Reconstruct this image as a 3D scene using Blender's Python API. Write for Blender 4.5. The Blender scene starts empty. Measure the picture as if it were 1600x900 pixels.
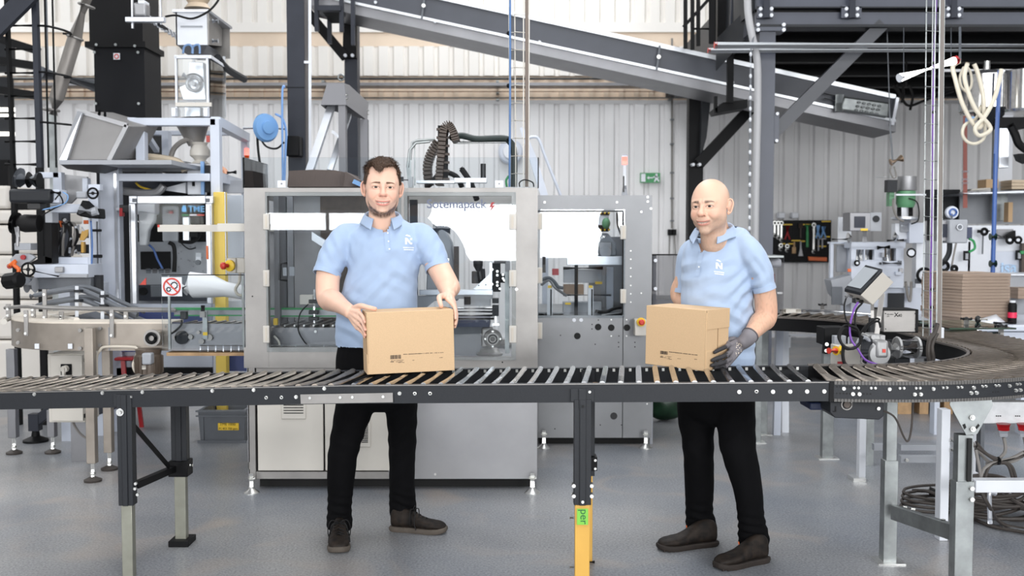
import bpy,bmesh,math,random
import numpy as np
from mathutils import Vector,Matrix,noise
random.seed(7)
S=bpy.context.scene
COL=S.collection
PI=math.pi
# ---------------------------------------------------------------- camera
PITCH=math.atan(82/1600)
CAMZ=1.45
cam=bpy.data.cameras.new('camera'); camo=bpy.data.objects.new('camera',cam); COL.objects.link(camo)
cam.lens=36; cam.sensor_width=36; cam.clip_end=100
camo.location=(0,0,CAMZ); camo.rotation_euler=(PI/2-PITCH,0,0)
cam.dof.use_dof=True; cam.dof.focus_distance=4.7; cam.dof.aperture_fstop=3.2
S.camera=camo
# ---------------------------------------------------------------- world, light, exposure
S.view_settings.view_transform='Standard'; S.view_settings.look='None'
S.view_settings.exposure=0.07; S.view_settings.gamma=1.0
S.view_settings.use_curve_mapping=False
S.cycles.use_denoising=True
S.cycles.max_bounces=10; S.cycles.transparent_max_bounces=16; S.cycles.glossy_bounces=5; S.cycles.diffuse_bounces=4
S.cycles.sample_clamp_indirect=6
S.cycles.caustics_reflective=False; S.cycles.caustics_refractive=False
w=bpy.data.worlds.new('world'); S.world=w; w.use_nodes=True
w.node_tree.nodes['Background'].inputs[0].default_value=(0.93,0.96,1.0,1)
w.node_tree.nodes['Background'].inputs[1].default_value=0.3
def area(name,loc,rot,sx,sy,radiance,col=(1,1,1)):
    l=bpy.data.lights.new(name,'AREA'); l.shape='RECTANGLE'; l.size=sx; l.size_y=sy
    l.energy=radiance*sx*sy*PI*1.0; l.color=col
    o=bpy.data.objects.new(name,l); COL.objects.link(o); o.location=loc; o.rotation_euler=rot
    return o
SKY_X=(-8.5,0.0,8.5)
for sx_ in SKY_X:
    for sy_ in(0.5,6.5,11.8):  # rearmost row added to brighten the back wall
        area('skylight',(sx_,sy_,6.75),(0,0,0),2.6,4.6,5.6,(0.96,0.98,1.0))
WINS=((0.55,1.50,4.1,1.0),(-3.3,1.70,2.2,0.30),(5.6,2.4,3.0,1.4),(-8.0,2.4,3.0,1.4))
for(wx,wz,ww,wh)in WINS:
    area('window_light',(wx,-6.85,wz),(PI/2,0,0),ww,wh,22.0,(0.97,0.985,1.0))
# fill panels added behind the camera to brighten the hall; no gate exists
area('front_fill',(-2.0,-5.5,4.6),(math.radians(62),0,0),12.0,2.4,5.0,(0.98,0.99,1.0))
area('front_fill',(8.5,-5.5,3.6),(math.radians(75),0,0),9.0,2.6,8.0,(0.98,0.99,1.0))
# ---------------------------------------------------------------- measuring helpers (a pixel of the photo at a known depth)
def P(x,y,D):
    cp,sp=math.cos(PITCH),math.sin(PITCH)
    a,b=x-800.0,450.0-y
    d=Vector((a,b*sp+1600*cp,b*cp-1600*sp))
    t=D/d.y
    return Vector((d.x*t,D,CAMZ+d.z*t))
def G(x,y):
    cp,sp=math.cos(PITCH),math.sin(PITCH)
    d=Vector((x-800.0,(450.0-y)*sp+1600*cp,(450.0-y)*cp-1600*sp))
    t=-CAMZ/d.z
    return Vector((d.x*t,d.y*t,0))
def V(*a):return Vector(a)
# ---------------------------------------------------------------- materials
MC={}
def mat(name,col,rough=0.5,metal=0.0,nscale=0,namt=0.0,bump=0.0,bscale=60,stretch=None,spec=0.5,col2=None,coat=0.0,emit=0,sub=0.0,rvar=0.0,sheen=0):
    if name in MC:return MC[name]
    m=bpy.data.materials.new(name); m.use_nodes=True; MC[name]=m
    nt=m.node_tree; N=nt.nodes; L=nt.links; b=N['Principled BSDF']
    b.inputs['Base Color'].default_value=(*col,1); b.inputs['Roughness'].default_value=rough
    b.inputs['Metallic'].default_value=metal; b.inputs['Specular IOR Level'].default_value=spec
    b.inputs['Coat Weight'].default_value=coat
    if sheen:b.inputs['Sheen Weight'].default_value=sheen
    if sub:b.inputs['Subsurface Weight'].default_value=sub; b.inputs['Subsurface Radius'].default_value=(0.012,0.005,0.003); b.inputs['Subsurface Scale'].default_value=1.0
    if emit:b.inputs['Emission Color'].default_value=(*col,1); b.inputs['Emission Strength'].default_value=emit
    tc=N.new('ShaderNodeTexCoord'); src=tc.outputs['Object']
    if stretch:
        mp=N.new('ShaderNodeMapping'); mp.inputs['Scale'].default_value=stretch; L.new(src,mp.inputs['Vector']); src=mp.outputs['Vector']
    if nscale:
        n=N.new('ShaderNodeTexNoise'); n.inputs['Scale'].default_value=nscale; n.inputs['Detail'].default_value=5; L.new(src,n.inputs['Vector'])
        mx=N.new('ShaderNodeMix'); mx.data_type='RGBA'
        c2=col2 or tuple(max(0,c*(1-namt))for c in col); c1=col if col2 else tuple(min(1,c*(1+namt*0.6))for c in col)
        mx.inputs[6].default_value=(*c1,1); mx.inputs[7].default_value=(*c2,1)
        rp=N.new('ShaderNodeMapRange'); rp.inputs[1].default_value=0.32; rp.inputs[2].default_value=0.68
        L.new(n.outputs['Fac'],rp.inputs[0]); L.new(rp.outputs[0],mx.inputs[0]); L.new(mx.outputs[2],b.inputs['Base Color'])
        if rvar:
            r2=N.new('ShaderNodeMapRange'); r2.inputs[3].default_value=rough-rvar; r2.inputs[4].default_value=rough+rvar
            L.new(n.outputs['Fac'],r2.inputs[0]); L.new(r2.outputs[0],b.inputs['Roughness'])
    if bump:
        n2=N.new('ShaderNodeTexNoise'); n2.inputs['Scale'].default_value=bscale; n2.inputs['Detail'].default_value=3; L.new(src,n2.inputs['Vector'])
        bp=N.new('ShaderNodeBump'); bp.inputs['Strength'].default_value=bump; bp.inputs['Distance'].default_value=0.002
        L.new(n2.outputs['Fac'],bp.inputs['Height']); L.new(bp.outputs['Normal'],b.inputs['Normal'])
    return m
def vcol_mat(name,rough,sub=0.0,bump=0.0,bscale=200,spec=0.5,sheen=0):
    m=mat(name,(0.5,0.5,0.5),rough,sub=sub,bump=bump,bscale=bscale,spec=spec,sheen=sheen)
    nt=m.node_tree; a=nt.nodes.new('ShaderNodeVertexColor'); a.layer_name='Col'
    nt.links.new(a.outputs['Color'],nt.nodes['Principled BSDF'].inputs['Base Color']); return m
def pane(name,tint=(0.95,0.97,0.98),refl=1.45,rough=0.0):
    if name in MC:return MC[name]
    m=bpy.data.materials.new(name); m.use_nodes=True; MC[name]=m
    nt=m.node_tree; N=nt.nodes; N.remove(N['Principled BSDF']); o=N['Material Output']
    t=N.new('ShaderNodeBsdfTransparent'); t.inputs[0].default_value=(*tint,1)
    g=N.new('ShaderNodeBsdfGlossy'); g.inputs['Roughness'].default_value=rough
    f=N.new('ShaderNodeFresnel'); f.inputs['IOR'].default_value=refl
    mx=N.new('ShaderNodeMixShader'); nt.links.new(f.outputs[0],mx.inputs[0]); nt.links.new(t.outputs[0],mx.inputs[1]); nt.links.new(g.outputs[0],mx.inputs[2])
    nt.links.new(mx.outputs[0],o.inputs['Surface']); return m
def srgb(r,g,b):
    f=lambda c:(c/255/12.92)if c/255<=0.04045 else((c/255+0.055)/1.055)**2.4
    return(f(r),f(g),f(b))
STEEL=mat('brushed_stainless',srgb(156,156,158),0.42,0.6,3,0.10)
STEELW=mat('warm_stainless',srgb(151,148,145),0.42,0.6,5,0.15,0.12,80)
STEELD=mat('grey_sheet_steel',srgb(132,132,135),0.42,0.8,4,0.10,0.1,120)
GALV=mat('galvanised',srgb(150,154,154),0.42,0.8,14,0.22)
ZINC=mat('zinc_bolt',srgb(225,225,222),0.28,0.9)
CHROME=mat('polished_roller',srgb(205,205,205),0.16,1.0,30,0.12,rvar=0.05)
ROLLW=mat('worn_roller',srgb(178,168,156),0.33,0.9,25,0.22,rvar=0.08)
DARK=mat('anthracite_paint',srgb(37,39,43),0.5,0.0,300,0.14,0.2,400,spec=0.3)
DARKB=mat('blue_anthracite',srgb(46,49,58),0.5,0.0,8,0.1,spec=0.3)
BLACK=mat('black_paint',srgb(11,11,13),0.55,spec=0.2)
RUBBER=mat('black_rubber',srgb(17,16,17),0.6,spec=0.3)
PLAST=mat('black_plastic',srgb(20,20,22),0.4)
WHITE=mat('white_paint',srgb(222,225,231),0.35,0,5,0.04)
WHITEB=mat('bluish_white_paint',srgb(200,206,218),0.38,0,5,0.05)
CREAM=mat('cream_paint',srgb(206,201,192),0.4,0,5,0.03)
BEIGE=mat('beige_plastic',srgb(205,196,182),0.45)
GREYP=mat('grey_plastic',srgb(98,102,108),0.45,0,10,0.08)
LGREY=mat('light_grey_paint',srgb(158,161,167),0.42,0,8,0.06)
ALU=mat('aluminium',srgb(205,208,214),0.32,0.75,10,0.06)
YELL=mat('yellow_paint',srgb(206,160,74),0.45,0,6,0.07)
YELLB=mat('bright_yellow',srgb(240,200,50),0.4)
RED=mat('red_plastic',srgb(205,60,45),0.35)
REDD=mat('dark_red',srgb(160,30,35),0.4)
ORANGE=mat('orange_plastic',srgb(225,105,40),0.4)
GREEN=mat('green_plastic',srgb(45,140,80),0.4)
GREENP=mat('pale_green_paint',srgb(95,150,110),0.4)
DGREEN=mat('dark_green_bag',srgb(25,55,35),0.3,0,12,0.5,0.5,20)
BLUE=mat('blue_paint',srgb(60,95,160),0.4)
LBLUE=mat('light_blue_plastic',srgb(120,165,215),0.35)
NAVY=mat('navy_plastic',srgb(35,45,75),0.4)
PURPLE=mat('purple_cable',srgb(120,75,165),0.4)
BROWN=mat('brown_chain',srgb(74,62,54),0.5,0,30,0.25)
COPPER=mat('copper_pipe',srgb(190,130,100),0.35,0.6)
CARD=mat('cardboard',srgb(206,174,136),0.75,0,240,0.05,0.15,300)
CARDE=mat('cardboard_edge',srgb(166,146,130),0.9,0,9,0.45,0.6,60,(.4,.4,34))
CARDB=mat('brown_card',srgb(150,128,110),0.8,0,30,0.1)
INK=mat('printed_ink',srgb(75,62,52),0.7)
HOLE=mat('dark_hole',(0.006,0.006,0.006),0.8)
WOOD=mat('pale_wood',srgb(190,155,115),0.7,0,18,0.2,stretch=(1,8,1))
HOSE=mat('cream_hose',srgb(222,214,196),0.35)
CABLE=mat('grey_cable',srgb(130,126,122),0.5)
CABLED=mat('dusty_black_cable',srgb(62,56,52),0.6,0,20,0.2)
SCREEN=mat('dark_screen',srgb(52,55,66),0.12)
TARP=mat('white_tarpaulin',srgb(232,226,218),0.6,0,3,0.05)
PC=pane('clear_polycarbonate')
PCS=pane('smoked_polycarbonate',(0.80,0.80,0.81),1.55)
GLASSG=pane('green_glass',(0.75,0.92,0.86),1.5)
# ---------------------------------------------------------------- mesh builder
def frame_of(d,up=Vector((0,0,1))):
    d=d.normalized()
    if abs(d.dot(up))>0.98:up=Vector((0,1,0))
    s=d.cross(up).normalized(); u=s.cross(d).normalized()
    return d,s,u
class MB:
    def __init__(s):s.v=[]; s.f=[]
    def add(s,vs,fs):
        o=len(s.v); s.v+=[tuple(v)for v in vs]; s.f+=[tuple(i+o for i in f)for f in fs]; return s
    def obox(s,c,ax,ay,az):
        c=Vector(c); vs=[]
        for k in(-1,1):
            for j in(-1,1):
                for i in(-1,1):vs.append(c+ax*i+ay*j+az*k)
        return s.add(vs,[(0,2,3,1),(4,5,7,6),(0,1,5,4),(2,6,7,3),(0,4,6,2),(1,3,7,5)])
    def box(s,c,size,rz=0,rx=0,ry=0):
        R=Matrix.Rotation(rz,3,'Z')@Matrix.Rotation(ry,3,'Y')@Matrix.Rotation(rx,3,'X')
        return s.obox(c,R@Vector((size[0]/2,0,0)),R@Vector((0,size[1]/2,0)),R@Vector((0,0,size[2]/2)))
    def b2(s,x0,x1,y0,y1,z0,z1):return s.box(((x0+x1)/2,(y0+y1)/2,(z0+z1)/2),(abs(x1-x0),abs(y1-y0),abs(z1-z0)))
    def pb(s,x0,y0,x1,y1,D,t):  # box whose front face covers those photo coordinates at depth D, t deep
        a=P(x0,y0,D); b=P(x1,y1,D)
        return s.b2(a.x,b.x,D,D+t,b.z,a.z)
    def beam(s,p,q,w,h,up=Vector((0,0,1)),ext=0):
        p=Vector(p); q=Vector(q); d,sd,u=frame_of(q-p,Vector(up)); p=p-d*ext; q=q+d*ext
        return s.obox((p+q)/2,(q-p)/2,sd*(w/2),u*(h/2))
    def cyl(s,p,q,r,r2=None,n=16,caps=True):
        return s.tube([p,q],[r,r if r2 is None else r2],n,caps)
    def tube(s,pts,r,n=8,caps=True,closed=False):
        pts=[Vector(p)for p in pts]; m=len(pts)
        rr=r if isinstance(r,(list,tuple))else[r]*m
        vs=[]; prev=None
        for i,p in enumerate(pts):
            if closed:t=pts[(i+1)%m]-pts[i-1]
            else:t=(pts[min(i+1,m-1)]-pts[max(i-1,0)])
            if t.length<1e-9:t=Vector((0,0,1))
            t.normalize()
            if prev is None:_,a,b=frame_of(t)
            else:
                a=prev-t*prev.dot(t)
                if a.length<1e-6:_,a,b=frame_of(t)
                a.normalize(); b=t.cross(a)
            prev=a
            for k in range(n):
                an=2*PI*k/n; vs.append(p+(a*math.cos(an)+b*math.sin(an))*rr[i])
        fs=[]
        for i in range(m if closed else m-1):
            j=(i+1)%m
            for k in range(n):
                k2=(k+1)%n; fs.append((i*n+k,i*n+k2,j*n+k2,j*n+k))
        if caps and not closed:fs.append(tuple(range(n))[::-1]); fs.append(tuple((m-1)*n+k for k in range(n)))
        return s.add(vs,fs)
    def sph(s,c,r,n=16,m=10):
        if not isinstance(r,(tuple,list)):r=(r,r,r)
        vs=[]; fs=[]
        for j in range(m+1):
            th=PI*j/m
            for i in range(n):
                ph=2*PI*i/n; vs.append((c[0]+r[0]*math.sin(th)*math.cos(ph),c[1]+r[1]*math.sin(th)*math.sin(ph),c[2]+r[2]*math.cos(th)))
        for j in range(m):
            for i in range(n):
                i2=(i+1)%n; fs.append((j*n+i,(j+1)*n+i,(j+1)*n+i2,j*n+i2))
        return s.add(vs,fs)
    def lathe(s,prof,o,axis=(0,0,1),n=24):  # prof: (radius, distance along axis)
        o=Vector(o); d,a,b=frame_of(Vector(axis)); vs=[]; fs=[]
        for(r,h)in prof:
            for k in range(n):
                an=2*PI*k/n; vs.append(o+d*h+(a*math.cos(an)+b*math.sin(an))*r)
        for i in range(len(prof)-1):
            for k in range(n):fs.append((i*n+k,i*n+(k+1)%n,(i+1)*n+(k+1)%n,(i+1)*n+k))
        fs.append(tuple(range(n))[::-1]); fs.append(tuple((len(prof)-1)*n+k for k in range(n)))
        return s.add(vs,fs)
    def prism(s,pts,off):  # polygon of 3-D points swept by off
        pts=[Vector(p)for p in pts]; off=Vector(off); n=len(pts)
        return s.add(pts+[p+off for p in pts],[tuple(range(n))[::-1],tuple(range(n,2*n))]+[(i,(i+1)%n,n+(i+1)%n,n+i)for i in range(n)])
    def pp(s,pix,D,t):return s.prism([P(x,y,D)for x,y in pix],(0,t,0))
    def holed(s,outer,holes,D,t):  # a rectangular plate (photo coords) with rectangular openings
        xs=sorted({outer[0],outer[2]}|{h[0]for h in holes}|{h[2]for h in holes}); ys=sorted({outer[1],outer[3]}|{h[1]for h in holes}|{h[3]for h in holes})
        for i in range(len(xs)-1):
            for j in range(len(ys)-1):
                cx,cy=(xs[i]+xs[i+1])/2,(ys[j]+ys[j+1])/2
                if any(h[0]<cx<h[2]and h[1]<cy<h[3]for h in holes):continue
                s.pb(xs[i],ys[j],xs[i+1],ys[j+1],D,t)
        return s
    def torus(s,c,R,r,axis=(0,0,1),n=24,m=8,a0=0,a1=2*PI):
        c=Vector(c); d,a,b=frame_of(Vector(axis)); cl=abs(a1-a0-2*PI)<1e-6
        k=n if cl else n+1
        return s.tube([c+(a*math.cos(a0+(a1-a0)*i/n)+b*math.sin(a0+(a1-a0)*i/n))*R for i in range(k)],r,m,True,cl)
    def build(s,name,m,parent=None,label=None,cat=None,group=None,kind=None,bev=0,smooth=True,origin=None):
        me=bpy.data.meshes.new(name)
        co=np.array(s.v,dtype=float)
        if parent is not None:org=wloc(parent)
        elif origin is not None:org=Vector(origin)
        else:mn=co.min(0); mx=co.max(0); org=Vector(((mn[0]+mx[0])/2,(mn[1]+mx[1])/2,mn[2]))
        co=co-np.array(org)
        me.from_pydata([tuple(c)for c in co],[],s.f); me.update()
        bm=bmesh.new(); bm.from_mesh(me); bmesh.ops.recalc_face_normals(bm,faces=bm.faces)
        if smooth:
            for f in bm.faces:f.smooth=True
            for e in bm.edges:
                if len(e.link_faces)==2 and e.calc_face_angle(0)>0.6:e.smooth=False
        bm.to_mesh(me); bm.free()
        me.materials.append(m)
        o=bpy.data.objects.new(name,me); COL.objects.link(o)
        if parent is not None:o.parent=parent
        else:o.location=org
        if bev:
            md=o.modifiers.new('bevel','BEVEL'); md.width=bev; md.segments=2; md.limit_method='ANGLE'; md.angle_limit=0.7
        tag(o,label,cat,group,kind); return o
def setz(o,z):  # move a thing's origin to height z, its parts stay where they are
    dz=z-o.location.z; o.location.z=z
    if o.type=='EMPTY':
        for c in o.children:c.location.z-=dz
def wloc(o):
    v=Vector((0,0,0))
    while o is not None:v+=o.location; o=o.parent
    return v
def tag(o,label=None,cat=None,group=None,kind=None):
    if label:o['label']=label
    if cat:o['category']=cat
    if group:o['group']=group
    if kind:o['kind']=kind
    return o
def thing(name,label,cat,loc=(0,0,0),group=None):
    o=bpy.data.objects.new(name,None); COL.objects.link(o); o.location=loc; o.empty_display_size=0.1
    return tag(o,label,cat,group)
def dup(o,off=None,label=None,group=None,parent=None):
    c=o.copy(); COL.objects.link(c); c.parent=parent
    if off is not None:c.location=o.location+Vector(off)
    if label:c['label']=label
    if group:c['group']=group
    for ch in o.children:dup(ch,parent=c)
    return c
def struct(name,mb,m,**k):return mb.build(name,m,kind='structure',**k)
def text_mesh(txt,size,depth=0.0008,bold=0.0):
    cu=bpy.data.curves.new('t','FONT'); cu.body=txt; cu.size=size; cu.extrude=depth; cu.offset=bold
    o=bpy.data.objects.new('t',cu); COL.objects.link(o)
    dg=bpy.context.evaluated_depsgraph_get(); me=o.evaluated_get(dg).to_mesh()
    vs=[v.co.copy()for v in me.vertices]; fs=[tuple(p.vertices)for p in me.polygons]
    o.evaluated_get(dg).to_mesh_clear(); bpy.data.objects.remove(o); return vs,fs
def put_text(mb,txt,org,right,up,width=None,size=None,bold=0.0):
    vs,fs=text_mesh(txt,1.0,0.01,bold); x1=max(v.x for v in vs); x0=min(v.x for v in vs)
    k=size if size else width/(x1-x0)
    right=Vector(right).normalized(); up=Vector(up).normalized(); nn=right.cross(up); kx=(width/(x1-x0))if width else k
    return mb.add([Vector(org)+right*((v.x-x0)*kx)+up*(v.y*k)+nn*(v.z*0.05*k)for v in vs],fs)
def eval_mesh(co,fs,mods):
    me=bpy.data.meshes.new('tmp'); me.from_pydata([tuple(c)for c in co],[],fs); me.update()
    o=bpy.data.objects.new('tmp',me); COL.objects.link(o)
    for kind,kw in mods:
        md=o.modifiers.new(kind,kind)
        for k_,v_ in kw.items():setattr(md,k_,v_)
    dg=bpy.context.evaluated_depsgraph_get(); ev=o.evaluated_get(dg); m2=ev.to_mesh()
    n=len(m2.vertices); arr=np.empty(n*3); m2.vertices.foreach_get('co',arr)
    f2=[tuple(p.vertices)for p in m2.polygons]; nr=np.empty(n*3); m2.vertices.foreach_get('normal',nr)
    ev.to_mesh_clear(); bpy.data.objects.remove(o); bpy.data.meshes.remove(me)
    return arr.reshape(-1,3),f2,nr.reshape(-1,3)
def spline(pts,n=8):  # Catmull-Rom through points
    pts=[Vector(p)for p in pts]; out=[]
    for i in range(len(pts)-1):
        p0=pts[max(i-1,0)]; p1=pts[i]; p2=pts[i+1]; p3=pts[min(i+2,len(pts)-1)]
        for k in range(n):
            t=k/n; out.append(0.5*((2*p1)+(p2-p0)*t+(2*p0-5*p1+4*p2-p3)*t*t+(3*p1-p0-3*p2+p3)*t**3))
    out.append(pts[-1]); return out
def cable(name,pts,r,m,parent=None,n=7,seg=8,**k):return MB().tube(spline(pts,seg),r,n).build(name,m,parent,**k)
# ================================================================ THE SETTING
def floor_mat():
    m=mat('floor_coating',srgb(120,122,126),0.34)
    nt=m.node_tree; N=nt.nodes; L=nt.links; b=N['Principled BSDF']
    tc=N.new('ShaderNodeTexCoord')
    n1=N.new('ShaderNodeTexNoise'); n1.inputs['Scale'].default_value=0.9; n1.inputs['Detail'].default_value=4; L.new(tc.outputs['Object'],n1.inputs['Vector'])
    n2=N.new('ShaderNodeTexNoise'); n2.inputs['Scale'].default_value=95; n2.inputs['Detail'].default_value=2; L.new(tc.outputs['Object'],n2.inputs['Vector'])
    mx=N.new('ShaderNodeMix'); mx.data_type='RGBA'; mx.inputs[6].default_value=(*srgb(122,127,135),1); mx.inputs[7].default_value=(*srgb(150,150,151),1)
    r1=N.new('ShaderNodeMapRange'); r1.inputs[1].default_value=0.35; r1.inputs[2].default_value=0.65; L.new(n1.outputs['Fac'],r1.inputs[0]); L.new(r1.outputs[0],mx.inputs[0])
    m2=N.new('ShaderNodeMix'); m2.data_type='RGBA'; m2.blend_type='MULTIPLY'; m2.inputs[0].default_value=1
    r2=N.new('ShaderNodeMapRange'); r2.inputs[1].default_value=0.3; r2.inputs[2].default_value=0.7; r2.inputs[3].default_value=0.62; r2.inputs[4].default_value=1.30
    L.new(n2.outputs['Fac'],r2.inputs[0]); L.new(mx.outputs[2],m2.inputs[6]); L.new(r2.outputs[0],m2.inputs[7])
    # rusty stains and tyre marks
    n3=N.new('ShaderNodeTexNoise'); n3.inputs['Scale'].default_value=1.7; n3.inputs['Detail'].default_value=6; n3.inputs['Distortion'].default_value=1.2; L.new(tc.outputs['Object'],n3.inputs['Vector'])
    r3=N.new('ShaderNodeMapRange'); r3.inputs[1].default_value=0.54; r3.inputs[2].default_value=0.72; r3.inputs[4].default_value=0.42; L.new(n3.outputs['Fac'],r3.inputs[0])
    m3=N.new('ShaderNodeMix'); m3.data_type='RGBA'; m3.inputs[7].default_value=(*srgb(176,160,146),1); L.new(r3.outputs[0],m3.inputs[0]); L.new(m2.outputs[2],m3.inputs[6])
    L.new(m3.outputs[2],b.inputs['Base Color'])
    n4=N.new('ShaderNodeTexNoise'); n4.inputs['Scale'].default_value=5; L.new(tc.outputs['Object'],n4.inputs['Vector'])
    r4=N.new('ShaderNodeMapRange'); r4.inputs[3].default_value=0.26; r4.inputs[4].default_value=0.42; L.new(n4.outputs['Fac'],r4.inputs[0]); L.new(r4.outputs[0],b.inputs['Roughness'])
    bp=N.new('ShaderNodeBump'); bp.inputs['Strength'].default_value=0.12; bp.inputs['Distance'].default_value=0.002; L.new(n2.outputs['Fac'],bp.inputs['Height']); L.new(bp.outputs['Normal'],b.inputs['Normal'])
    return m
struct('floor',MB().b2(-16,16,-7.2,15.2,-0.2,0),floor_mat())
WD=14.5
WALLM=mat('wall_sheet',srgb(234,233,233),0.5,0,1.2,0.06)
WALLU=mat('wall_sheet_upper',srgb(238,234,228),0.5,0,1.5,0.05)
BAND=mat('wall_band',srgb(232,212,190),0.7,0,2,0.10)
def ribbed(name,z0,z1,m,pitch=0.2115,y=WD,x0=-13.5,x1=15.5,gw=0.085,dp=0.045):
    mb=MB(); pr=[]; x=x0
    while x<x1:
        pr+=[(x,y),(x+pitch-gw,y),(x+pitch-gw+0.022,y+dp),(x+pitch-0.022,y+dp)]; x+=pitch
    n=len(pr); vs=[(a,b,z0)for a,b in pr]+[(a,b,z1)for a,b in pr]
    mb.add(vs,[(i,i+1,n+i+1,n+i)for i in range(n-1)])
    mb.b2(x0,x1,y+dp+0.01,y+0.3,z0,z1)
    return mb
zl=P(800,160,WD).z; zb=P(800,118,WD).z; zc=P(800,72,WD).z; zd=P(800,35,WD).z
struct('wall_back',ribbed('w',0,zl,WALLM),WALLM)
struct('wall_back_upper',ribbed('w',zb,zc,WALLU),WALLU)
struct('wall_back_top',ribbed('w',zd,7.0,WALLU),WALLU)
struct('trim_1',MB().b2(-13.5,15.5,WD+0.10,WD+0.3,zl,zb),BAND)
mb=MB(); zz=(zc+zd)/2
mb.b2(-13.5,15.5,WD+0.0,WD+0.3,zz+0.03,zd); struct('trim_2',mb,WALLU)
struct('trim_3',MB().b2(-13.5,15.5,WD+0.03,WD+0.3,zc,zz+0.03),BAND)
struct('trim_4',MB().b2(-13.5,15.5,WD-0.02,WD+0.02,zl-0.02,zl+0.03),WALLM)
mb=MB()
for x in np.arange(-13.3,15.3,0.2115):mb.b2(x,x+0.07,WD+0.06,WD+0.12,zl,zb)
struct('trim_5',mb,BAND)
HALLW=mat('hall_wall',srgb(205,203,200),0.7)
HALLD=mat('hall_ceiling',srgb(120,122,126),0.8)
struct('wall_left',MB().b2(-13.7,-13.5,-7.2,15.2,0,7),HALLW)
struct('wall_right',MB().b2(15.5,15.7,-7.2,15.2,0,7),HALLW)
# front wall (behind the photographer) with its window openings
mb=MB(); hs=[(wx-ww/2,wz-wh/2,wx+ww/2,wz+wh/2)for wx,wz,ww,wh in WINS]
xs=sorted({-13.7,15.7}|{h[0]for h in hs}|{h[2]for h in hs}); zs=sorted({0,7.0}|{h[1]for h in hs}|{h[3]for h in hs})
for i in range(len(xs)-1):
    for j in range(len(zs)-1):
        cx,cz=(xs[i]+xs[i+1])/2,(zs[j]+zs[j+1])/2
        if any(h[0]<cx<h[2]and h[1]<cz<h[3]for h in hs):continue
        mb.b2(xs[i],xs[i+1],-7.0,-6.9,zs[j],zs[j+1])
struct('wall_front',mb,mat('front_wall',srgb(150,150,152),0.7))
for k,h in enumerate(hs):
    mb=MB()
    mb.b2(h[0]-0.05,h[2]+0.05,-6.9,-6.8,h[1]-0.05,h[1]); mb.b2(h[0]-0.05,h[2]+0.05,-6.9,-6.8,h[3],h[3]+0.05)
    mb.b2(h[0]-0.05,h[0],-6.9,-6.8,h[1],h[3]); mb.b2(h[2],h[2]+0.05,-6.9,-6.8,h[1],h[3]); mb.b2((h[0]+h[2])/2-0.03,(h[0]+h[2])/2+0.03,-6.84,-6.8,h[1],h[3])
    struct('window_%d'%(k+1),mb,WHITE)
# ceiling with rooflight openings
mb=MB(); hs=[(sx-1.3,sy-2.3,sx+1.3,sy+2.3)for sx in SKY_X for sy in(0.5,6.5,11.8)]
xs=sorted({-13.7,15.7}|{h[0]for h in hs}|{h[2]for h in hs}); ys=sorted({-7.2,15.2}|{h[1]for h in hs}|{h[3]for h in hs})
for i in range(len(xs)-1):
    for j in range(len(ys)-1):
        cx,cy=(xs[i]+xs[i+1])/2,(ys[j]+ys[j+1])/2
        if any(h[0]<cx<h[2]and h[1]<cy<h[3]for h in hs):continue
        mb.b2(xs[i],xs[i+1],ys[j],ys[j+1],6.9,7.1)
struct('ceiling',mb,HALLD)
# ---- pipes, tray and conduits along the back wall
def wpipe(name,label,y,rpx,m,x0=-13,x1=15,dd=0.12,cat='pipe',z=None):
    a=P(0,y,WD-dd); r=rpx/2*(WD-dd)/1600; mb=MB(); mb.cyl((x0,WD-dd,a.z),(x1,WD-dd,a.z),r,n=12)
    o=mb.build(name,m,label=label,cat=cat)
    br=MB()
    for x in np.arange(x0+0.8,x1,2.4):br.b2(x-0.02,x+0.02,WD-dd,WD+0.12,a.z-r*1.3,a.z-r*0.6)
    br.build('pipe_clamp',GALV,o); return o
wpipe('ventilation_pipe','thick bright galvanised pipe running along the top of the lower back wall',123,8,GALV,dd=0.3)
wpipe('copper_pipe','thin copper pipe running along the beige band of the back wall',143,3.2,COPPER)
wpipe('conduit_pipe','grey pipe running just under the copper pipe on the back wall',153,5,GALV)
a=P(0,130,WD-0.2); mb=MB(); mb.b2(-13,15,WD-0.32,WD-0.02,a.z-0.05,a.z-0.035); mb.b2(-13,15,WD-0.33,WD-0.32,a.z-0.05,a.z-0.01)
mb.build('cable_tray',STEELD,label='dark cable tray right under the thick galvanised wall pipe',cat='cable tray')
mb=MB(); a=P(1050,60,WD-0.03); b=P(1050,357,WD-0.03); mb.cyl(a,b,0.014,n=8); t=mb.build('wall_conduit',CABLE,label='thin vertical cable conduit on the back wall right of the exit sign',cat='conduit')
mb=MB()
for yy in(150,187,225,270,310,345):c=P(1050,yy,WD-0.03); mb.box(c,(0.05,0.04,0.02))
mb.build('conduit_clip',GREYP,t)
for xx,lb in((1046.5,'left'),(1053.5,'right')):
    c=P(xx,363,WD-0.04); t=MB().box(c,(0.055,0.07,0.085)).build('wall_socket',BLACK,label='%s one of the two black sockets below the conduit on the back wall'%lb,cat='socket',bev=0.006)
    d=P(xx+(2 if lb=='right' else-1),400,WD-0.04); MB().cyl(c,d,0.008,n=6).build('lead',CABLE,t)
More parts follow.
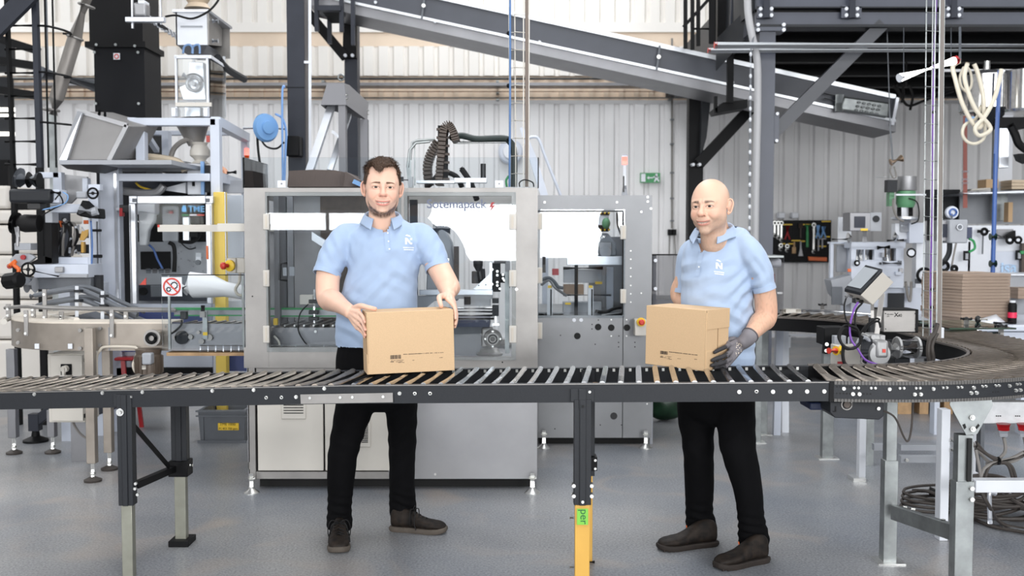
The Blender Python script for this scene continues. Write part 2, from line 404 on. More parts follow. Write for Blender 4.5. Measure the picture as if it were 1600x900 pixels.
# exit sign
D=WD-0.06; t=MB().pb(1000.5,270,1031.5,285.5,D,0.04).build('exit_sign',GREEN,label='green emergency exit sign on the back wall with door, arrow and running figure',cat='sign')
mb=MB(); mb.pb(1001.8,271.5,1008.5,284,D-0.006,0.006); mb.pp([(1011,277.8),(1014,275),(1014,277),(1020,277),(1020,278.6),(1014,278.6),(1014,280.6)],D-0.006,0.006)
c=P(1026,273,D-0.004); mb.sph(c,(0.017,0.004,0.017),10,6)
mb.pp([(1023,275),(1027.5,274.5),(1028,279),(1030.5,283),(1029,284.3),(1026,280.5),(1023.5,284.3),(1021.5,284),(1024,279)],D-0.006,0.006); mb.pp([(1020.5,276.5),(1023,274.6),(1029.8,277),(1029.6,278.4),(1024,276.6),(1021,278)],D-0.006,0.006)
mb.build('pictogram',WHITE,t)
# round white disc lamp on wall
c=P(798,237,WD-0.12); t=MB().lathe([(0.15,0),(0.175,0.02),(0.17,0.07),(0.11,0.10)],c,(0,1,0),28).build('wall_lamp',WHITEB,label='round white bulkhead lamp on the back wall above the case packer',cat='lamp')
MB().lathe([(0.10,-0.03),(0.115,0.0)],c,(0,1,0),24).build('lens',WHITE,t)
# ================================================================ ROLLER CONVEYORS
def conveyor_frame(p0,p1,width):
    d=(Vector(p1)-Vector(p0)); L=d.length; d.normalize(); back=Vector((-d.y,d.x,0)).normalized()
    if back.y<0:back=-back
    up=d.cross(back); up=up if up.z>0 else-up
    return d,back,up,L
JP=Vector((-0.666,4.114,0.846)); RP=Vector((1.216,3.891,0.892)); LP0=Vector((-2.19,4.378,0.777)); LP=JP+(LP0-JP)*1.28
CW=0.50; RH=0.075
def straight(label,A,B,roll_m,pitch,first,bolt_s,open_s,name='roller_conveyor',rr=0.0118):
    d,bk,up,L=conveyor_frame(A,B,CW)
    t=thing(name,label,'conveyor',(A.x,A.y,0))
    def pt(s,w,h):return A+d*s+bk*w+up*h
    for nm,w0,sg in(('near_rail',0,1),('far_rail',CW,-1)):
        mb=MB()
        mb.obox(pt(L/2,w0,-RH/2),d*(L/2),bk*0.002,up*(RH/2))
        mb.obox(pt(L/2,w0+sg*0.011,-0.0015),d*(L/2),bk*0.012,up*0.0015)
        mb.obox(pt(L/2,w0+sg*0.014,-RH+0.002),d*(L/2),bk*0.015,up*0.002)
        r=mb.build(nm,DARK,t)
        if sg==1:
            MB().obox(pt(L/2,w0-0.0022,-0.0022),d*(L/2),bk*0.0004,up*0.0016).build('lip_highlight',STEELW,r,label='light metal strip for the highlight along the top of the dark rail')  # lighter strip drawn in as the highlight on the rail lip
        if sg<0:
            mb=MB(); s=first+pitch/2
            while s<L:
                mb.obox(pt(s,w0-0.004,-0.013),d*0.0055,bk*0.002,up*0.0065); s+=pitch
            mb.build('axle_hole_light',ZINC,r,kind='stuff',label='row of bright tabs for light through the axle holes between the rollers')  # bright metal tabs stand for light passing through the holes
    MB().obox(pt(L/2,CW*0.5,-RH+0.004),d*(L/2),bk*(CW*0.5-0.02),up*0.001).build('bottom_tray',BLACK,t)
    s=first
    while s<L-0.01:
        c0=pt(s,0.006,.008-rr); c1=pt(s,CW-0.008,.008-rr)
        mb=MB(); mb.cyl(c0,c1,rr,n=18)
        ro=mb.build('roller',roll_m,t)
        s+=pitch
    for k in range(len(bolt_s)):
        s,h,kind=bolt_s[k]; c=pt(s,-0.002,h)
        mb=MB(); mb.cyl(c,c-bk*0.006,0.0055 if kind else 0.0042,n=10); mb.cyl(c,c-bk*0.0022,0.0078 if kind else 0.006,n=12); mb.build('bolt',ZINC,t)
    for s,h in open_s:
        c=pt(s,-0.002,h); m=MB().torus(c-bk*0.001,0.0055,0.0022,bk,14,6).build('bolt_hole',ZINC,t)
        MB().cyl(c,c-bk*0.0012,0.004,n=10).build('hole',HOLE,m)
    return t,pt,d,bk,up,L
dl=(JP-LP).length
def sx(A,B,x):  # arc length on the near rail at photo column x
    d=(B-A).normalized(); k=(x-800)/1600.0; return(k*A.y-A.x)/(d.x-k*d.y)
LT,lpt,ld,lbk,lup,lL=straight('dark left roller conveyor section with worn beige-grey rollers and one front leg pair',LP,JP,ROLLW,0.0703,0.012,
    [(sx(LP,JP,x),-0.012,1)for x in(49,156,219,329,394,505)]+[(sx(LP,JP,460),-0.044,1)]+[(sx(LP,JP,x),-0.030,1)for x in(178,200)],
    [(sx(LP,JP,413),-0.045),(sx(LP,JP,437),-0.045)],rr=0.0155)
RT,rpt,rd,rbk,rup,rL=straight('dark right roller conveyor section with shiny chrome rollers carrying both cartons',JP,RP,CHROME,0.0716,0.025,
    [(sx(JP,RP,623),-0.035,1)]+[(sx(JP,RP,x),-0.037,1)for x in(1157,1210,1237,1263.5,1290.5)]+[(sx(JP,RP,x),-0.033,1)for x in(897,922)],
    [(sx(JP,RP,x),-0.036)for x in(647,671,1184)],name='roller_conveyor')
# splice plate over the joint
t=LT
mb=MB(); SO=-0.009; a=lpt(sx(LP,JP,468),SO,-0.033); b=rpt(sx(JP,RP,613),SO,-0.031); c=lpt(sx(LP,JP,468),SO,-0.071); d_=rpt(sx(JP,RP,613),SO,-0.069)
sp=mb.prism([a,b,d_,c],(0,-0.003,0)).build('splice_plate',STEELW,t,label='bare steel splice plate bolted over the joint of both sections')
for x in(483,531,550,598):
    f=(x-468)/145; p=a.lerp(b,f).lerp(c.lerp(d_,f),0.38)+Vector((0,-0.003,0))
    MB().cyl(p,p-Vector((0,0.005,0)),0.006,n=6).build('bolt',ZINC,sp)
# ---- telescopic legs under the straight sections
def leg(parent,top,zt,zm,wo,wi,mo,mi,foot=None,lean=0.0,dirv=None,dep=0.05):
    """outer sleeve from zt to zm, inner tube down to the floor"""
    x,y=top.x,top.y; zf=0.0
    def cx(z):return x+lean*(zt-z)
    l=MB(); l.beam((cx(zt),y,zt),(cx(zm),y,zm),wo,dep,(0,1,0))
    if wo>0.05:l.beam((cx(zt),y-dep/2-0.003,zt),(cx(zm),y-dep/2-0.003,zm),wo*0.36,0.008,(0,1,0))
    o=l.build('leg',mo,parent,bev=0.002)
    MB().beam((cx(zm+0.03),y,zm+0.03),(cx(zf),y,zf),wi,dep*0.8,(0,1,0)).build('inner_tube',mi,o,bev=0.002)
    return o,cx
dwn=Vector((0,0,-1))
# left stand
OLIVE=mat('passivated_zinc',srgb(150,150,138),0.42,0.6,10,0.15)
s1=sx(LP,JP,190); tp=lpt(s1,0.012,-0.02)
o1,cx1=leg(LT,tp,tp.z,P(205,788,tp.y).z,0.062,0.046,DARK,OLIVE,lean=0.0)
for xx in(178,201):
    pass
mb=MB(); q=lpt(s1,-0.003,-0.045); mb.box(q,(0.088,0.005,0.05)); mb.build('leg_bracket',DARK,o1)
q=P(188,644,tp.y-0.03); mb=MB(); mb.cyl(q,q-Vector((0,0.006,0)),0.016,n=18); w_=mb.build('washer',ZINC,o1); MB().cyl(q,q-Vector((0,0.014,0)),0.008,n=6).build('bolt',ZINC,w_)
tb=lpt(sx(LP,JP,281)*1.0,CW+0.015,-0.06); tb.x=P(281,640,4.76).x; tb.y=4.76
o2,cx2=leg(LT,tb,0.78,P(285,742,4.76).z,0.072,0.052,DARK,OLIVE)
f=P(285,852,4.76); MB().b2(f.x-0.047,f.x+0.047,4.70,4.82,0,0.028).build('foot',BLACK,o2,bev=0.003)
MB().b2(tb.x-0.045,tb.x+0.045,4.715,4.80,P(285,742,4.76).z-0.0,P(285,718,4.76).z).build('clamp',BLACK,o2,bev=0.003)
c=P(297,727,4.72); MB().cyl(c,c+Vector((0.012,0,0)),0.007,n=8).build('bolt',ZINC,o2)
a=P(212,758,tp.y+0.03); b=P(272,732,4.73); MB().beam(a,b,0.03,0.03).build('cross_bar',BLACK,LT,bev=0.002)
a=P(208,664,tp.y+0.03); b=P(264,729,4.66); MB().beam(a,b,0.006,0.022).build('diagonal_brace',BLACK,LT)
for c in(P(212,763,tp.y-0.01),P(216,772,tp.y-0.01),P(213,755,tp.y-0.01)):MB().cyl(c,c-Vector((0,0.012,0)),0.0065,n=8).build('bolt',ZINC,o1)
# right stand (yellow inner tubes)
s2=sx(JP,RP,910.5); tp=rpt(s2,0.012,-0.012)
zm=P(911,789,tp.y-0.02).z
o3,cx3=leg(RT,tp,tp.z-0.05,zm,0.068,0.058,DARK,YELL)
mb=MB(); q=rpt(s2,-0.006,-0.046); mb.box(q,(0.094,0.006,0.052)); mb.build('leg_bracket',DARK,o3,bev=0.002)
mb=MB(); q=rpt(s2,-0.012,-0.06); mb.box((q.x,q.y,q.z),(0.03,0.010,0.078)); mb.build('leg_channel',DARK,o3,bev=0.002)
q=P(910.5,635,tp.y-0.034); MB().cyl(q,q-Vector((0,0.002,0)),0.0055,n=12).build('hole',HOLE,o3)
for xx,yy in((896.5,759),(896.5,775),(924.5,759),(924.5,775)):
    q=P(xx,yy,tp.y-0.02); mb=MB(); mb.cyl(q+Vector((0,0.03,0)),q-Vector((0,0.006,0)),0.008,n=8); mb.build('bolt',ZINC,o3)
q=P(910.5,784.5,tp.y-0.034); MB().cyl(q,q-Vector((0,0.004,0)),0.006,n=8).build('bolt',ZINC,o3)
mb=MB(); mb.b2(tp.x-0.022,tp.x+0.022,tp.y-0.0275,tp.y-0.026,P(0,817,tp.y).z,P(0,792,tp.y).z)
st=mb.build('sticker',mat('green_sticker',srgb(120,190,70),0.4),o3,label='green sticker with the letters per on the yellow tube')
mb=MB(); put_text(mb,'per',(tp.x-0.008,tp.y-0.0285,P(0,793.5,tp.y).z),(0,0,-1),(1,0,0),width=0.058); mb.build('lettering',mat('sticker_ink',srgb(20,90,50),0.5),st)
for yy in(809,886):
    q=P(896.5,yy,tp.y); MB().cyl(q,q+Vector((-0.016,0,0)),0.005,n=8).build('bolt',ZINC,o3)
tb=V(P(918,700,4.50).x,4.50,0)
o4,cx4=leg(RT,tb,0.86,P(918,742,4.5).z,0.060,0.044,DARK,YELL)
mb=MB(); a=P(918,735,4.45); b=P(933,714,4.45); mb.b2(a.x,b.x,4.44,4.52,a.z,b.z); k_=mb.build('clamp',BLACK,o4,bev=0.002)
for yy in(719,732):q=P(930,yy,4.44); MB().cyl(q,q-Vector((0,0.008,0)),0.006,n=8).build('bolt',ZINC,k_)
q=P(927,883,4.46); MB().cyl((q.x-0.03,q.y,0.008),(q.x+0.006,q.y,0.008),0.007,n=8).build('bolt',BLACK,o4)
# a wooden lath lying on the tray between the chrome rollers
s3=sx(JP,RP,921); a=rpt(s3-0.004,0.05,-RH+0.012); b=rpt(s3+0.02,0.30,-RH+0.030)
MB().beam(a,b,0.034,0.012).build('wooden_lath',WOOD,label='short wooden lath lying under the chrome rollers near the yellow leg',cat='lath')

# ---- motorised curve (180 degrees in two quarter bends joined by a short straight)
zc_=0.892; RO,RI=1.27,0.77
nrm=rbk.copy(); nrm.z=0; nrm.normalize(); C1=Vector((RP.x+0.10,RP.y-0.012,0))+nrm*RO
ang0=math.atan2(-nrm.y,-nrm.x)
STR=1.12
path=[]  # list of (inner xy, outer xy, arclength on outer)
st0=Vector((RP.x,RP.y,0))
def centre_pts():
    out=[]
    dirx=Vector((rd.x,rd.y,0)).normalized()
    n0=4
    for i in range(n0):p=st0+dirx*(0.10*i/n0); out.append((p+nrm*CW,p))
    a_end=0.0
    N1=30
    for i in range(N1+1):
        a=ang0+(a_end-ang0)*i/N1; e=Vector((math.cos(a),math.sin(a),0)); out.append((C1+e*RI,C1+e*RO))
    C2=C1+Vector((0,STR,0))
    for i in range(1,8):p=Vector((0,STR*i/8,0)); out.append((C1+V(RI,0,0)+p,C1+V(RO,0,0)+p))
    for i in range(N1+1):
        a=(PI/2)*i/N1; e=Vector((math.cos(a),math.sin(a),0)); out.append((C2+e*RI,C2+e*RO))
    for i in range(1,5):p=Vector((-0.06*i,0.0,0)); out.append((C2+V(0,RI,0)+p,C2+V(0,RO,0)+p))
    return out
CP=centre_pts()
ol=[0.0]
for i in range(1,len(CP)):ol.append(ol[-1]+((CP[i][0]+CP[i][1])/2-(CP[i-1][0]+CP[i-1][1])/2).length)
def at_len(s):
    s=max(0,min(s,ol[-1]-1e-6)); i=max(k for k in range(len(ol)-1)if ol[k]<=s); f=(s-ol[i])/(ol[i+1]-ol[i])
    return CP[i][0].lerp(CP[i+1][0],f),CP[i][1].lerp(CP[i+1][1],f)
CT=thing('curved_roller_conveyor','motor driven curved roller conveyor with studded dark side band turning back at the right','conveyor',(C1.x,C1.y,0))
def strip(side,z0,z1,th,i0=0,i1=None):
    i1=i1 or len(CP); mb=MB(); vs=[]
    for i in range(i0,i1):
        inn,out=CP[i]; n=(out-inn).normalized(); p=out if side else inn
        if side==0:n=-n
        for(dz,dn)in((z0,0),(z1,0),(z1,th),(z0,th)):q=p+n*dn; vs.append((q.x,q.y,dz))
    m=i1-i0; fs=[]
    for i in range(m-1):
        for k in range(4):fs.append((i*4+k,i*4+(k+1)%4,(i+1)*4+(k+1)%4,(i+1)*4+k))
    fs+=[(0,1,2,3),tuple((m-1)*4+k for k in range(4))]
    return mb.add(vs,fs)
strip(1,zc_-0.066,zc_-0.006,0.004).build('outer_band',DARK,CT)
strip(0,zc_-0.09,zc_-0.002,0.004).build('inner_band',BLACK,CT)
strip(0,zc_-0.004,zc_+0.006,0.014).build('inner_edge',mat('worn_rubber_edge',srgb(88,82,78),0.5),CT)
# toothed edges (segment teeth along both rims of the outer band)
mbt=MB(); mbb=MB(); s=0.02; i=0
oo=[0.0]
for i in range(1,len(CP)):oo.append(oo[-1]+(CP[i][1]-CP[i-1][1]).length)
def at_out(s,side=1):
    s=max(0,min(s,oo[-1]-1e-6)); i=max(k for k in range(len(oo)-1)if oo[k]<=s); f=(s-oo[i])/(oo[i+1]-oo[i])
    inn=CP[i][0].lerp(CP[i+1][0],f); out=CP[i][1].lerp(CP[i+1][1],f); return inn,out,(CP[i+1][1]-CP[i][1]).normalized(),(out-inn).normalized()
while s<2.2:
    inn,out,tn,nn=at_out(s)
    for mb_,z,h in((mbt,zc_-0.003,0.0065),(mbb,zc_-0.070,0.0055)):mb_.obox((out.x+nn.x*0.003,out.y+nn.y*0.003,z),tn*0.0052,nn*0.006,Vector((0,0,h)))
    s+=0.0125
TOOTH=mat('grey_chain_teeth',srgb(88,86,84),0.5)
mbt.build('tooth_strip',TOOTH,CT,kind='stuff'); mbb.build('tooth_strip',TOOTH,CT,kind='stuff')
mb=MB(); vs_=[]
for inn_,out_ in CP:n_=(out_-inn_).normalized(); vs_+=[(inn_.x-n_.x*.002,inn_.y-n_.y*.002,zc_-.05),(out_.x-n_.x*.004,out_.y-n_.y*.004,zc_-.05)]
mb.add(vs_,[(2*i,2*i+1,2*i+3,2*i+2)for i in range(len(CP)-1)]).build('gap_dark_sheet',BLACK,CT)  # black sheet added so the gaps between the rollers look dark
# rollers of the bend
s=0.035; k=0; SEAM=mat('roller_seam',srgb(100,92,84),0.6)
while s<ol[-1]-0.02:
    inn,out=at_len(s); n=(out-inn).normalized(); L=(out-inn).length; ri,ro_=(0.0160,0.0262)if k<46 else(0.013,0.017); p0=Vector((inn.x,inn.y,zc_+0.009-ri))+n*0.01; p1=Vector((out.x,out.y,zc_+0.009-ro_))-n*0.012
    ro=MB().cyl(p0,p1,ri,ro_,n=16).build('roller',CHROME if k<0 else ROLLW if k<4 else mat('sleeve_roller',srgb(132,121,110),0.32,0.7,30,0.25),CT)
    s+=0.066 if k<46 else 0.07; k+=1
# studs in the outer band
random.seed(3); s=0.05; j=0
while s<1.95:
    inn,out,tn,nn=at_out(s); c=Vector((out.x,out.y,zc_-0.021))+nn*0.004
    big=j%3==0
    for(ds,dz,r)in(((0,-0.004,0.0068),)if big else((-0.007,0.0,0.005),(0.009,0.0,0.005))):
        p=c+tn*ds+Vector((0,0,dz)); mb=MB(); mb.cyl(p,p+nn*0.006,r,n=10); mb.cyl(p,p+nn*0.010,r*0.6,n=6); mb.build('stud',ZINC,CT)
    if j%4==1:
        for ds in(-0.011,0.013):p=c+tn*ds+Vector((0,0,-0.024)); mb=MB(); mb.cyl(p,p+nn*0.006,0.0072,n=10); mb.cyl(p,p+nn*0.011,0.0042,n=6); mb.build('stud',ZINC,CT)
    s+=0.062 if not big else 0.045; j+=1
mb=MB()
for s in[0.012+0.0125*i for i in range(12)]:
    inn,out,tn,nn=at_out(s)
    for dz in((-0.018,-0.044)if s<0.09 else(-0.044,)):p=Vector((out.x,out.y,zc_+dz))+nn*0.004; mb.cyl(p,p+nn*0.0008,0.0034,n=8)
for sc in(0.66,0.98,1.30,1.6):
    for ds in(-0.012,0,0.012):
        inn,out,tn,nn=at_out(sc+ds); p=Vector((out.x,out.y,zc_-0.046))+nn*0.004; mb.cyl(p,p+nn*0.0008,0.0034,n=8)
mb.build('drill_hole',HOLE,CT,kind='stuff')
# end cap plate between straight and bend
mb=MB(); inn,out,tn,nn=at_out(0.004); mb.obox((out.x,out.y-0.004,zc_-0.037),Vector((0.008,0,0)),Vector((0,0.004,0)),Vector((0,0,0.040))); mb.build('end_cap',BLACK,CT)
# drive unit below the start of the bend
a=P(1300,628,3.93); b=P(1381,656,3.93); mb=MB(); mb.prism([P(1297,628,3.93),P(1381,628,3.93),P(1381,650,3.93),P(1374,656,3.93),P(1305,653,3.93),P(1297,645,3.93)],(0,0.30,0))
du=mb.build('drive_box',DARK,CT,bev=0.003); q=P(1323,632,3.928); MB().torus(q,0.020,0.003,(0,1,0),20,6).build('shaft_ring',STEELW,du); MB().cyl(q,q-Vector((0,0.006,0)),0.013,n=16).build('shaft',BROWN,du)
q=P(1372,638,3.928); MB().cyl(q,q-Vector((0,0.008,0)),0.007,n=8).build('bolt',ZINC,du)
q=P(1306,639,3.927); MB().box(q,(0.004,0.002,0.02)).box(q+V(-0.005,0,-0.01),(0.01,0.002,0.004)).build('latch',HOLE,du)
a=P(1266,629,4.05); b=P(1303,641,4.05); MB().b2(a.x,b.x,4.05,4.2,b.z,a.z).build('motor_end',NAVY,du,bev=0.006,label='navy blue motor end')
cable('drive_cable',[P(1378,641,4.0),P(1398,652,4.0),P(1412,682,4.0),P(1419,689,4.0),P(1424,670,4.0),P(1427,630,4.0)],0.004,CABLED,CT)
# legs of the curve
def zleg(x0,x1,ytop,ysplit,ybot,D,up,lo,foot,extra=0.05,label=None):
    a=P(x0,ytop,D); b=P(x1,ysplit,D); c=P(x1,ybot,D)
    o=MB().b2(a.x+0.006,b.x-0.006,D+0.004,D+extra,b.z-0.03,a.z).build('leg',up,CT,bev=0.002,label=label)
    MB().b2(a.x,b.x,D,D+extra+0.006,0.0,b.z).build('lower_tube',lo,o,bev=0.002)
    if foot:MB().b2(a.x-0.03,b.x+0.03,D-0.03,D+extra+0.03,0,0.006).build('foot_plate',ZINC,o)
    return o
zleg(1385,1404,615,720,888,4.47,GALV,GALV,True)
zleg(1496,1523,680,753,900,3.95,GALV,GALV,False)
mb=MB(); mb.pp([(1485,627),(1550,625),(1551,634),(1527,678),(1510,680),(1484,632)],3.94,0.004); br=mb.build('leg_bracket',GALV,CT)
for q in(P(1518,652,3.94),P(1519,670,3.94)):MB().cyl(q,q-Vector((0,0.010,0)),0.0105,n=10).cyl(q,q-Vector((0,0.016,0)),0.006,n=6).build('bolt',ZINC,br)
mb=MB(); mb.pp([(1504,664),(1508,662),(1510,668),(1507,671)],3.938,0.002); mb.pp([(1524,668),(1529,662),(1531,665),(1526,671)],3.938,0.002); mb.build('slot',HOLE,br)
for yy in(763,780):q=P(1518,yy,3.948); MB().cyl(q,q-Vector((0,0.010,0)),0.0095,n=6).build('bolt',ZINC,br)
a=P(1512,685,3.945); b=P(1517,752,3.945); MB().b2(a.x,b.x,3.94,3.95,b.z,a.z).build('slot',HOLE,br)
MB().beam(P(1396,800,4.44),P(1497,834,3.99),0.03,0.064).build('cross_bar',GALV,CT,bev=0.002)
for q,r_ in((P(1414,794,4.42),1),(P(1427,797,4.36),1),(P(1474,815,4.1),1)):MB().cyl(q,q+Vector((0,0,0.010)),0.009,n=8).build('bolt',ZINC,CT)
# machine-side legs of the far run
for(x0,x1,yb,D)in((1287,1302,711,6.6),(1350,1362,757,5.9),(1181,1189,690,7.1),(1188,1199,677,7.4)):
    if x0==1350:continue
    a=P(x0,560,D); b=P(x1,yb,D); ft=G((x0+x1)/2,yb)
    o=MB().b2(a.x,b.x,D,D+0.05,0.0,zc_-0.08).build('leg',GALV,CT,bev=0.002); MB().b2(a.x-0.03,b.x+0.03,D-0.03,D+0.08,0,0.006).build('foot_plate',ZINC,o)
MB().prism([P(1290,512,6.55),P(1320,520,6.55),P(1332,520,6.55),P(1300,553,6.55),P(1288,553,6.55)],(0,0.05,0)).build('hanger_plate',BLACK,CT)

# ================================================================ CARTONS
def carton(label,cor,ex,ey,H,tilt,prints,flap):
    """cor = bottom front-left corner; ex/ey horizontal unit vectors*size, H height"""
    X=Vector(ex); Y=Vector(ey); Z=X.cross(Y).normalized()*H
    if Z.z<0:Z=-Z
    o=Vector(cor); t=MB().obox(o+X/2+Y/2+Z/2,X/2,Y/2,Z/2).build('carton',CARD,label=label,cat='box',bev=0.0018)
    xn,yn,zn=X.normalized(),Y.normalized(),Z.normalized()
    f=lambda u,v:o+xn*u+zn*v-yn*0.0006
    mb=MB(); random.seed(5); u=0.098*prints; w=0.046*prints; x=0; v0=0.062*prints
    while x<w:
        b=random.choice((0.0008,0.0014,0.0022)); mb.obox(f(u+x+b/2,v0+0.009),xn*(b/2),yn*0.0003,zn*0.0085*prints); x+=b+random.choice((0.0007,0.0013))
    mb.build('barcode',INK,t,label='small dark printed barcode')
    mb=MB()
    def dashes(u0,u1,v,h,dens=0.72):
        x=u0
        while x<u1:
            b=random.uniform(0.0010,0.0034)
            if random.random()<dens:mb.obox(f(x+b/2,v),xn*(b/2),yn*0.0003,zn*(h*random.uniform(0.7,1.25)/2))
            x+=b+0.0007
    dashes(u+w+0.006,u+w+0.19*prints,v0+0.019*prints,0.0028,0.85)
    dashes(u,u+0.058,v0-0.006,0.0018,0.6); dashes(u,u+0.014,v0-0.011,0.0035,0.7); dashes(u+0.02,u+0.05,v0-0.012,0.002,0.7); dashes(u+0.09,u+0.108,v0-0.009,0.0022); dashes(u+0.215*prints,u+0.228*prints,v0-0.003,0.0026); dashes(u+0.034,u+0.06,v0-0.016,0.002)
    mb.build('print',INK,t)
    return t,o,X,Y,Z
BZ1=0.862
A1=P(575,585.5,4.385); B1=P(710.5,578.5,4.475); X1=B1-A1; zr=X1.z; Y1=Vector((-X1.y,X1.x,0)).normalized()*0.19
c1,o,X,Y,Z=carton('closed cardboard carton held at both top corners by the younger man',A1,X1,Y1,0.268,0,1.0,None)
xn,yn,zn=X.normalized(),Y.normalized(),Z.normalized()
MB().obox(o-xn*0.0015+yn*0.075+zn*0.043,xn*0.0015,yn*0.075,zn*0.043).build('flap',CARD,c1,label='lower glued flap on the left end of the carton',bev=0.0008)
MB().obox(o+zn*0.134+yn*0.012-xn*0.0008,xn*0.0006,yn*0.0005,zn*0.13).build('seam',mat('card_seam',srgb(130,100,70),0.8),c1)
mb=MB()
for i in range(40):mb.obox(o+zn*(0.05+0.005*i)-yn*0.0004+xn*0.004,xn*0.0007,yn*0.0004,zn*0.0012)
mb.build('perforation',MC['card_seam'],c1,kind='stuff')
B2=P(1101.5,580.5,4.335); A2=P(1008,568.5,4.545);
X2=B2-A2; Y2=Vector((-X2.y,X2.x,0)).normalized()*0.185
c2,o,X,Y,Z=carton('closed cardboard carton turned corner-on under the gloved hand of the older man',A2,X2,Y2,0.262,0,0.82,None)
xn,yn,zn=X.normalized(),Y.normalized(),Z.normalized(); e=o+X
MB().obox(e+xn*0.0015+yn*0.0935+zn*(0.262-0.042),xn*0.0015,yn*0.0915,zn*0.042).build('flap',CARD,c2,label='upper end flap',bev=0.0008)
MB().obox(e+xn*0.0012+yn*0.055+zn*0.045,xn*0.0012,yn*0.052,zn*0.040).build('flap',CARD,c2,label='lower end flap',bev=0.0008)
MB().obox(e+xn*0.0008+yn*0.094+zn*0.11,xn*0.0008,yn*0.0012,zn*0.11).build('seam',MC['card_seam'],c2)
MB().obox(e+xn*0.0004+yn*0.004+zn*0.255,xn*0.001,yn*0.003,zn*0.005).build('slot',HOLE,c2)
mb=MB()
for i in range(44):mb.obox(e+zn*(0.01+0.0055*i)-yn*0.0004-xn*0.002,xn*0.0006,yn*0.0004,zn*0.0011)
mb.build('perforation',MC['card_seam'],c2,kind='stuff')
# ================================================================ CASE PACKER (front machine)
FD=5.77
CPK=thing('case_packer','wide stainless case packing machine with clear doors right behind the younger man','machine',(P(610,500,FD).x,FD+0.7,0))
t=CPK
HING=mat('beige_hinge',srgb(205,200,192),0.4)
mb=MB(); mb.holed((381,293.5,840,575),[(420,306,622,543),(622,306,622.1,306.1),(637.5,306,799.5,558)],FD,0.05)
frm=mb.build('front_frame',STEELW,t,bev=0.003)
mb=MB(); mb.pb(420.5,543,622,560,FD+0.004,0.03)
mb.pb(388,575,400,750,FD,0.05); mb.pb(400,737,612,748.5,FD+0.002,0.05); mb.pb(400,575,612,600,FD+0.012,0.05)
mb.build('lower_frame',STEELW,t,bev=0.002)
zt=P(0,293.5,FD).z; xl=P(381,500,FD).x; xr=P(840,500,FD).x; DEP=1.25
mb=MB(); mb.b2(xl,xr,FD+0.05,FD+DEP,zt-0.045,zt-0.04+0.02)
# open top: only perimeter members
mb=MB()
for(a,b,c,d)in((xl,xr,FD+DEP-0.05,FD+DEP),(xl,xl+0.05,FD+0.05,FD+DEP),(xr-0.05,xr,FD+0.05,FD+DEP)):
    mb.b2(a,b,c,d,zt-0.05,zt); mb.b2(a,b,c,d,P(0,575,FD).z,P(0,575,FD).z+0.04); mb.b2(a,b,c,d,0.11,0.15)
for x_ in(xl,xr-0.05):mb.b2(x_,x_+0.05,FD+DEP-0.05,FD+DEP,0.11,zt)
mb.build('rear_frame',STEELW,t)
zb_=P(0,748,FD).z; zm_=P(0,575,FD).z
struct_side=MB().b2(xr-0.004,xr,FD+0.02,FD+DEP,zb_,zm_).b2(xl,xl+0.004,FD+0.05,FD+DEP,zb_,zm_).b2(xl,xr,FD+DEP-0.004,FD+DEP,zb_,zm_).build('base_panel',STEEL,t)
MB().b2(xl+0.05,xr-0.05,FD+0.06,FD+DEP-0.05,zm_-0.03,zm_-0.02).build('bed_plate',STEELD,t)
MB().pb(606,575,839.5,748.5,FD+0.001,0.02).build('lower_panel',STEEL,t,bev=0.002,label='bare stainless lower panel with soft brushed sheen')
q=P(680,741,FD); MB().cyl(q,q-V(0,0.004,0),0.007,n=12).build('bolt',ZINC,t)
MB().b2(P(400,760,FD).x,P(832,760,FD).x,FD+0.09,FD+1.1,0,0.112).build('dark_gap_box',HOLE,t)  # black box put in to darken the gap under the packer
for(x0,x1,vx,vy0,vy1)in((401.5,505.5,459,630,655),(507,611.5,570,661,699)):
    d_=MB().pb(x0,602,x1,735.5,FD-0.006,0.02).build('lower_door',CREAM,t,bev=0.003)
    x_a,x_b=vx-(20 if vx==459 else 9),vx+(19 if vx==459 else 9)
    v_=MB().pb(x_a,vy0-6,x_b,vy1,FD-0.014,0.009).build('vent',CREAM,d_,bev=0.006)
    sl=MB(); y=vy0-2
    while y<vy1-8:sl.pb(x_a+4,y,x_b-4,y+1.4,FD-0.0155,0.002); y+=4.2 if vx==459 else 2.6
    sl.build('slots',HOLE,v_,kind='stuff')
# upper polycarbonate panes and their hinges
for(a,b,c,d)in((414,300,628,550),(631,300,806,563)):
    MB().pb(a,b,c,d,FD-0.006,0.005).build('door_pane',PC,t,label=None)
for x in(415,800):
    for(y0,y1)in((334,359),(422,448),(509,536)):
        s_=1 if x==415 else-1
        h_=MB().pb(x-4.5,y0,x+5.5 if s_>0 else x+7,y1,FD-0.022,0.02).build('hinge',HING,t,bev=0.004)
        MB().pb(x-1.2,y0+3,x+2.2,y1-3,FD-0.026,0.006).build('hinge_pin',BEIGE,h_,bev=0.001)
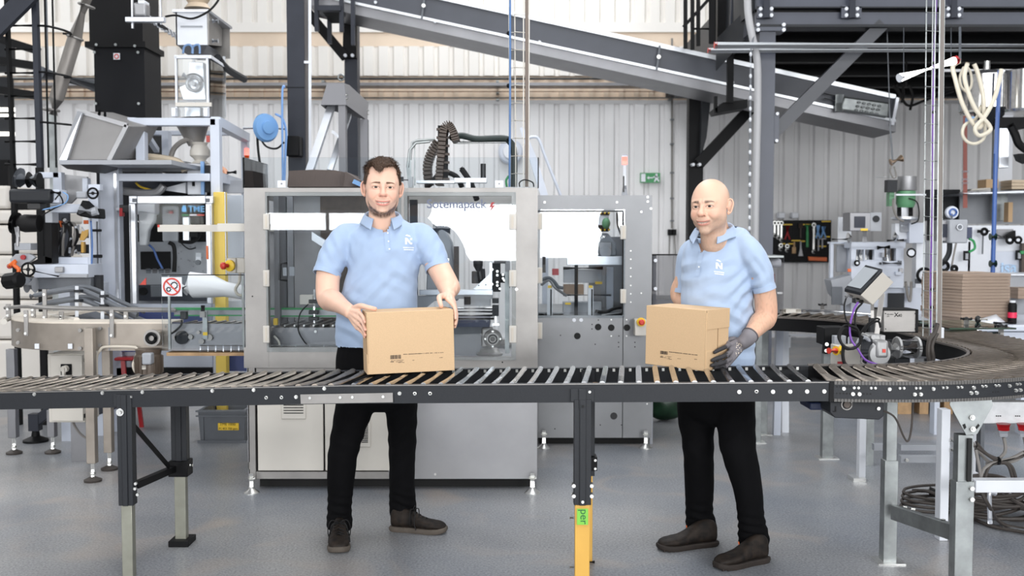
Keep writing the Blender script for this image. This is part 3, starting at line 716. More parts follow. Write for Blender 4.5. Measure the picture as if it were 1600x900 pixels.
# brand lettering on the pane
mb=MB(); o_=P(667,325,FD-0.008); put_text(mb,'Sotemapack',o_,(1,0,0),(0,0,1),width=(P(761,325,FD).x-o_.x),bold=0.015)
lo=mb.build('brand_lettering',mat('lettering_grey',srgb(104,110,132),0.5),t)
mb=MB(); o_=P(725,331,FD-0.008); put_text(mb,'a Rotzinger company',o_,(1,0,0),(0,0,1),width=(P(759,331,FD).x-o_.x)); mb.build('small_lettering',MC['lettering_grey'],lo)
MB().pp([(768,316),(773,316),(769.5,321),(774,320.5),(765,331),(768.5,323.5),(764.5,324)],FD-0.008,0.001).build('lightning_mark',REDD,lo,label='dark red lightning mark after the lettering')
for x_,y_ in((424,463),(807,452)):
    q=P(394.5 if x_==424 else 807,y_,FD); MB().cyl(q,q-V(0,0.003,0),0.004 if x_==424 else 0.008,n=10).build('bolt',ZINC if x_!=424 else HOLE,t)
q=P(785,566,FD); MB().cyl(q,q-V(0,0.001,0),0.0045,n=10).build('hole',HOLE,t)
# upper guard
mb=MB(); a=P(380,246,FD+0.03); b=P(841,292,FD+0.03); mb.b2(a.x,b.x,FD+0.03,FD+0.036,zt,a.z)
gp=mb.build('upper_guard',PC,t)
MB().b2(a.x,a.x+0.006,FD+0.03,FD+0.6,zt,a.z).build('upper_guard',PC,t)
mb=MB(); mb.b2(a.x-0.003,a.x+0.003,FD+0.025,FD+0.04,zt,a.z); mb.b2(b.x-0.003,b.x+0.003,FD+0.025,FD+0.04,zt,a.z); mb.build('guard_edge',BLACK,gp)
for x in(440,780):MB().pb(x-6.5,282,x+6.5,293,FD+0.02,0.008).build('guard_tab',WHITE,t); q=P(x,287,FD+0.02); MB().cyl(q,q-V(0,0.004,0),0.005,n=8).build('bolt',STEELD,t)
def foot(x,y,parent,r=0.045,zt_=0.11,top=0.012):
    g=G(x,y); mb=MB(); mb.lathe([(r,0),(r,0.004),(r*0.55,0.018),(top*1.3,0.026),(top*1.3,0.034)],(g.x,g.y,0),n=20); mb.cyl((g.x,g.y,0.02),(g.x,g.y,zt_),top,n=10); mb.cyl((g.x,g.y,zt_-0.03),(g.x,g.y,zt_-0.018),top*1.7,n=6)
    return mb.build('foot',ZINC,parent)
foot(393,770,t); foot(832,770,t)
for x_ in(xl+0.05,xr-0.05):MB().lathe([(0.045,0),(0.045,0.004),(0.02,0.02),(0.013,0.03),(0.013,0.12)],(x_,FD+DEP-0.05,0),n=16).build('foot',ZINC,t)
# --- inside, left bay
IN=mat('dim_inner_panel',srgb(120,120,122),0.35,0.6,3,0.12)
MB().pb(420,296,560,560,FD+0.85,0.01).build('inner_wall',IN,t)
MB().pb(500,296,640,560,FD+0.80,0.01).build('inner_wall',BROWN,t,label='brown stack of carton blanks seen through the left pane')
mb=MB(); mb.pb(427,306,438,548,FD+0.25,0.25); mb.pb(448,306,460,548,FD+0.45,0.03); mb.build('inner_post',STEELD,t)
mb=MB(); h_=[(437,408),(437,440),(448,440),(448,408)]; mb.tube([P(449,411,FD+0.06),P(438,412,FD+0.05),P(437,437,FD+0.05),P(449,438,FD+0.06)],0.008,8); hd=mb.build('door_handle',PLAST,t)
MB().pb(442,418,448,431,FD+0.05,0.01).pb(452,417,460,431,FD+0.05,0.01).build('latch',LGREY,hd)
MB().prism([P(487,362,FD+0.5),P(523,385,FD+0.5),P(523,398,FD+0.5),P(487,375,FD+0.5)],(0,0.04,0)).build('slanted_bar',ALU,t)
GY0,GY1=482.0,487.5
mb=MB(); mb.pb(421,484,622,496,FD+0.30,0.03); mb.build('guide_rail',STEEL,t); MB().pb(421,481.5,622,484,FD+0.29,0.04).pb(421,493,622,495,FD+0.29,0.03).build('guide_strip',GREEN,t,label='green sliding strip')
mb=MB(); mb.pb(421,512,640,544,FD+0.16,0.02); mb.build('belt_side',STEELD,t); MB().b2(P(421,512,FD+0.18).x,P(640,512,FD+0.18).x,FD+0.18,FD+0.62,P(0,512,FD+0.16).z-0.01,P(0,512,FD+0.16).z).build('belt',PLAST,t)
for i in range(7):
    a=P(430+i*15,512,FD+0.18); MB().cyl(a+V(0,0,0.012),a+V(0.03,0.42,0.012),0.006,n=8).build('roller',ZINC,t)
for y in(540,547):
    MB().cyl(P(424,y,FD+0.05),P(622,y,FD+0.05),0.004,n=6).build('wire_tray',ALU,t)
mb=MB()
for x in range(440,620,22):mb.cyl(P(x,539,FD+0.05),P(x,548,FD+0.05),0.003,n=6)
mb.build('wire_tray',ALU,t,kind='stuff')
q=P(493,518,FD+0.155); MB().cyl(q,q-V(0,0.005,0),0.008,n=12).build('bolt',ZINC,t)
sr=MB().cyl(P(491,452,FD+0.25),P(491,505,FD+0.25),0.006,n=8).build('sensor_rod',CHROME,t)
for y in(471,488,498):MB().pb(482,y-3,497,y+3,FD+0.24,0.03).build('rod_clamp',PLAST,sr,bev=0.003)
MB().pb(468,461,489,476,FD+0.26,0.04).build('sensor',CREAM,t,bev=0.003)
cable('sensor_cable',[P(482,475,FD+0.24),P(469,490,FD+0.22),P(466,515,FD+0.14),P(475,533,FD+0.12),P(480,538,FD+0.1)],0.004,RUBBER,t)
cable('sensor_cable',[P(428,525,FD+0.1),P(436,535,FD+0.08),P(437,550,FD+0.08),P(434,560,FD+0.08)],0.006,CREAM,t)
MB().pb(427,498,433,508,FD+0.1,0.03).build('sensor',YELLB,t)
# --- inside, right bay
mb=MB(); mb.pb(640,312,652,470,FD+0.3,0.06); mb.build('cable_duct',DARK,t)
pod=MB().prism([P(670,360,FD+0.5),P(690,350,FD+0.5),P(706,380,FD+0.5),P(716,470,FD+0.5),P(665,470,FD+0.5)],(0,0.15,0)).build('glue_unit',LGREY,t,bev=0.008)
mb=MB(); q=P(677,357,FD+0.3); mb.cyl(q,q+V(0.10,0,0),0.035,n=16); mb.cyl(q+V(0.02,0,0),q+V(0.03,0,0),0.045,n=16); mb.build('pulley',STEEL,t)
MB().pb(709,385,717,440,FD+0.45,0.03).build('brown_strip',BROWN,t)
mb=MB(); mb.pb(770,345,790,385,FD+0.35,0.1); mb.pb(772,395,790,412,FD+0.34,0.1); mb.build('actuator',PLAST,t,bev=0.004)
MB().pb(771,384,790,397,FD+0.33,0.1).build('actuator_block',STEEL,t); MB().pb(774,367,784,383,FD+0.34,0.01).build('name_plate',WHITE,t)
MB().pb(789,348,797,450,FD+0.4,0.1).build('cylinder_column',STEELD,t)
cable('corrugated_hose',[P(752,440,FD+0.3),P(748,400,FD+0.3),P(754,365,FD+0.3),P(766,345,FD+0.32),P(772,342,FD+0.35)],0.018,PLAST,t,n=10)
mb=MB(); mb.lathe([(0.012,-0.07),(0.028,-0.04),(0.03,0.06),(0.02,0.10)],P(747,405,FD+0.28),(0,0,1),16); mb.build('gripper_bulb',PLAST,t)
mb=MB(); mb.pp([(736,455),(765,428),(765,410),(769,410),(769,457),(736,457)],FD+0.22,0.012); tp_=mb.build('triangle_plate',ALU,t)
for x_,y_ in((748,446),(759,445)):q=P(x_,y_,FD+0.22); MB().cyl(q,q-V(0,0.002,0),0.004,n=8).build('hole',HOLE,tp_)
ab=MB().pb(769,411,782,456,FD+0.2,0.05).pb(782,428,789,442,FD+0.2,0.05).build('valve_block',BLACK,t,bev=0.003)
for x_,y_ in((777,424),(769,421),(777,430),(769,444),(777,441),(777,446),(786,429),(786,435),(788,438),(781,451)):
    q=P(x_,y_,FD+0.2); MB().cyl(q,q-V(0,0.006,0),0.0075,n=8).build('bolt',ZINC,ab)
MB().pb(737,424,756,443,FD+0.32,0.08).build('servo_motor',PLAST,t,bev=0.004)
cable('bellows',[P(756,440,FD+0.3),P(755,420,FD+0.3)],0.012,DARK,t)
MB().pb(655,453,770,461,FD+0.16,0.05).build('cross_beam',ALU,t,bev=0.002)
MB().pp([(640,462),(690,462),(662,484),(640,484)],FD+0.2,0.02).build('bent_plate',LGREY,t)
MB().pb(710,461,770,467,FD+0.3,0.05).pb(725,467,767,478,FD+0.32,0.05).build('carriage',STEEL,t); MB().pb(725,464,735,476,FD+0.25,0.06).build('carriage_block',DARK,t)
for y_ in(482,487,493,498):MB().cyl(P(700,y_,FD+0.2),P(772,y_,FD+0.2),0.0075,n=10).build('guide_shaft',CHROME,t)
MB().pb(769,478,779,494,FD+0.18,0.1).pb(769,467,779,474,FD+0.18,0.1).build('shaft_block',DARK,t,bev=0.002)
MB().pb(640,500,765,511,FD+0.22,0.3).build('belt',NAVY,t); MB().pb(638,511,765,556,FD+0.5,0.01).build('inner_wall',LGREY,t)
MB().pb(773,494,776,507,FD+0.15,0.01).build('pin',ZINC,t); MB().pb(769,505,780,509,FD+0.14,0.02).build('pin_plate',ZINC,t)
MB().pb(789,425,796,552,FD+0.12,0.02).build('glass_edge',GALV,t)
gm=MB().pb(752,513,770,543,FD+0.16,0.12).build('gear_motor',STEELW,t,bev=0.01)
q=P(770,529,FD+0.15); fl=MB().lathe([(0.035,-0.03),(0.052,-0.015),(0.055,0.0),(0.05,0.03)],q,(0,1,0),28).build('gear_flange',STEELW,gm)
MB().torus(q-V(0,0.034,0),0.024,0.005,(0,1,0),24,8).build('bore_ring',BLACK,fl); MB().cyl(q-V(0,0.035,0),q-V(0,0.02,0),0.015,n=14).build('bore',HOLE,fl)
for an in(0,90,180,270):p_=q+V(math.cos(math.radians(an))*0.043,-0.018,math.sin(math.radians(an))*0.043); MB().cyl(p_,p_-V(0,0.008,0),0.006,n=8).build('bolt',ZINC,fl)
MB().lathe([(0.075,0),(0.08,0.012),(0.06,0.02),(0.05,0.04)],P(765,555,FD+0.22),(0,0,1),28).build('motor_base',STEELW,gm)
# --- on top of the packer
ch=spline([P(671,284,FD+0.5),P(669,255,FD+0.5),P(676,235,FD+0.5),P(688,220,FD+0.5)],6)
def chain(name,pts,w,h,parent,m=BROWN,label=None,cat=None):
    mb=MB()
    for i in range(len(pts)-1):
        a,b=pts[i],pts[i+1]; mb.beam(a,a.lerp(b,0.86),w,h,(0,1,0))if False else mb.beam(a,a.lerp(b,0.86),h,w,(0,1,0))
    o=mb.build(name,m,parent,label=label,cat=cat); return o
def arc_chain(pix,D,wide,thick,parent=None,**k):
    pts=spline([P(x,y,D)for x,y in pix],5); mb=MB()
    for i in range(len(pts)-1):
        a,b=pts[i],pts[i+1]; mb.beam(a,a.lerp(b,0.82),thick,wide,(0,1,0))
    return mb.build('cable_chain',BROWN,parent,bev=0.002,**k)
cc=thing('energy_chain','thick brown articulated cable chain looping above the case packer','cable chain',P(690,292,FD+0.5)); setz(cc,zt)
arc_chain([(687,290),(688,265),(691,235),(694,205),(701,196),(708,205),(713,222)],FD+0.40,0.16,0.045,cc)
arc_chain([(671,290),(668,262),(674,240),(685,222)],FD+0.62,0.14,0.05,cc)
MB().pb(684,196,700,286,FD+0.38,0.02).build('chain_side',BLACK,cc)
mb=MB()
for y in range(200,285,13):mb.pb(682,y,702,y+3.5,FD+0.365,0.03)
mb.build('chain_bars',BROWN,cc,kind='stuff')
cable('cable_bundle',[P(705,215,FD+0.45),P(722,212,FD+0.5),P(745,217,FD+0.5),P(785,216,FD+0.5),P(797,222,FD+0.5),P(803,238,FD+0.5),P(803,292,FD+0.5)],0.02,mat('dark_green_cable',srgb(30,42,40),0.5),cc,n=10)
wt=thing('wire_basket_tray','horizontal wire basket cable tray above the case packer, left of the vertical one','cable tray',P(640,292,FD+0.55)); setz(wt,zt)
mb=MB()
for y_,d_ in((222,0.5),(224,0.62)):mb.tube([P(641,290,FD+d_),P(641,250,FD+d_),P(644,y_,FD+d_),P(652,y_-3,FD+d_),P(680,y_-5,FD+d_)],0.006,6); mb.tube([P(710,y_,FD+d_),P(795,y_-1,FD+d_)],0.004,6)
for x_ in range(712,795,12):mb.cyl(P(x_,217,FD+0.5),P(x_,223,FD+0.5),0.0025,n=5)
mb.tube([P(640,290,FD+0.5),P(637,262,FD+0.5),P(640,235,FD+0.5),P(650,223,FD+0.5),P(672,221,FD+0.5)],0.009,6); mb.tube([P(648,290,FD+0.52),P(648,226,FD+0.52)],0.004,6)
mb.build('wire_mesh',GALV,wt)
mb=MB(); mb.pb(650,282,710,286,FD+0.3,0.1); mb.pb(710,278,760,285,FD+0.35,0.12); mb.pb(728,285,735,293,FD+0.36,0.05); top_=mb.build('top_rail',ALU,t)
MB().lathe([(0.016,0),(0.016,0.085)],P(755,278,FD+0.42),n=14).build('spring_post',PLAST,t)
mb=MB(); mb.tube([P(622,281,FD+0.2),P(645,281,FD+0.2)],0.008,8); mb.pb(638,276,645,293,FD+0.18,0.03); mb.build('pneumatic_valve',STEEL,t)
MB().pb(622,276,630,283,FD+0.19,0.03).build('valve_knob',PLAST,t)
mb=MB(); mb.tube(spline([P(664,293,FD+0.5),P(672,288,FD+0.5),P(690,270,FD+0.5),P(712,275,FD+0.5),P(722,293,FD+0.5)],5),0.016,8); mb.build('black_hose',RUBBER,t)
cable('black_hose',[P(720,262,FD+0.5),P(735,285,FD+0.5),P(745,312,FD+0.45)],0.018,RUBBER,t)
cable('green_hose',[P(792,292,FD+0.3),P(791,282,FD+0.3),P(795,275,FD+0.3)],0.007,GREEN,t)
cable('blue_hose',[P(797,0,FD+0.25),P(797,150,FD+0.25),P(796,292,FD+0.25)],0.0065,mat('blue_hose',srgb(70,110,160),0.4),None,label='thin blue air hose hanging straight down beside the vertical wire ladder tray',cat='hose',origin=P(797,290,FD+0.25))
cable('cable_loop',[P(812,292,FD+0.25),P(812,285,FD+0.25),P(820,281,FD+0.25),P(832,285,FD+0.25),P(834,292,FD+0.25)],0.004,RUBBER,t)
# white tubular brace right of the packer
b_=thing('support_bracket','white painted slanted bracket with bent tube behind the right end of the packer','bracket',P(850,305,8.5)); setz(b_,0)
MB().prism([P(812,200,8.5),P(818,198,8.5),P(838,245,8.5),P(858,310,8.5),P(846,310,8.5)],(0,0.04,0)).build('plate',WHITEB,b_)
mb=MB().tube(spline([P(822,218,8.45),P(832,214,8.45),P(842,218,8.45),P(852,245,8.45),P(876,305,8.45)],5),0.012,8).build('tube',WHITEB,b_)
MB().beam(P(852,309,8.5),V(P(852,309,8.5).x,8.5,0),0.05,0.05,(0,1,0)).build('post',WHITEB,b_)
# brown carton magazine + aluminium profiles and hood
mg=thing('carton_magazine','stack of brown carton blanks leaning in the magazine above the left packer bay','carton stack',P(500,292,FD+0.7)); setz(mg,zt)
MB().prism([P(449,292,FD+0.66),P(451,267,FD+0.66),P(490,265,FD+0.66),P(523,266,FD+0.66),P(545,270,FD+0.66),P(552,292,FD+0.66)],(0,0.4,0)).build('blanks',mat('kraft_blanks',srgb(98,84,78),0.8,0,40,0.2,stretch=(30,1,1)),mg)
MB().prism([P(540,268,FD+0.55),P(562,282,FD+0.55),P(558,292,FD+0.55),P(536,292,FD+0.55)],(0,0.2,0)).build('blanks',MC['kraft_blanks'],mg)
MB().prism([P(553,280,FD+0.5),P(566,286,FD+0.5),P(564,292,FD+0.5),P(550,286,FD+0.5)],(0,0.06,0)).build('clip',LBLUE,mg)
hd=thing('lift_mast','grey hooded lift mast with aluminium struts rising behind the younger man','machine part',P(540,292,7.6)); setz(hd,0)
HG=mat('mast_grey',srgb(122,122,126),0.45,0.2)
ho=MB(); F0=[P(511,130,7.5),P(538,130,7.5),P(541,164,7.5),P(501,164,7.5)]; B0=[P(511,130,7.9),P(540,130,7.9),P(576,160,8.0),P(576,188,8.0)]
a0,a1,a2_,a3_=F0; ho.add([a0,a1,a2_,a3_,P(546,133,8.1),P(576,160,8.3),P(574,188,8.3),P(520,133,8.1),P(508,170,8.3)],[(0,1,2,3),(1,4,5,6,2),(0,7,4,1),(0,3,8,7),(7,8,6,5,4)])
ho.build('hood',HG,hd)
mb=MB(); mb.pb(528.5,164,541,340,7.52,0.08); mb.build('post',HG,hd); mb=MB().pb(563,186,575,340,8.2,0.08).build('post',HG,hd)
mb=MB(); mb.beam(P(518,166,7.6),P(476,292,7.0),0.05,0.05,(0,1,0)); mb.build('strut',ALU,hd); MB().beam(P(545,180,7.9),P(515,268,7.5),0.04,0.04,(0,1,0)).build('strut',ALU,hd)
MB().beam(P(519,205,7.7),P(531,215,7.7),0.02,0.02,(0,1,0)).build('strut',ALU,hd)
for s_ in(0.012,-0.012):MB().beam(P(518,166,7.57)+V(s_,0,0),P(476,292,6.97)+V(s_,0,0),0.003,0.003,(0,1,0)).build('groove',STEELD,hd)
MB().torus(P(533,121,7.6),0.022,0.006,(0,1,0),16,8).build('lifting_eye',GALV,hd)
for q in((541,149),(541,155),(574,173),(574,179)):c=P(q[0],q[1],7.5 if q[0]<560 else 8.25); MB().cyl(c,c+V(0.012,-0.004,0),0.006,n=8).build('bolt',ZINC,hd)
MB().beam(V(P(535,300,7.56).x,7.56,0),P(535,338,7.56),0.06,0.06,(0,1,0)).build('post_base',HG,hd); MB().beam(V(P(569,300,8.24).x,8.24,0),P(569,338,8.24),0.06,0.06,(0,1,0)).build('post_base',HG,hd)

# ================================================================ SECOND MACHINE
SD=7.0
CP2=thing('carton_erector','grey sheet steel machine with windowed door between the packer and the older man','machine',(P(930,500,SD).x,SD+0.6,0)); t=CP2
SMAT=mat('satin_sheet',srgb(132,133,135),0.42,0.6,3,0.10,0.08,140)
holes=[(841.5,331,973,493)]
mb=MB(); mb.holed((838,305,1018,684),holes,SD,0.012); mb.build('front_panel',SMAT,t)
x0=P(838,500,SD).x; x1=P(1018,500,SD).x; z1=P(0,305,SD).z; z0=P(0,684,SD).z; zd_=P(0,493,SD).z
mb=MB(); mb.b2(x1-0.012,x1,SD+0.012,SD+1.2,z0,z1); mb.b2(x0,x1,SD+1.188,SD+1.2,z0,zd_); mb.b2(x0,x1,SD+0.3,SD+1.188,zd_-0.01,zd_); mb.b2(x0,x0+0.012,SD+0.012,SD+1.2,z0,zd_)
mb.b2(x0,x1,SD+1.16,SD+1.2,z1-0.04,z1); mb.b2(x0,x0+0.03,SD+1.16,SD+1.2,z0,z1); mb.build('housing',SMAT,t)
MB().pb(838,327,976,497,SD-0.007,0.005).build('door_pane',PC,t)
mb=MB(); a=P(838,329.5,SD-0.008); mb.pb(838,329.2,974,331,SD-0.009,0.003); mb.pb(972.5,331,974,492,SD-0.009,0.003); mb.build('door_seal',BLACK,t)
for(x_,y0,y1)in((974,352,374),(974,452,474),(843,333,359),(843,504,530),(843,418,443)):
    h_=MB().pb(x_-4.5,y0,x_+4.5,y1,SD-0.03,0.022).build('hinge',HING,t,bev=0.004); MB().pb(x_-1,y0+2,x_+2.4,y1-2,SD-0.034,0.006).build('hinge_pin',BEIGE,h_)
for x_,y_,r in((902,525,5.2),(934.5,511,5.2),(955,512,5.2),(979.5,512,5.2),(959,650,5.6)):
    q=P(x_,y_,SD); h_=MB().cyl(q,q-V(0,0.0015,0),r*SD/1600,n=24).build('knockout_hole',HOLE if y_<600 else PLAST,t)
for x_,y_ in((897,500),(908,500)):q=P(x_,y_,SD); MB().cyl(q,q-V(0,0.005,0),0.013,n=16).build('plug',WHITE,t)
for x_,y_ in((851,316),(964,316),(1012,308),(1012,315),(1017,326),(1002,331),(955,499.5),(979,499.5),(955,525),(979,525),(985.5,392),(985.5,405),(985.5,419),(985.5,432),(985.5,446),(985.5,459),(985.5,472),(1002,458),(1011,631)):
    q=P(x_,y_,SD); MB().cyl(q,q-V(0,0.005,0),0.0075 if y_<340 else 0.0055,n=10).build('rivet',ZINC,t)
mb=MB()
for x_,y_ in((935,500),(967,525),(930,538),(966.5,535),(966.5,542),(992,535),(992,542),(925,507),(925,514),(938,664),(875.7,524),(971,664),(867,670)):q=P(x_,y_,SD); mb.cyl(q,q-V(0,0.001,0),0.0045,n=8)
mb.build('drill_hole',HOLE,t,kind='stuff')
foot(1009,700,t,0.045,0.12); foot(850,700,t,0.045,0.12)
for xx in(x0+0.05,x1-0.05):MB().lathe([(0.045,0),(0.045,0.004),(0.02,0.02),(0.013,0.03),(0.013,0.12)],(xx,SD+1.1,0),n=14).build('foot',ZINC,t)
MB().b2(P(842,690,SD).x,P(1010,690,SD).x,SD+0.08,SD+1.1,0,z0).build('dark_gap_box',HOLE,t)  # black box darkening the gap below this machine too
# inside
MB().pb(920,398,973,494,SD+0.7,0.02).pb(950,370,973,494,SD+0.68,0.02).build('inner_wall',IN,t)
mb=MB(); mb.lathe([(0.05,0),(0.055,0.02),(0.05,0.06)],P(940,362,SD+0.35),n=20)
rb=mb.build('robot_collar',BLACK,t);
mb=MB(); mb.lathe([(0.052,0),(0.05,0.09)],P(940,356,SD+0.35),n=20); mb.build('robot_arm',WHITE,t); MB().lathe([(0.055,0),(0.055,0.022)],P(940,336.5,SD+0.35),n=20).build('robot_collar',BLACK,t)
for k in range(4):
    for yy in(333,359):q=P(932+6.5*k,yy,SD+0.30); MB().sph(q,0.008,10,6).build('yellow_cap',YELLB,t)
MB().sph(P(947,349,SD+0.3),(0.03,0.03,0.04),16,10).build('green_cap',GREENP,t)
mb=MB(); mb.pp([(928,364),(950,364),(962,380),(964,400),(923,400)],SD+0.4,0.1); mb.build('robot_base',LGREY,t,bev=0.01); MB().pb(936,378,956,397,SD+0.33,0.06).build('gearbox',STEELD,t,bev=0.004); q=P(946,394,SD+0.32); MB().cyl(q,q-V(0,0.01,0),0.04,n=20).build('gear_cover',LGREY,t)
MB().pb(886,400.5,972,414,SD+0.25,0.05).build('cross_beam',ALU,t,bev=0.002)
MB().cyl(P(880,419,SD+0.3),P(942,419,SD+0.3),0.012,n=10).build('shaft',BLACK,t)
MB().pb(898,414,903,494,SD+0.24,0.03).build('vertical_post',BLACK,t)
MB().pb(881,421,940,442,SD+0.5,0.1).build('magazine_plate',LGREY,t); MB().pb(881,445,912,460,SD+0.45,0.1).build('carton_blank',CARDB,t); MB().pb(880,472,940,494,SD+0.3,0.1).build('control_box',LGREY,t,bev=0.003)
MB().pb(948,418,958,486,SD+0.6,0.04).build('column',WHITEB,t)
for x_ in(855,919):
    s_=MB().pb(x_,447,x_+8,494,SD+0.12,0.04).build('side_guide',WHITE,t); MB().pb(x_+1,446,x_+7,450,SD+0.115,0.01).build('yellow_label',YELLB,s_); MB().pb(x_+5,452,x_+7,494,SD+0.115,0.01).build('groove',HOLE,s_)
MB().pb(930,440,941,444,SD+0.49,0.01).build('yellow_label',YELLB,t); MB().pb(883,473,892,476,SD+0.29,0.01).build('yellow_label',YELLB,t)
MB().cyl(P(880,461,SD+0.22),P(955,461,SD+0.22),0.008,n=8).build('shaft',CHROME,t)
cable('air_hose',[P(842,440,SD+0.1),P(856,434,SD+0.1),P(866,440,SD+0.1),P(872,448,SD+0.1),P(880,450,SD+0.1)],0.012,GREYP,t)
cable('air_hose',[P(845,446,SD+0.1),P(858,438,SD+0.1),P(868,450,SD+0.1),P(885,462,SD+0.15)],0.010,STEEL,t)
cable('black_hose',[P(972,480,SD+0.2),P(960,482,SD+0.2),P(945,488,SD+0.2),P(930,486,SD+0.2)],0.012,RUBBER,t)
cable('black_hose',[P(972,488,SD+0.2),P(955,490,SD+0.2),P(940,492,SD+0.2)],0.010,STEEL,t)
MB().pb(859,352,867,390,SD+0.35,0.05).build('lamp_unit',STEEL,t,bev=0.005); MB().pb(860.5,356,865.5,386,SD+0.345,0.01).build('lamp_cover',WHITE,t)
MB().pb(863,420,873,430,SD+0.3,0.05).build('red_part',REDD,t); MB().tube([P(850,401,SD-0.02),P(850,426,SD-0.02)],0.011,8).build('door_handle',PLAST,t)
cable('hanging_cable',[P(915,332,SD+0.4),P(917,360,SD+0.4),P(917,400,SD+0.4)],0.006,RUBBER,t); cable('hanging_cable',[P(964,332,SD+0.3),P(965,352,SD+0.3),P(972,372,SD+0.3)],0.006,RUBBER,t)
# signal tower
q=P(976,305,SD+0.4); z0_=q.z; s_=thing('signal_tower','slim signal light with lit red lens on top of the grey second machine','signal light',q)
MB().cyl(q,P(976,290,SD+0.4),0.022,0.012,n=12).build('base',LGREY,s_); MB().cyl(P(976,290,SD+0.4),P(976,258,SD+0.4),0.011,n=12).build('stem',WHITE,s_); MB().pb(973.5,275,975.5,300,SD+0.38,0.01).build('clip',PLAST,s_)
MB().cyl(P(976,257,SD+0.4),P(976,245,SD+0.4),0.020,n=16).build('red_lens',mat('lit_red_lens',(1.0,0.16,0.13),0.3,emit=2.2),s_); MB().cyl(P(976,245,SD+0.4),P(976,241,SD+0.4),0.019,n=16).build('cap',WHITE,s_)
# outfeed guard with white bag behind
g_=thing('outfeed_guard','clear side guard attached right of the grey second machine, behind the older man','guard',P(1040,480,SD)); setz(g_,0)
MB().pb(1019,397,1075,399,SD+0.02,0.03).build('top_edge',BLACK,g_); MB().pb(1019,399,1075,478,SD+0.03,0.006).build('pane',PCS,g_)
for y_ in(407,451):q=P(1024,y_,SD+0.02); MB().cyl(q,q-V(0,0.008,0),0.012,n=12).build('bolt',WHITE,g_)
mb=MB(); mb.pb(1020,399,1024,600,SD+0.05,0.04); mb.pb(1072,399,1076,600,SD+0.05,0.04); mb.build('post',LGREY,g_)
mb=MB(); a=P(1030,478,SD+0.3); mb.pb(1024,468,1072,480,SD+0.1,0.5); mb.build('shelf',STEEL,g_)
MB().beam(V(P(1022,0,SD+.07).x,SD+.07,0),V(P(1022,0,SD+.07).x,SD+.07,0.5),0.02,0.02,(0,1,0)).beam(V(P(1074,0,SD+.07).x,SD+.07,0),V(P(1074,0,SD+.07).x,SD+.07,0.5),0.02,0.02,(0,1,0)).build('post_foot',LGREY,g_)
# emergency stop box
eb=MB().pb(992,499,1010,525,SD-0.10,0.09).build('emergency_stop_box',CREAM,label='cream control box with red mushroom button behind the left edge of the older man\'s carton',cat='switch box',bev=0.006)
q=P(1001.5,503,SD-0.105); MB().cyl(q,q-V(0,0.012,0),0.03,n=20).build('yellow_ring',YELLB,eb); MB().lathe([(0.012,0),(0.012,0.02),(0.02,0.025),(0.02,0.035),(0.012,0.042)],q+V(0,-0.01,0),(0,-1,0),18).build('red_button',RED,eb)
# green waste bag in dark frame
mb=MB(); pts=[]
gb=thing('waste_bag','dark green plastic bag behind the left leg of the older man','bag',G(1040,662))
c=G(1040,662); mb.sph((c.x+0.02,c.y+0.16,0.14),(0.17,0.13,0.14),24,14); bgv=mb
bgv.v=[(x+0.012*math.sin(40*z+25*x),y,max(0,z))for x,y,z in bgv.v]; bgv.build('bag',DGREEN,gb)
# ================================================================ LEFT: INFEED TABLE CONVEYOR
ID=6.05
def zP(y,D):return P(800,y,D).z
it=thing('chain_conveyor','beige stainless curved infeed conveyor with rounded left end feeding the case packer','conveyor',P(190,540,ID)); setz(it,0); t=it
WST=mat('beige_stainless',srgb(158,149,139),0.42,0.5,5,0.22)
zt_=zP(506,ID); zb_=zP(548,ID)
# side wall: straight part then a rounded end
x1_=P(268,520,ID).x; xm=P(125,520,ID).x; R_=0.62; cxx=xm-0.05; cy_=ID+R_-0.0
pts=[(x1_,ID),(xm,ID)]
for i in range(1,15):
    a=-PI/2-(PI*0.92)*i/14; pts.append((cxx+R_*0.95*math.cos(a),cy_+R_*math.sin(a)))
mb=MB(); vs=[]; n=len(pts)
vs=[(a,b,zb_)for a,b in pts]+[(a,b,zt_)for a,b in pts]+[(a,b+0.006,zt_)for a,b in pts]+[(a,b+0.006,zb_)for a,b in pts]
mb.add(vs,[(i,i+1,n+i+1,n+i)for i in range(n-1)]+[(n+i,n+i+1,2*n+i+1,2*n+i)for i in range(n-1)]+[(2*n+i,2*n+i+1,3*n+i+1,3*n+i)for i in range(n-1)])
sw=mb.build('side_wall',WST,t)
mb=MB(); po=[Vector((a,b,zt_+0.004))for a,b in pts]; cen=Vector((cxx,cy_,0))
inn=[]
for i,(a,b)in enumerate(pts):
    if i<2:inn.append((a,b+0.22))
    else:v_=Vector((a-cxx,b-cy_,0))*0.62; inn.append((cxx+v_.x,cy_+v_.y))
vs=[(a,b+0.008,zt_+0.01)for a,b in pts]+[(a,b,zt_+0.01)for a,b in inn]+[(a,b,zt_-0.01)for a,b in inn]+[(a,b+0.008,zt_-0.01)for a,b in pts]
mb.add(vs,[(i,i+1,n+i+1,n+i)for i in range(n-1)]+[(n+i,n+i+1,2*n+i+1,2*n+i)for i in range(n-1)]+[(3*n+i,3*n+i+1,i+1,i)for i in range(n-1)])
mb.build('chain_top',mat('cream_chain',srgb(226,216,202),0.45),t)
for x_ in(128,136,160):q=P(x_,515,ID); MB().b2(P(x_,0,ID).x-0.004,P(x_,0,ID).x+0.004,ID-0.003,ID,zb_,zt_-0.02).build('joint_seam',STEELD,sw)
for x_,y_ in((16,518),(88,522),(88,543),(126,516),(126,544),(157,513),(157,539),(141,541),(16,538)):
    q=P(x_,y_,ID-0.0); q.y=ID-0.004 if x_>100 else ID+0.1; MB().cyl(q,q-V(0,0.01,0),0.011,n=10).build('bolt',STEELW,t)
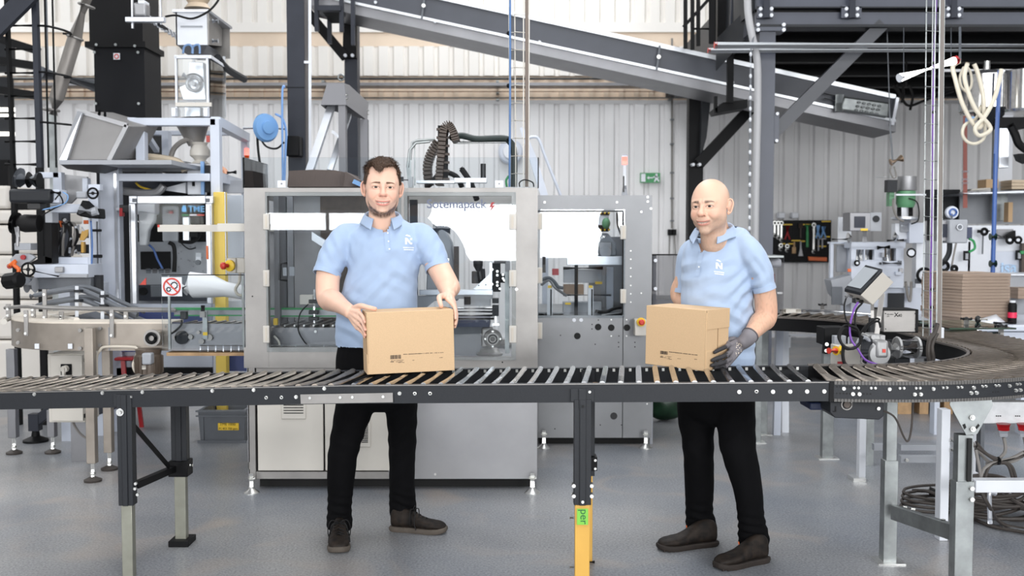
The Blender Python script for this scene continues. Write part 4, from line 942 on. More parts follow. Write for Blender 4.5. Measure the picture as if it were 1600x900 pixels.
for x_ in(57,109):MB().pb(x_-3,537,x_+4,545,ID-0.01 if x_>100 else ID+0.02,0.004).build('white_pad',WHITE,t)
# guide rails and brackets
zg=zP(484,ID);
rl=MB().tube(spline([P(8,481,ID+0.5),P(40,479,ID+0.1),P(75,481,ID+0.0),P(180,484,ID),P(275,485,ID)],6),0.011,8).build('guide_rail',STEELW,t)
MB().tube(spline([P(48,478,ID+0.4),P(100,480,ID+0.24),P(200,482,ID+0.24),P(276,483,ID+0.24)],6),0.009,8).build('guide_rail',STEELW,t)
for x_,y0,y1,d_ in((12,475,497,0.4),(40,485,525,-0.02),(51,476,496,0.3),(69,452,500,0.3),(95,487,500,0.2),(174,484,528,-0.02),(196,486,505,0.2)):
    b_=MB().pb(x_-3.5,y0,x_+4,y1,ID+d_,0.012).build('rail_bracket',STEELW,t,bev=0.002)
    for yy in(y0+8,y1-4):q=P(x_,yy,ID+d_); MB().cyl(q,q-V(0,0.006,0),0.008,n=10).build('bolt',ZINC,b_)
# cream bumper ring at the round end
MB().tube(spline([P(6,503,ID+0.25),P(12,498,ID+0.45),P(45,490,ID+0.6),P(85,495,ID+0.5),P(120,500,ID+0.15)],6),0.018,8).build('slide_strip',CREAM,t)
# dark roller part leading into the packer
dk=MB().pb(262,506,388,548,ID-0.02,0.02).build('side_wall',STEELD,t)
MB().b2(P(262,0,ID).x,P(388,0,ID).x,ID,ID+0.4,zP(508,ID)-0.02,zP(508,ID)-0.01).build('bed',PLAST,t)
for i in range(8):a=P(258+i*16,513,ID-0.0); MB().cyl(a+V(0,0,0.01),a+V(0.07,0.38,0.012),0.008,n=10).build('roller',CHROME,t)
MB().pb(260,551,382,556,ID-0.05,0.25).build('bottom_shelf',WOOD,t)
mb=MB()
for y_ in(540,548):mb.cyl(P(312,y_,ID-0.06),P(382,y_,ID-0.06),0.004,n=6)
for x_ in range(313,382,12):mb.cyl(P(x_,539,ID-0.06),P(x_,549,ID-0.06),0.003,n=6)
mb.build('wire_tray',ALU,t)
MB().pb(272,484,381,494,ID+0.1,0.02).build('guide_bar',STEELD,t); MB().pb(272,481,381,484.5,ID+0.09,0.04).build('guide_strip',GREEN,t,label='green sliding strip'); MB().pb(272,492,381,494,ID+0.09,0.03).build('guide_strip',GREEN,t)
sr=MB().pb(316,486,324,530,ID-0.05,0.015).build('rail_bracket',GALV,t); MB().cyl(P(317,477,ID-0.05),P(317,486,ID-0.05),0.012,n=12).build('knob',PLAST,sr); MB().pb(312,487,320,496,ID-0.07,0.03).build('clamp',STEELW,sr); MB().pb(317,519,324,524,ID-0.055,0.005).build('yellow_label',YELLB,sr)
for x_,y_,r in((285,527,0.04),(274,527,0.012),(299,526,0.014),(316,533,0.016),(311,519,0.010),(328,527,0.02)):q=P(x_,y_,ID-0.02); MB().cyl(q,q-V(0,0.02,0),r,n=18).build('bearing',DARK if r>0.03 else STEELW,t)
sn=MB().pb(281,487,291,499,ID-0.08,0.04).build('sensor',PLAST,t,bev=0.004); cable('sensor_cable',[P(284,500,ID-0.06),P(283,508,ID-0.06),P(275,516,ID-0.06),P(268,521,ID-0.06)],0.006,RUBBER,t)
# gear motor
gm=MB().pb(226,517,250,540,ID-0.07,0.07).build('gear_motor',WST,t,bev=0.012)
q=P(238,528,ID-0.08); MB().lathe([(0.045,-0.02),(0.05,-0.01),(0.05,0.01)],q,(0,-1,0),24).build('flange',STEELW,gm); MB().torus(q-V(0,0.02,0),0.026,0.010,(0,1,0),20,8).build('bore_ring',BLACK,gm)
MOT=mat('bronze_motor',srgb(96,84,74),0.4,0.3); mo=MB()
q=P(232,545,ID-0.06); mo.lathe([(0.075,0),(0.07,-0.03),(0.075,-0.04),(0.075,-0.15),(0.06,-0.17)],q,(0,0,1),24)
mo=mo.build('motor',MOT,t); mb=MB()
for k in range(18):
    a=2*PI*k/18; mb.obox((q.x+0.077*math.cos(a),q.y+0.077*math.sin(a),q.z-0.09),V(math.cos(a),math.sin(a),0)*0.006,V(-math.sin(a),math.cos(a),0)*0.002,V(0,0,0.05))
mb.build('cooling_fins',MOT,mo,kind='stuff'); MB().pb(221,552,236,570,ID-0.17,0.06).build('terminal_box',LGREY,mo,bev=0.008)
MB().cyl(P(225,571,ID-0.14),P(225,577,ID-0.14),0.012,n=10).build('gland',CREAM,mo); cable('motor_cable',[P(225,577,ID-0.09),P(222,583,ID-0.09),P(212,581,ID-0.09),P(208,570,ID-0.09),P(213,556,ID-0.06),P(214,545,ID-0.03),P(205,542,ID-0.03),P(165,542,ID-0.02),P(156,548,ID-0.02),P(151,560,ID),P(151,600,ID)],0.008,BEIGE,t)
# legs with swivel feet
for(x0,x1,ytop,yft,m_)in((13,26,545,712,STEELD),(74,86,640,711,STEELD),(135,149,512,752,WST),(162,175,545,737,WST)):
    g=G((x0+x1)/2,yft-3); D_=g.y if x0!=135 else ID-0.07; g=V(P((x0+x1)/2,600,D_).x,D_,0)
    w_=(x1-x0)*D_/1600; o=MB().b2(g.x-w_/2,g.x+w_/2,D_-0.025,D_+0.025,0.11,P(0,ytop,D_).z).build('leg',m_,t,bev=0.003)
    mb=MB(); mb.lathe([(0.05,0),(0.052,0.012),(0.03,0.022),(0.018,0.028)],(g.x,D_,0),n=20); fo=mb.build('foot',CABLED,o); mb=MB(); mb.cyl((g.x,D_,0.02),(g.x,D_,0.12),0.011,n=10); mb.cyl((g.x,D_,0.04),(g.x,D_,0.055),0.018,n=6); mb.build('foot_screw',ZINC,fo)
# control cabinet under the conveyor
g=P(105,600,6.35); cb=thing('switch_cabinet','cream switch cabinet with black rotary main switch under the infeed conveyor','cabinet',g); setz(cb,zP(660,6.35))
MB().pb(74,553,133,660,6.35,0.22).build('body',CREAM,cb,bev=0.004); MB().pb(78,555,130,658,6.33,0.02).build('door',CREAM,cb,bev=0.003)
k_=MB().pb(94.5,569,111.5,586,6.32,0.012).build('switch_plate',BLACK,cb,bev=0.002); q=P(103,576,6.315); MB().cyl(q,q-V(0,0.03,0),0.021,n=20).box(q+V(-0.003,-0.025,-0.015),(0.016,0.02,0.05)).build('rotary_knob',CREAM,k_)
for y_ in(563,650):MB().pb(131,y_-3,137,y_+3,6.33,0.03).build('lock',BLACK,cb)
MB().b2(g.x-0.05,g.x+0.05,6.5,6.55,0,zP(650,6.35)).build('stand_post',STEELD,cb)
# black angled machine foot behind
mf=thing('splayed_strut','black splayed floor strut behind the infeed legs at far left','strut',G(56,690)); g=G(56,690)
MB().beam(V(g.x,g.y,0.14),P(84,638,g.y),0.07,0.06,(0,1,0)).build('arm',DARKB,mf,bev=0.005); MB().beam(V(g.x,g.y,0.08),V(g.x,g.y,0.2),0.07,0.07,(0,1,0)).build('arm',DARKB,mf); MB().lathe([(0.085,0),(0.085,0.015),(0.03,0.04),(0.02,0.1)],(g.x,g.y,0),n=20).build('pad',BLACK,mf)
mf2=thing('splayed_strut','black splayed floor strut behind the cream switch cabinet','strut',G(135,680)); g=G(135,680)
MB().beam(V(g.x,g.y,0.16),P(180,630,g.y),0.08,0.06,(0,1,0)).build('arm',DARKB,mf2,bev=0.005); MB().lathe([(0.085,0),(0.085,0.02),(0.04,0.06),(0.03,0.14)],(g.x,g.y,0),n=20).build('pad',BLACK,mf2)
cable('loose_cable',[P(147,640,6.5),P(150,670,6.5),P(140,684,6.5),P(128,680,6.5),P(116,664,6.5),P(112,648,6.5)],0.008,CABLE,cb)
# red stool
D=7.6; st=thing('stool','red stool partly hidden behind the infeed conveyor gear motor','stool',G(190,673)); D=st.location.y
MB().b2(P(176,0,D).x,P(206,0,D).x,D-0.12,D+0.14,zP(561,D),zP(556,D)).build('seat',REDD,st,bev=0.015)
for a,b in((-1,-1),(1,-1),(-1,1),(1,1)):MB().beam(V(st.location.x+a*0.06,D+b*0.1,zP(560,D)),V(st.location.x+a*0.10,D+b*0.14,0),0.03,0.02,(0,1,0)).build('leg',REDD,st)
# grey crate on the floor
g=G(345,692); D=g.y; a=P(309,641,D); b=P(384,690,D); cr=thing('storage_crate','grey plastic crate with yellow label on the floor left of the packer','crate',(g.x,D+0.2,0))
mb=MB(); w0,w1=a.x,b.x; h=a.z
mb.add([(w0+0.015,D+0.01,0.0),(w1-0.015,D+0.01,0.0),(w1-0.015,D+0.39,0),(w0+0.015,D+0.39,0),(w0,D,h),(w1,D,h),(w1,D+0.4,h),(w0,D+0.4,h),(w0+0.02,D+0.02,h),(w1-0.02,D+0.02,h),(w1-0.02,D+0.38,h),(w0+0.02,D+0.38,h),(w0+0.03,D+0.03,0.01),(w1-0.03,D+0.03,0.01),(w1-0.03,D+0.37,0.01),(w0+0.03,D+0.37,0.01)],
       [(0,1,2,3),(0,1,5,4),(1,2,6,5),(2,3,7,6),(3,0,4,7),(4,5,9,8),(5,6,10,9),(6,7,11,10),(7,4,8,11),(8,9,13,12),(9,10,14,13),(10,11,15,14),(11,8,12,15),(12,13,14,15)])
body=mb.build('crate_body',GREYP,cr)
mb=MB(); mb.b2(w0-0.012,w1+0.012,D-0.012,D+0.002,h-0.045,h-0.035); mb.b2(w0-0.012,w1+0.012,D-0.014,D+0.002,h-0.012,h); mb.b2(w0+0.03,w0+0.04,D-0.006,D+0.01,0.02,h-0.04); mb.b2(w0-0.004,w1+0.004,D-0.006,D+0.004,0.0,0.018); mb.build('rim_ribs',GREYP,cr)
lb=MB().b2(P(331,0,D).x,P(364,0,D).x,D-0.004,D+0.002,zP(672,D),zP(661,D)).build('label_plate',YELLB,cr); mb=MB(); put_text(mb,'TME 1000',(P(334,0,D).x,D-0.006,zP(664.5,D)),(1,0,0),(0,0,1),width=0.11); put_text(mb,'P1 453 700 gam',(P(332.5,0,D).x,D-0.006,zP(671,D)),(1,0,0),(0,0,1),width=0.13); mb.build('label_text',HOLE,lb)

# ================================================================ LEFT: GUARD WITH SIGN
GD_=5.95
gs=thing('safety_guard','clear guard sheet with round no-touching-gears sign left of the packer','guard',P(315,500,GD_)); setz(gs,zP(545,GD_))
MB().pb(252,430,381,545,GD_-0.03,0.005).build('pane',PC,gs); MB().pb(252,429,381,430.3,GD_-0.03,0.012).build('edge',BLACK,gs)
sg=MB().pb(252.5,433,284.5,463,GD_-0.034,0.002).build('warning_sign',WHITE,gs,label='white square sign with red prohibition ring over two gears'); q=P(268.5,448,GD_-0.036); k_=GD_/1600
MB().torus(q,12.6*k_,1.3*k_,(0,1,0),40,6).beam(q+V(-8.5,0,8.5)*k_,q+V(8.5,0,-8.5)*k_,2.2*k_,0.002,(0,1,0)).build('prohibition_ring',RED,sg)
mb=MB()
for cx_,cz_,r_,n_ in((3.5,2.0,4.6,12),(-5.2,-4.2,2.8,9)):
    c_=q+V(cx_,0.5,cz_)*k_; mb.torus(c_,r_*k_,0.8*k_,(0,1,0),24,5)
    for i in range(n_):a=2*PI*i/n_; mb.beam(c_+V(math.cos(a),0,math.sin(a))*r_*k_,c_+V(math.cos(a),0,math.sin(a))*(r_+1.9)*k_,1.0*k_,0.001,(0,1,0))
mb.build('gear_pictogram',BLACK,sg)
for x_ in(258,375):MB().b2(P(x_,0,GD_).x-0.006,P(x_,0,GD_).x+0.006,GD_-0.025,GD_-0.01,zP(545,GD_),zP(430,GD_)).build('bracket',GALV,gs)
mb=MB(); pts=[P(287,452,6.6),P(300,445,6.6),P(330,447,6.6),P(352,452,6.6),P(380,457,6.6)]
fr=MB().tube(pts,[0.045,0.085,0.075,0.05,0.045],20).build('film_duct',mat('white_film',srgb(238,238,240),0.3),None,label='white plastic film tube lying behind the clear guard with the round sign',cat='film tube')
eb=MB().pb(354,403,369,427,6.2,0.08).pb(369,403,383,427,6.21,0.07).build('emergency_stop_box',CREAM,label='cream control box with red mushroom button at the left edge of the packer',cat='switch box',bev=0.006,origin=P(368,427,6.2))
q=P(360,415,6.2); MB().lathe([(0.035,0),(0.035,0.012),(0.022,0.018)],q,(-0.35,-1,0),20).build('yellow_ring',YELLB,eb); MB().lathe([(0.012,0),(0.012,0.02),(0.022,0.026),(0.022,0.04),(0.012,0.048)],q+V(-0.01,-0.02,0),(-0.8,-1,0),18).build('red_button',RED,eb)
cable('cable',[P(375,427,6.22),P(374,440,6.2),P(368,452,6.2),P(372,460,6.2),P(380,462,6.2)],0.009,BEIGE,eb)
bp=thing('barrier_arm','pale horizontal sheet metal arm crossing in front of the yellow post','arm',P(315,356,6.5)); MB().pb(246,351,382,362,6.5,0.03).build('arm',CREAM,bp); MB().b2(P(381,0,6.5).x,P(381,0,5.9).x+.05,5.85,6.53,zP(362,6.5),zP(351,6.5)).build('bracket',CREAM,bp); MB().pb(246,351,249,355,6.495,0.006).build('red_corner',RED,bp); setz(bp,zP(362,6.5))

# ================================================================ BAGGING MACHINE
BD=7.5
bg=thing('bagging_machine','white framed bag filling machine with yellow post at the left','machine',P(270,500,BD)); setz(bg,0); t=bg
def fbeam(name,m,x0,y0,x1,y1,D=BD,dp=0.08,**k):return MB().pb(x0,y0,x1,y1,D,dp).build(name,m,t,bev=0.004,**k)
g0=zP(600,9);
def post(x0,x1,ytop,D,m=WHITEB,ybot=None,**k):
    a=P(x0,ytop,D); b=P(x1,ytop,D); return MB().b2(a.x,b.x,D,D+0.08,0 if ybot is None else P(0,ybot,D).z,a.z).build('post',m,t,bev=0.004,**k)
post(155,185,258,BD); MB().pb(177,260,186,480,BD-0.01,0.02).build('door_profile',ALU,t)
fbeam('beam',WHITEB,185,271,328,283); post(327.5,342,185,BD)
fbeam('beam',WHITEB,201,184,337,196); fbeam('post',WHITEB,211,196,226,252); post(376,386,215,BD+1.3)
MB().beam(P(337,190,BD+0.04),P(384,215,BD+1.3),0.07,0.07).build('beam',WHITEB,t); MB().beam(P(338,277,BD+0.04),P(380,289,BD+1.2),0.07,0.07).build('beam',WHITEB,t)
fbeam('post',WHITEB,252,204,264,252,BD+0.9); fbeam('beam',WHITEB,220,204,375,211,BD+1.25); MB().beam(P(206,190,BD+0.04),P(232,208,BD+1.25),0.06,0.06).build('beam',WHITEB,t)
MB().beam(P(222,200,BD+.5),P(245,235,BD+.9),0.04,0.04).build('brace',WHITEB,t)
post(333,350,300,BD-0.05,YELLB if False else mat('signal_yellow',srgb(240,208,96),0.45),label='bright yellow guard post'); MB().pb(350,300,353.5,430,BD-0.04,0.02).build('door_profile',ALU,t)
fbeam('panel',mat('pale_side_panel',srgb(196,204,214),0.4),353,305,381,430,BD+0.3,0.02)
fbeam('panel',LGREY,344,281,381,302,BD+0.4,0.02)
# aluminium guard door
mb=MB(); mb.holed((201,306,333,475),[(214,318,321,475)],BD-0.12,0.04); dr=mb.build('guard_door',ALU,t,bev=0.004)
for x_,y_ in((210,313),(324,313)):MB().pb(x_-3.5,y_-3,x_+3.5,y_+3,BD-0.125,0.006).build('corner_cap',GREYP,dr)
for x_ in(204,329):MB().pb(x_,320,x_+1.2,475,BD-0.122,0.004).build('groove',GREYP,dr)
MB().pb(216,426,227,447,BD-0.14,0.02).build('red_mark',RED,dr)if False else MB().pp([(218,445),(228,445),(228,434)],BD-0.14,0.01).build('red_mark',RED,dr)
MB().pb(322,384,325,405,BD-0.13,0.01).build('red_mark',ORANGE,dr)
MB().pb(214,318,321,475,BD-0.10,0.004).build('pane',pane('matt_clear_sheet',(0.97,0.98,0.98),1.12),dr)
mb=MB(); o_=P(294,331,BD-0.105); put_text(mb,'TME',o_,(1,0,0),(0,0,1),width=P(319,331,BD).x-P(294,331,BD).x,bold=0.02); LB_=mat('logo_blue',srgb(110,175,225),0.4); lg=mb.build('lettering',LB_,dr)
mb=MB(); mb.pp([(284,331),(284,324),(288,320),(291,324),(291,331)],BD-0.105,0.002); mb.build('logo_mark',LB_,dr)
for x0,x1,m_ in((284,295,GREEN),(296,307,WHITE),(308,319,RED)):MB().pb(x0,335,x1,337,BD-0.105,0.002).build('tricolour_bar',m_,lg)
MB().pb(186,320,204,332,BD-0.1,0.05).build('guard_lock',PLAST,t,bev=0.004); MB().pb(186,325,191,338,BD-0.11,0.05).build('guard_lock',REDD,t,bev=0.003); MB().pb(180,324,204,329,BD-0.05,0.03).build('door_profile',ALU,t)
# inside the guard: plates, black drive, plastic film
fbeam('back_plate',BLACK,214,300,330,382,BD+0.55,0.03); fbeam('back_plate',LGREY,214,378,330,475,BD+0.5,0.03);
fbeam('side_plate',LGREY,254,323,278,378,BD+0.3,0.03); MB().pp([(254,327),(258,322),(274,322),(278,328),(278,376),(254,376)],BD+0.28,0.02).build('side_plate',LGREY,t)
fbeam('side_plate',ALU,285,339,296,376,BD+0.3,0.03); fbeam('film_roll',WHITE,214,318,242,335,BD+0.2,0.1);
MB().pb(296,362,309,370,BD+0.25,0.05).build('sensor',BLACK,t); MB().pb(260,328,269,333,BD+0.24,0.04).build('star_knob',BLACK,t); MB().pb(264,330,269,334,BD+0.23,0.02).build('star_knob',REDD,t)
mb=MB(); mb.pp([(216,330),(241,333),(241,345),(232,360),(229,384),(217,384)],BD+0.15,0.06); mb.build('film',mat('grey_film',srgb(200,202,206),0.25),t,bev=0.01)
MB().pb(219,393,266,421,BD+0.47,0.02).build('window_plate',BLACK,t,bev=0.004)
cable('hose',[P(232,382,BD+0.3),P(240,390,BD+0.3),P(246,405,BD+0.3),P(254,420,BD+0.3)],0.008,BLUE,t)
cable('cable',[P(264,379,BD+0.3),P(271,384,BD+0.3),P(273,400,BD+0.3),P(272,425,BD+0.3)],0.016,RUBBER,t); cable('cable',[P(280,377,BD+0.3),P(300,378,BD+0.3),P(312,366,BD+0.3),P(314,340,BD+0.3)],0.014,RUBBER,t); cable('cable',[P(283,380,BD+0.3),P(295,389,BD+0.3),P(306,387,BD+0.3)],0.005,RUBBER,t)
rg=MB().cyl(P(310,395,BD+0.3),P(310,408,BD+0.3),0.02,n=12).build('air_regulator',WHITE,t); q=P(310,410,BD+0.27); MB().cyl(q,q-V(0,0.02,0),0.02,n=16).build('gauge',GREYP,rg)
random.seed(11)
mb=MB()
for i in range(14):q=P(random.uniform(275,318),random.uniform(383,425),BD+0.49); mb.cyl(q,q-V(0,0.004,0),0.005,n=6)
mb.build('screw_head',STEELD,t,kind='stuff')
for i in range(4):q=P(232+i*10,427,BD+0.2); MB().cyl(q,q+V(0,0,0.035),0.018,n=12).build('piston',STEELD if i%2 else GREYP,t)
fbeam('base_plate',DARKB,214,445,330,470,BD+0.45,0.03); fbeam('bracket',GREYP,235,446,262,464,BD+0.2,0.03); q=P(225,455,BD+0.2); MB().cyl(q,q-V(0,0.03,0),0.03,n=18).build('wheel',BLACK,t)
fbeam('lower_panel',WHITEB,182,475,333,610,BD+0.05,0.03); fbeam('blue_panel',NAVY if False else mat('dark_blue_panel',srgb(58,72,125),0.4),215,488,322,505,BD-0.0,0.03); fbeam('blue_panel',MC['dark_blue_panel'],188,547,245,550,BD-0.0,0.03)
MB().pb(182,575,330,620,BD+0.0,0.3).build('base_plinth',BLACK,t); MB().pb(353,470,392,545,BD+0.1,0.03).build('lower_panel',WHITEB,t); MB().pb(357,545,392,580,BD+0.05,0.03).build('blue_panel',MC['dark_blue_panel'],t)
# under the top frame: feed pipes and hoses
MB().pb(195,252,290,258,BD+0.3,0.3).build('tray',LGREY,t); MB().pb(187,283,327,302,BD+0.6,0.03).build('dark_cover',DARKB,t); MB().pb(254,258,288,270,BD+0.5,0.1).build('dark_cover',BLACK,t)
mb=MB(); mb.prism([P(253,295,BD+0.3),P(290,285,BD+0.3),P(290,302,BD+0.3),P(254,297,BD+0.3)],(0,0.1,0)); mb.build('white_chute',WHITE,t); MB().tube(spline([P(190,298,BD+.2),P(205,300,BD+.2),P(225,302,BD+.2),P(246,300,BD+.2),P(256,290,BD+.2)],5),0.03,10).build('flex_duct',STEEL,t)
cable('yellow_cable',[P(212,285,BD+.4),P(220,292,BD+.4),P(240,298,BD+.4)],0.008,YELLB,t)
MB().pb(292,255,315,304,BD+0.25,0.14).build('dosing_box',WHITE,t,bev=0.006); MB().pb(300,283,304,291,BD+0.24,0.01).build('slot',BLACK,t)
MB().pb(316,258,327,300,BD+0.2,0.1).build('valve_block',DARK,t); MB().pb(313,252,319,304,BD+0.18,0.03).build('hose',LBLUE,t)
MB().lathe([(0.07,0),(0.04,0.025),(0.05,0.04),(0.075,0.06),(0.075,0.10),(0.05,0.14),(0.06,0.16)],P(313,256,BD+0.3),(0,0,1),20).build('neck',CREAM,t)
MB().lathe([(0.055,0),(0.135,0.19),(0.15,0.20)],P(306,227,BD+0.35),(-0.12,0,1),24).build('cone_hopper',STEELW,t); MB().pb(322,212,328,222,BD+0.2,0.02).build('red_mark',RED,t)
cable('hose_bundle',[P(266,248,BD+.3),P(272,232,BD+.3),P(285,221,BD+.3),P(300,219,BD+.3),P(302,240,BD+.3)],0.02,CABLE,t); cable('cream_hose',[P(205,250,BD+.2),P(230,245,BD+.2),P(270,250,BD+.2),P(284,258,BD+.2),P(289,268,BD+.2)],0.026,mat('beige_hose',srgb(205,190,168),0.5),t)
cable('orange_hose',[P(343,262,BD+.3),P(350,266,BD+.3),P(354,272,BD+.3)],0.02,mat('salmon_hose',srgb(215,160,130),0.5),t); MB().cyl(P(353,270,BD+.3),P(369,269,BD+.3),0.016,n=10).build('handle',PLAST,t)
q=P(385.5,243,BD+1.3); MB().cyl(q,P(385.5,232,BD+1.3),0.02,n=12).build('red_light',MC['lit_red_lens'],t)
MB().cyl(P(385.5,247,BD+1.3),P(385.5,243,BD+1.3),0.021,n=12).build('light_base',ORANGE,t)
# dosing screw cage above the frame
dz=thing('dosing_unit','stainless dosing unit in a clear cage on top of the white frame','machine',P(308,184,BD+0.1)); t=dz
mb=MB(); mb.pb(274,18,324,70,BD+0.2,0.02); mb.build('front_panel',WHITE,t); mb=MB(); mb.prism([P(324,20,BD+0.2),P(345,34,BD+0.75),P(345,72,BD+0.75),P(324,70,BD+0.2)],(0.01,0,0)); mb.build('side_panel',STEELW,t); MB().b2(P(274,0,BD+.2).x,P(274,0,BD+.2).x+0.01,BD+0.2,BD+0.8,zP(70,BD+.2),zP(18,BD+.2)).b2(P(274,0,BD+.2).x,P(324,0,BD+.2).x,BD+0.78,BD+0.8,zP(70,BD+.2),zP(18,BD+.2)).build('side_panel',STEELW,t)
MB().pb(269,14.5,326,18.5,BD+0.17,0.64).build('lid',ALU,t); MB().pb(282,40,316,42,BD+0.19,0.01).build('crease',LGREY,t)
mb=MB(); mb.prism([P(277,70,BD+0.22),P(324,70,BD+0.22),P(318,84,BD+0.35),P(290,84,BD+0.35)],(0,0.3,0)); mb.build('funnel',STEEL,t)
for y_ in(33,64):MB().cyl(P(332,y_,BD+0.3),P(341,y_,BD+0.3),0.018,n=12).build('latch',ALU,t)
cable('cage_cable',[P(258,26,BD),P(275,24,BD),P(300,29,BD),P(325,18,BD),P(340,2,BD),P(343,-10,BD)],0.008,RUBBER,t)
mb=MB(); mb.lathe([(0.10,0),(0.07,0.04),(0.09,0.07),(0.07,0.2)],P(309,14,BD+0.4),(0,0,1),20); mb.build('bellows',mat('tan_bellows',srgb(190,172,150),0.6),t)
for a_,b_,c_ in((286,79,301),(300,76,312)):cable('blue_hose',[P(a_,84,BD+.15),P(a_+2,73,BD+.15),P(a_+10,70,BD+.15),P(c_,76,BD+.15),P(c_,84,BD+.15)],0.008,mat('dusty_blue_hose',srgb(110,140,180),0.4),t)
PW=WHITE
for x_,d_ in((275,0.1),(324,0.1),(350,0.75),(303,0.75)):MB().pb(x_-2.2,88,x_+2.2,182,BD+d_,0.025).build('cage_post',PW,t)
mb=MB(); mb.pb(272,86,328,91,BD+0.1,0.03); mb.prism([P(328,86,BD+0.1),P(352,103,BD+0.75),P(352,107,BD+0.75),P(328,91,BD+0.1)],(0.01,0,0)); mb.build('cage_top',PW,t)
MB().pb(274,160,330,166,BD+0.08,0.02).build('cage_bar',CREAM,t); MB().pb(277,90,323,182,BD+0.12,0.005).build('cage_pane',PC,t); MB().prism([P(326,90,BD+0.12),P(352,108,BD+0.75),P(352,186,BD+0.75),P(326,182,BD+0.12)],(0.005,0,0)).build('cage_pane',PC,t)
for x_ in(270,320):MB().pb(x_-3,168,x_+4,182,BD+0.06,0.06).build('cage_foot',PW,t,bev=0.005)
mb=MB(); mb.pp([(295,97),(317,97),(319,130),(322,156),(286,156),(280,136),(295,130)],BD+0.35,0.12); mb.build('screw_housing',ALU,t,bev=0.004); q=P(302,131,BD+0.32); MB().torus(q,0.05,0.012,(0,1,0),24,8).cyl(q,q-V(0,0.02,0),0.02,n=14).build('drive_disc',STEEL,t); MB().torus(q,0.075,0.007,(0,1,0),24,6,0.2,2.6).build('belt',DARK,t)
q=P(286,117,BD+0.3); MB().cyl(q,P(296,122,BD+0.3),0.02,n=12).build('actuator',ALU,t); MB().pb(288,167,313,184,BD+0.25,0.2).build('base_block',ALU,t,bev=0.004)
cable('dark_hose',[P(340,90,BD+.5),P(355,108,BD+.8),P(382,124,BD+1.2)],0.03,DARK,t)
# small conveyor chain gantry upper left
gy=thing('chain_drive_gantry','hanging aluminium drive bracket with chain next to the black duct top','bracket',P(225,30,BD)); t=gy
MB().pb(195,26,256,34,BD,0.05).build('cross_bar',ALU,t,bev=0.004); MB().pb(204,-30,208,44,BD+0.05,0.02).build('hanger_rod',ALU,t); MB().pb(249,-30,252,38,BD+0.05,0.02).build('hanger_rod',ALU,t); MB().pb(208,3,228,25,BD+0.02,0.1).build('drive_motor',STEEL,t,bev=0.015); MB().pb(215,0,226,6,BD+0.02,0.1).build('drive_cap',WHITE,t,bev=0.005)
mb=MB()
for i in range(9):mb.beam(P(228+i*5.5,22+i*3.6,BD+0.1+i*0.05),P(232+i*5.5,32+i*3.6,BD+0.1+i*0.05),0.018,0.03,(0,1,0))
mb.build('chain',ALU,t,kind='stuff'); MB().beam(P(248,38,BD+.2),P(275,56,BD+.6),0.02,0.02).build('chain_cover',DARK,t)
# tilted stainless bin with table
bn=thing('tipping_bin','tilted open stainless bin resting on a flat tray in front of the black duct','bin',P(150,258,7.2)); t=bn
q=[P(121,173,7.2),P(199,196,7.2),P(171,251,7.2),P(96,251,7.2)]; bnm=mat('bin_steel',srgb(146,144,143),0.55,0.3,3,0.14)
MB().prism(q,(0.05,0.5,0.05)).build('bin_body',bnm,t,bev=0.01); MB().beam(q[0],q[1],0.03,0.03,(0,1,0)).beam(q[1],q[2],0.03,0.03,(0,1,0)).build('rolled_edge',STEEL,t); MB().prism([P(121,173,7.18),P(128,176,7.15),P(104,251,7.15),P(92,251,7.15)],(0,0.03,0)).build('bright_edge',ALU,t)
hh=MB().tube([P(155,179,7.18),P(156,172,7.15),P(164,174,7.15),P(164,181,7.18)],0.010,8).build('handle',BLACK,t)
MB().pb(92,250,268,257,7.1,0.8).build('tray',LGREY,t); mb=MB(); mb.prism([P(94,257,7.1),P(158,257,7.1),P(156,270,7.4),P(105,264,7.4)],(0,0.3,0)); mb.build('dark_underside',DARK,t)

# ================================================================ LABEL / FILM UNWINDER AT FAR LEFT
UD=7.0
un=thing('film_unwinder','film unwinding and printing unit with black reels at the far left edge','machine',P(100,480,UD)); setz(un,0); t=un
def ub(name,m,x0,y0,x1,y1,d=0.0,dp=0.06,bev=0.004,**k):return MB().pb(x0,y0,x1,y1,UD+d,dp).build(name,m,t,bev=bev,**k)
ub('frame_plate',WHITEB,82,269,97,320,0.3); ub('frame_plate',WHITEB,60,269,92,278,0.3); mb=MB(); mb.pp([(97,272),(136,276),(130,297),(110,318),(97,318)],UD+0.35,0.03); mb.build('side_cover',STEEL,t); ub('frame_plate',WHITEB,128,278,137,300,0.3)
ub('frame_plate',WHITEB,78,319,140,332,0.1); ub('frame_plate',WHITEB,137,288,156,450,0.25,0.04); ub('frame_plate',WHITEB,138,288,156,298,0.0)
c0,c1=P(27,278,UD),P(60,281,UD); rr=MB().cyl(P(28,277,UD),P(31,278,UD),0.068,n=28).build('reel_flange',GREYP,t); MB().cyl(P(31,281,UD),P(58,282,UD),0.052,n=24).build('reel_core',GREYP,t); MB().cyl(P(45,281,UD-.0),P(62,282,UD-0.0),0.055,n=24).build('reel_core',RUBBER,t)
ub('printer_hood',DARK,12,295,80,317,-0.1,0.16,0.02); ub('printer_side',WHITEB,80,296,93,317,-0.06,0.12); MB().cyl(P(80,300,UD-.1),P(94,302,UD-.1),0.014,n=10).build('knob',BLACK,t)
ub('mount_block',PLAST,42,317,63,327,-0.05,0.1);
q=P(25,348,UD); MB().cyl(P(21,348,UD),P(27,349,UD),0.075,n=28).build('reel_flange',BLACK,t); MB().lathe([(0.05,0),(0.062,0.04),(0.058,0.14)],P(30,349,UD),(1,0,0),24).build('reel',RUBBER,t)
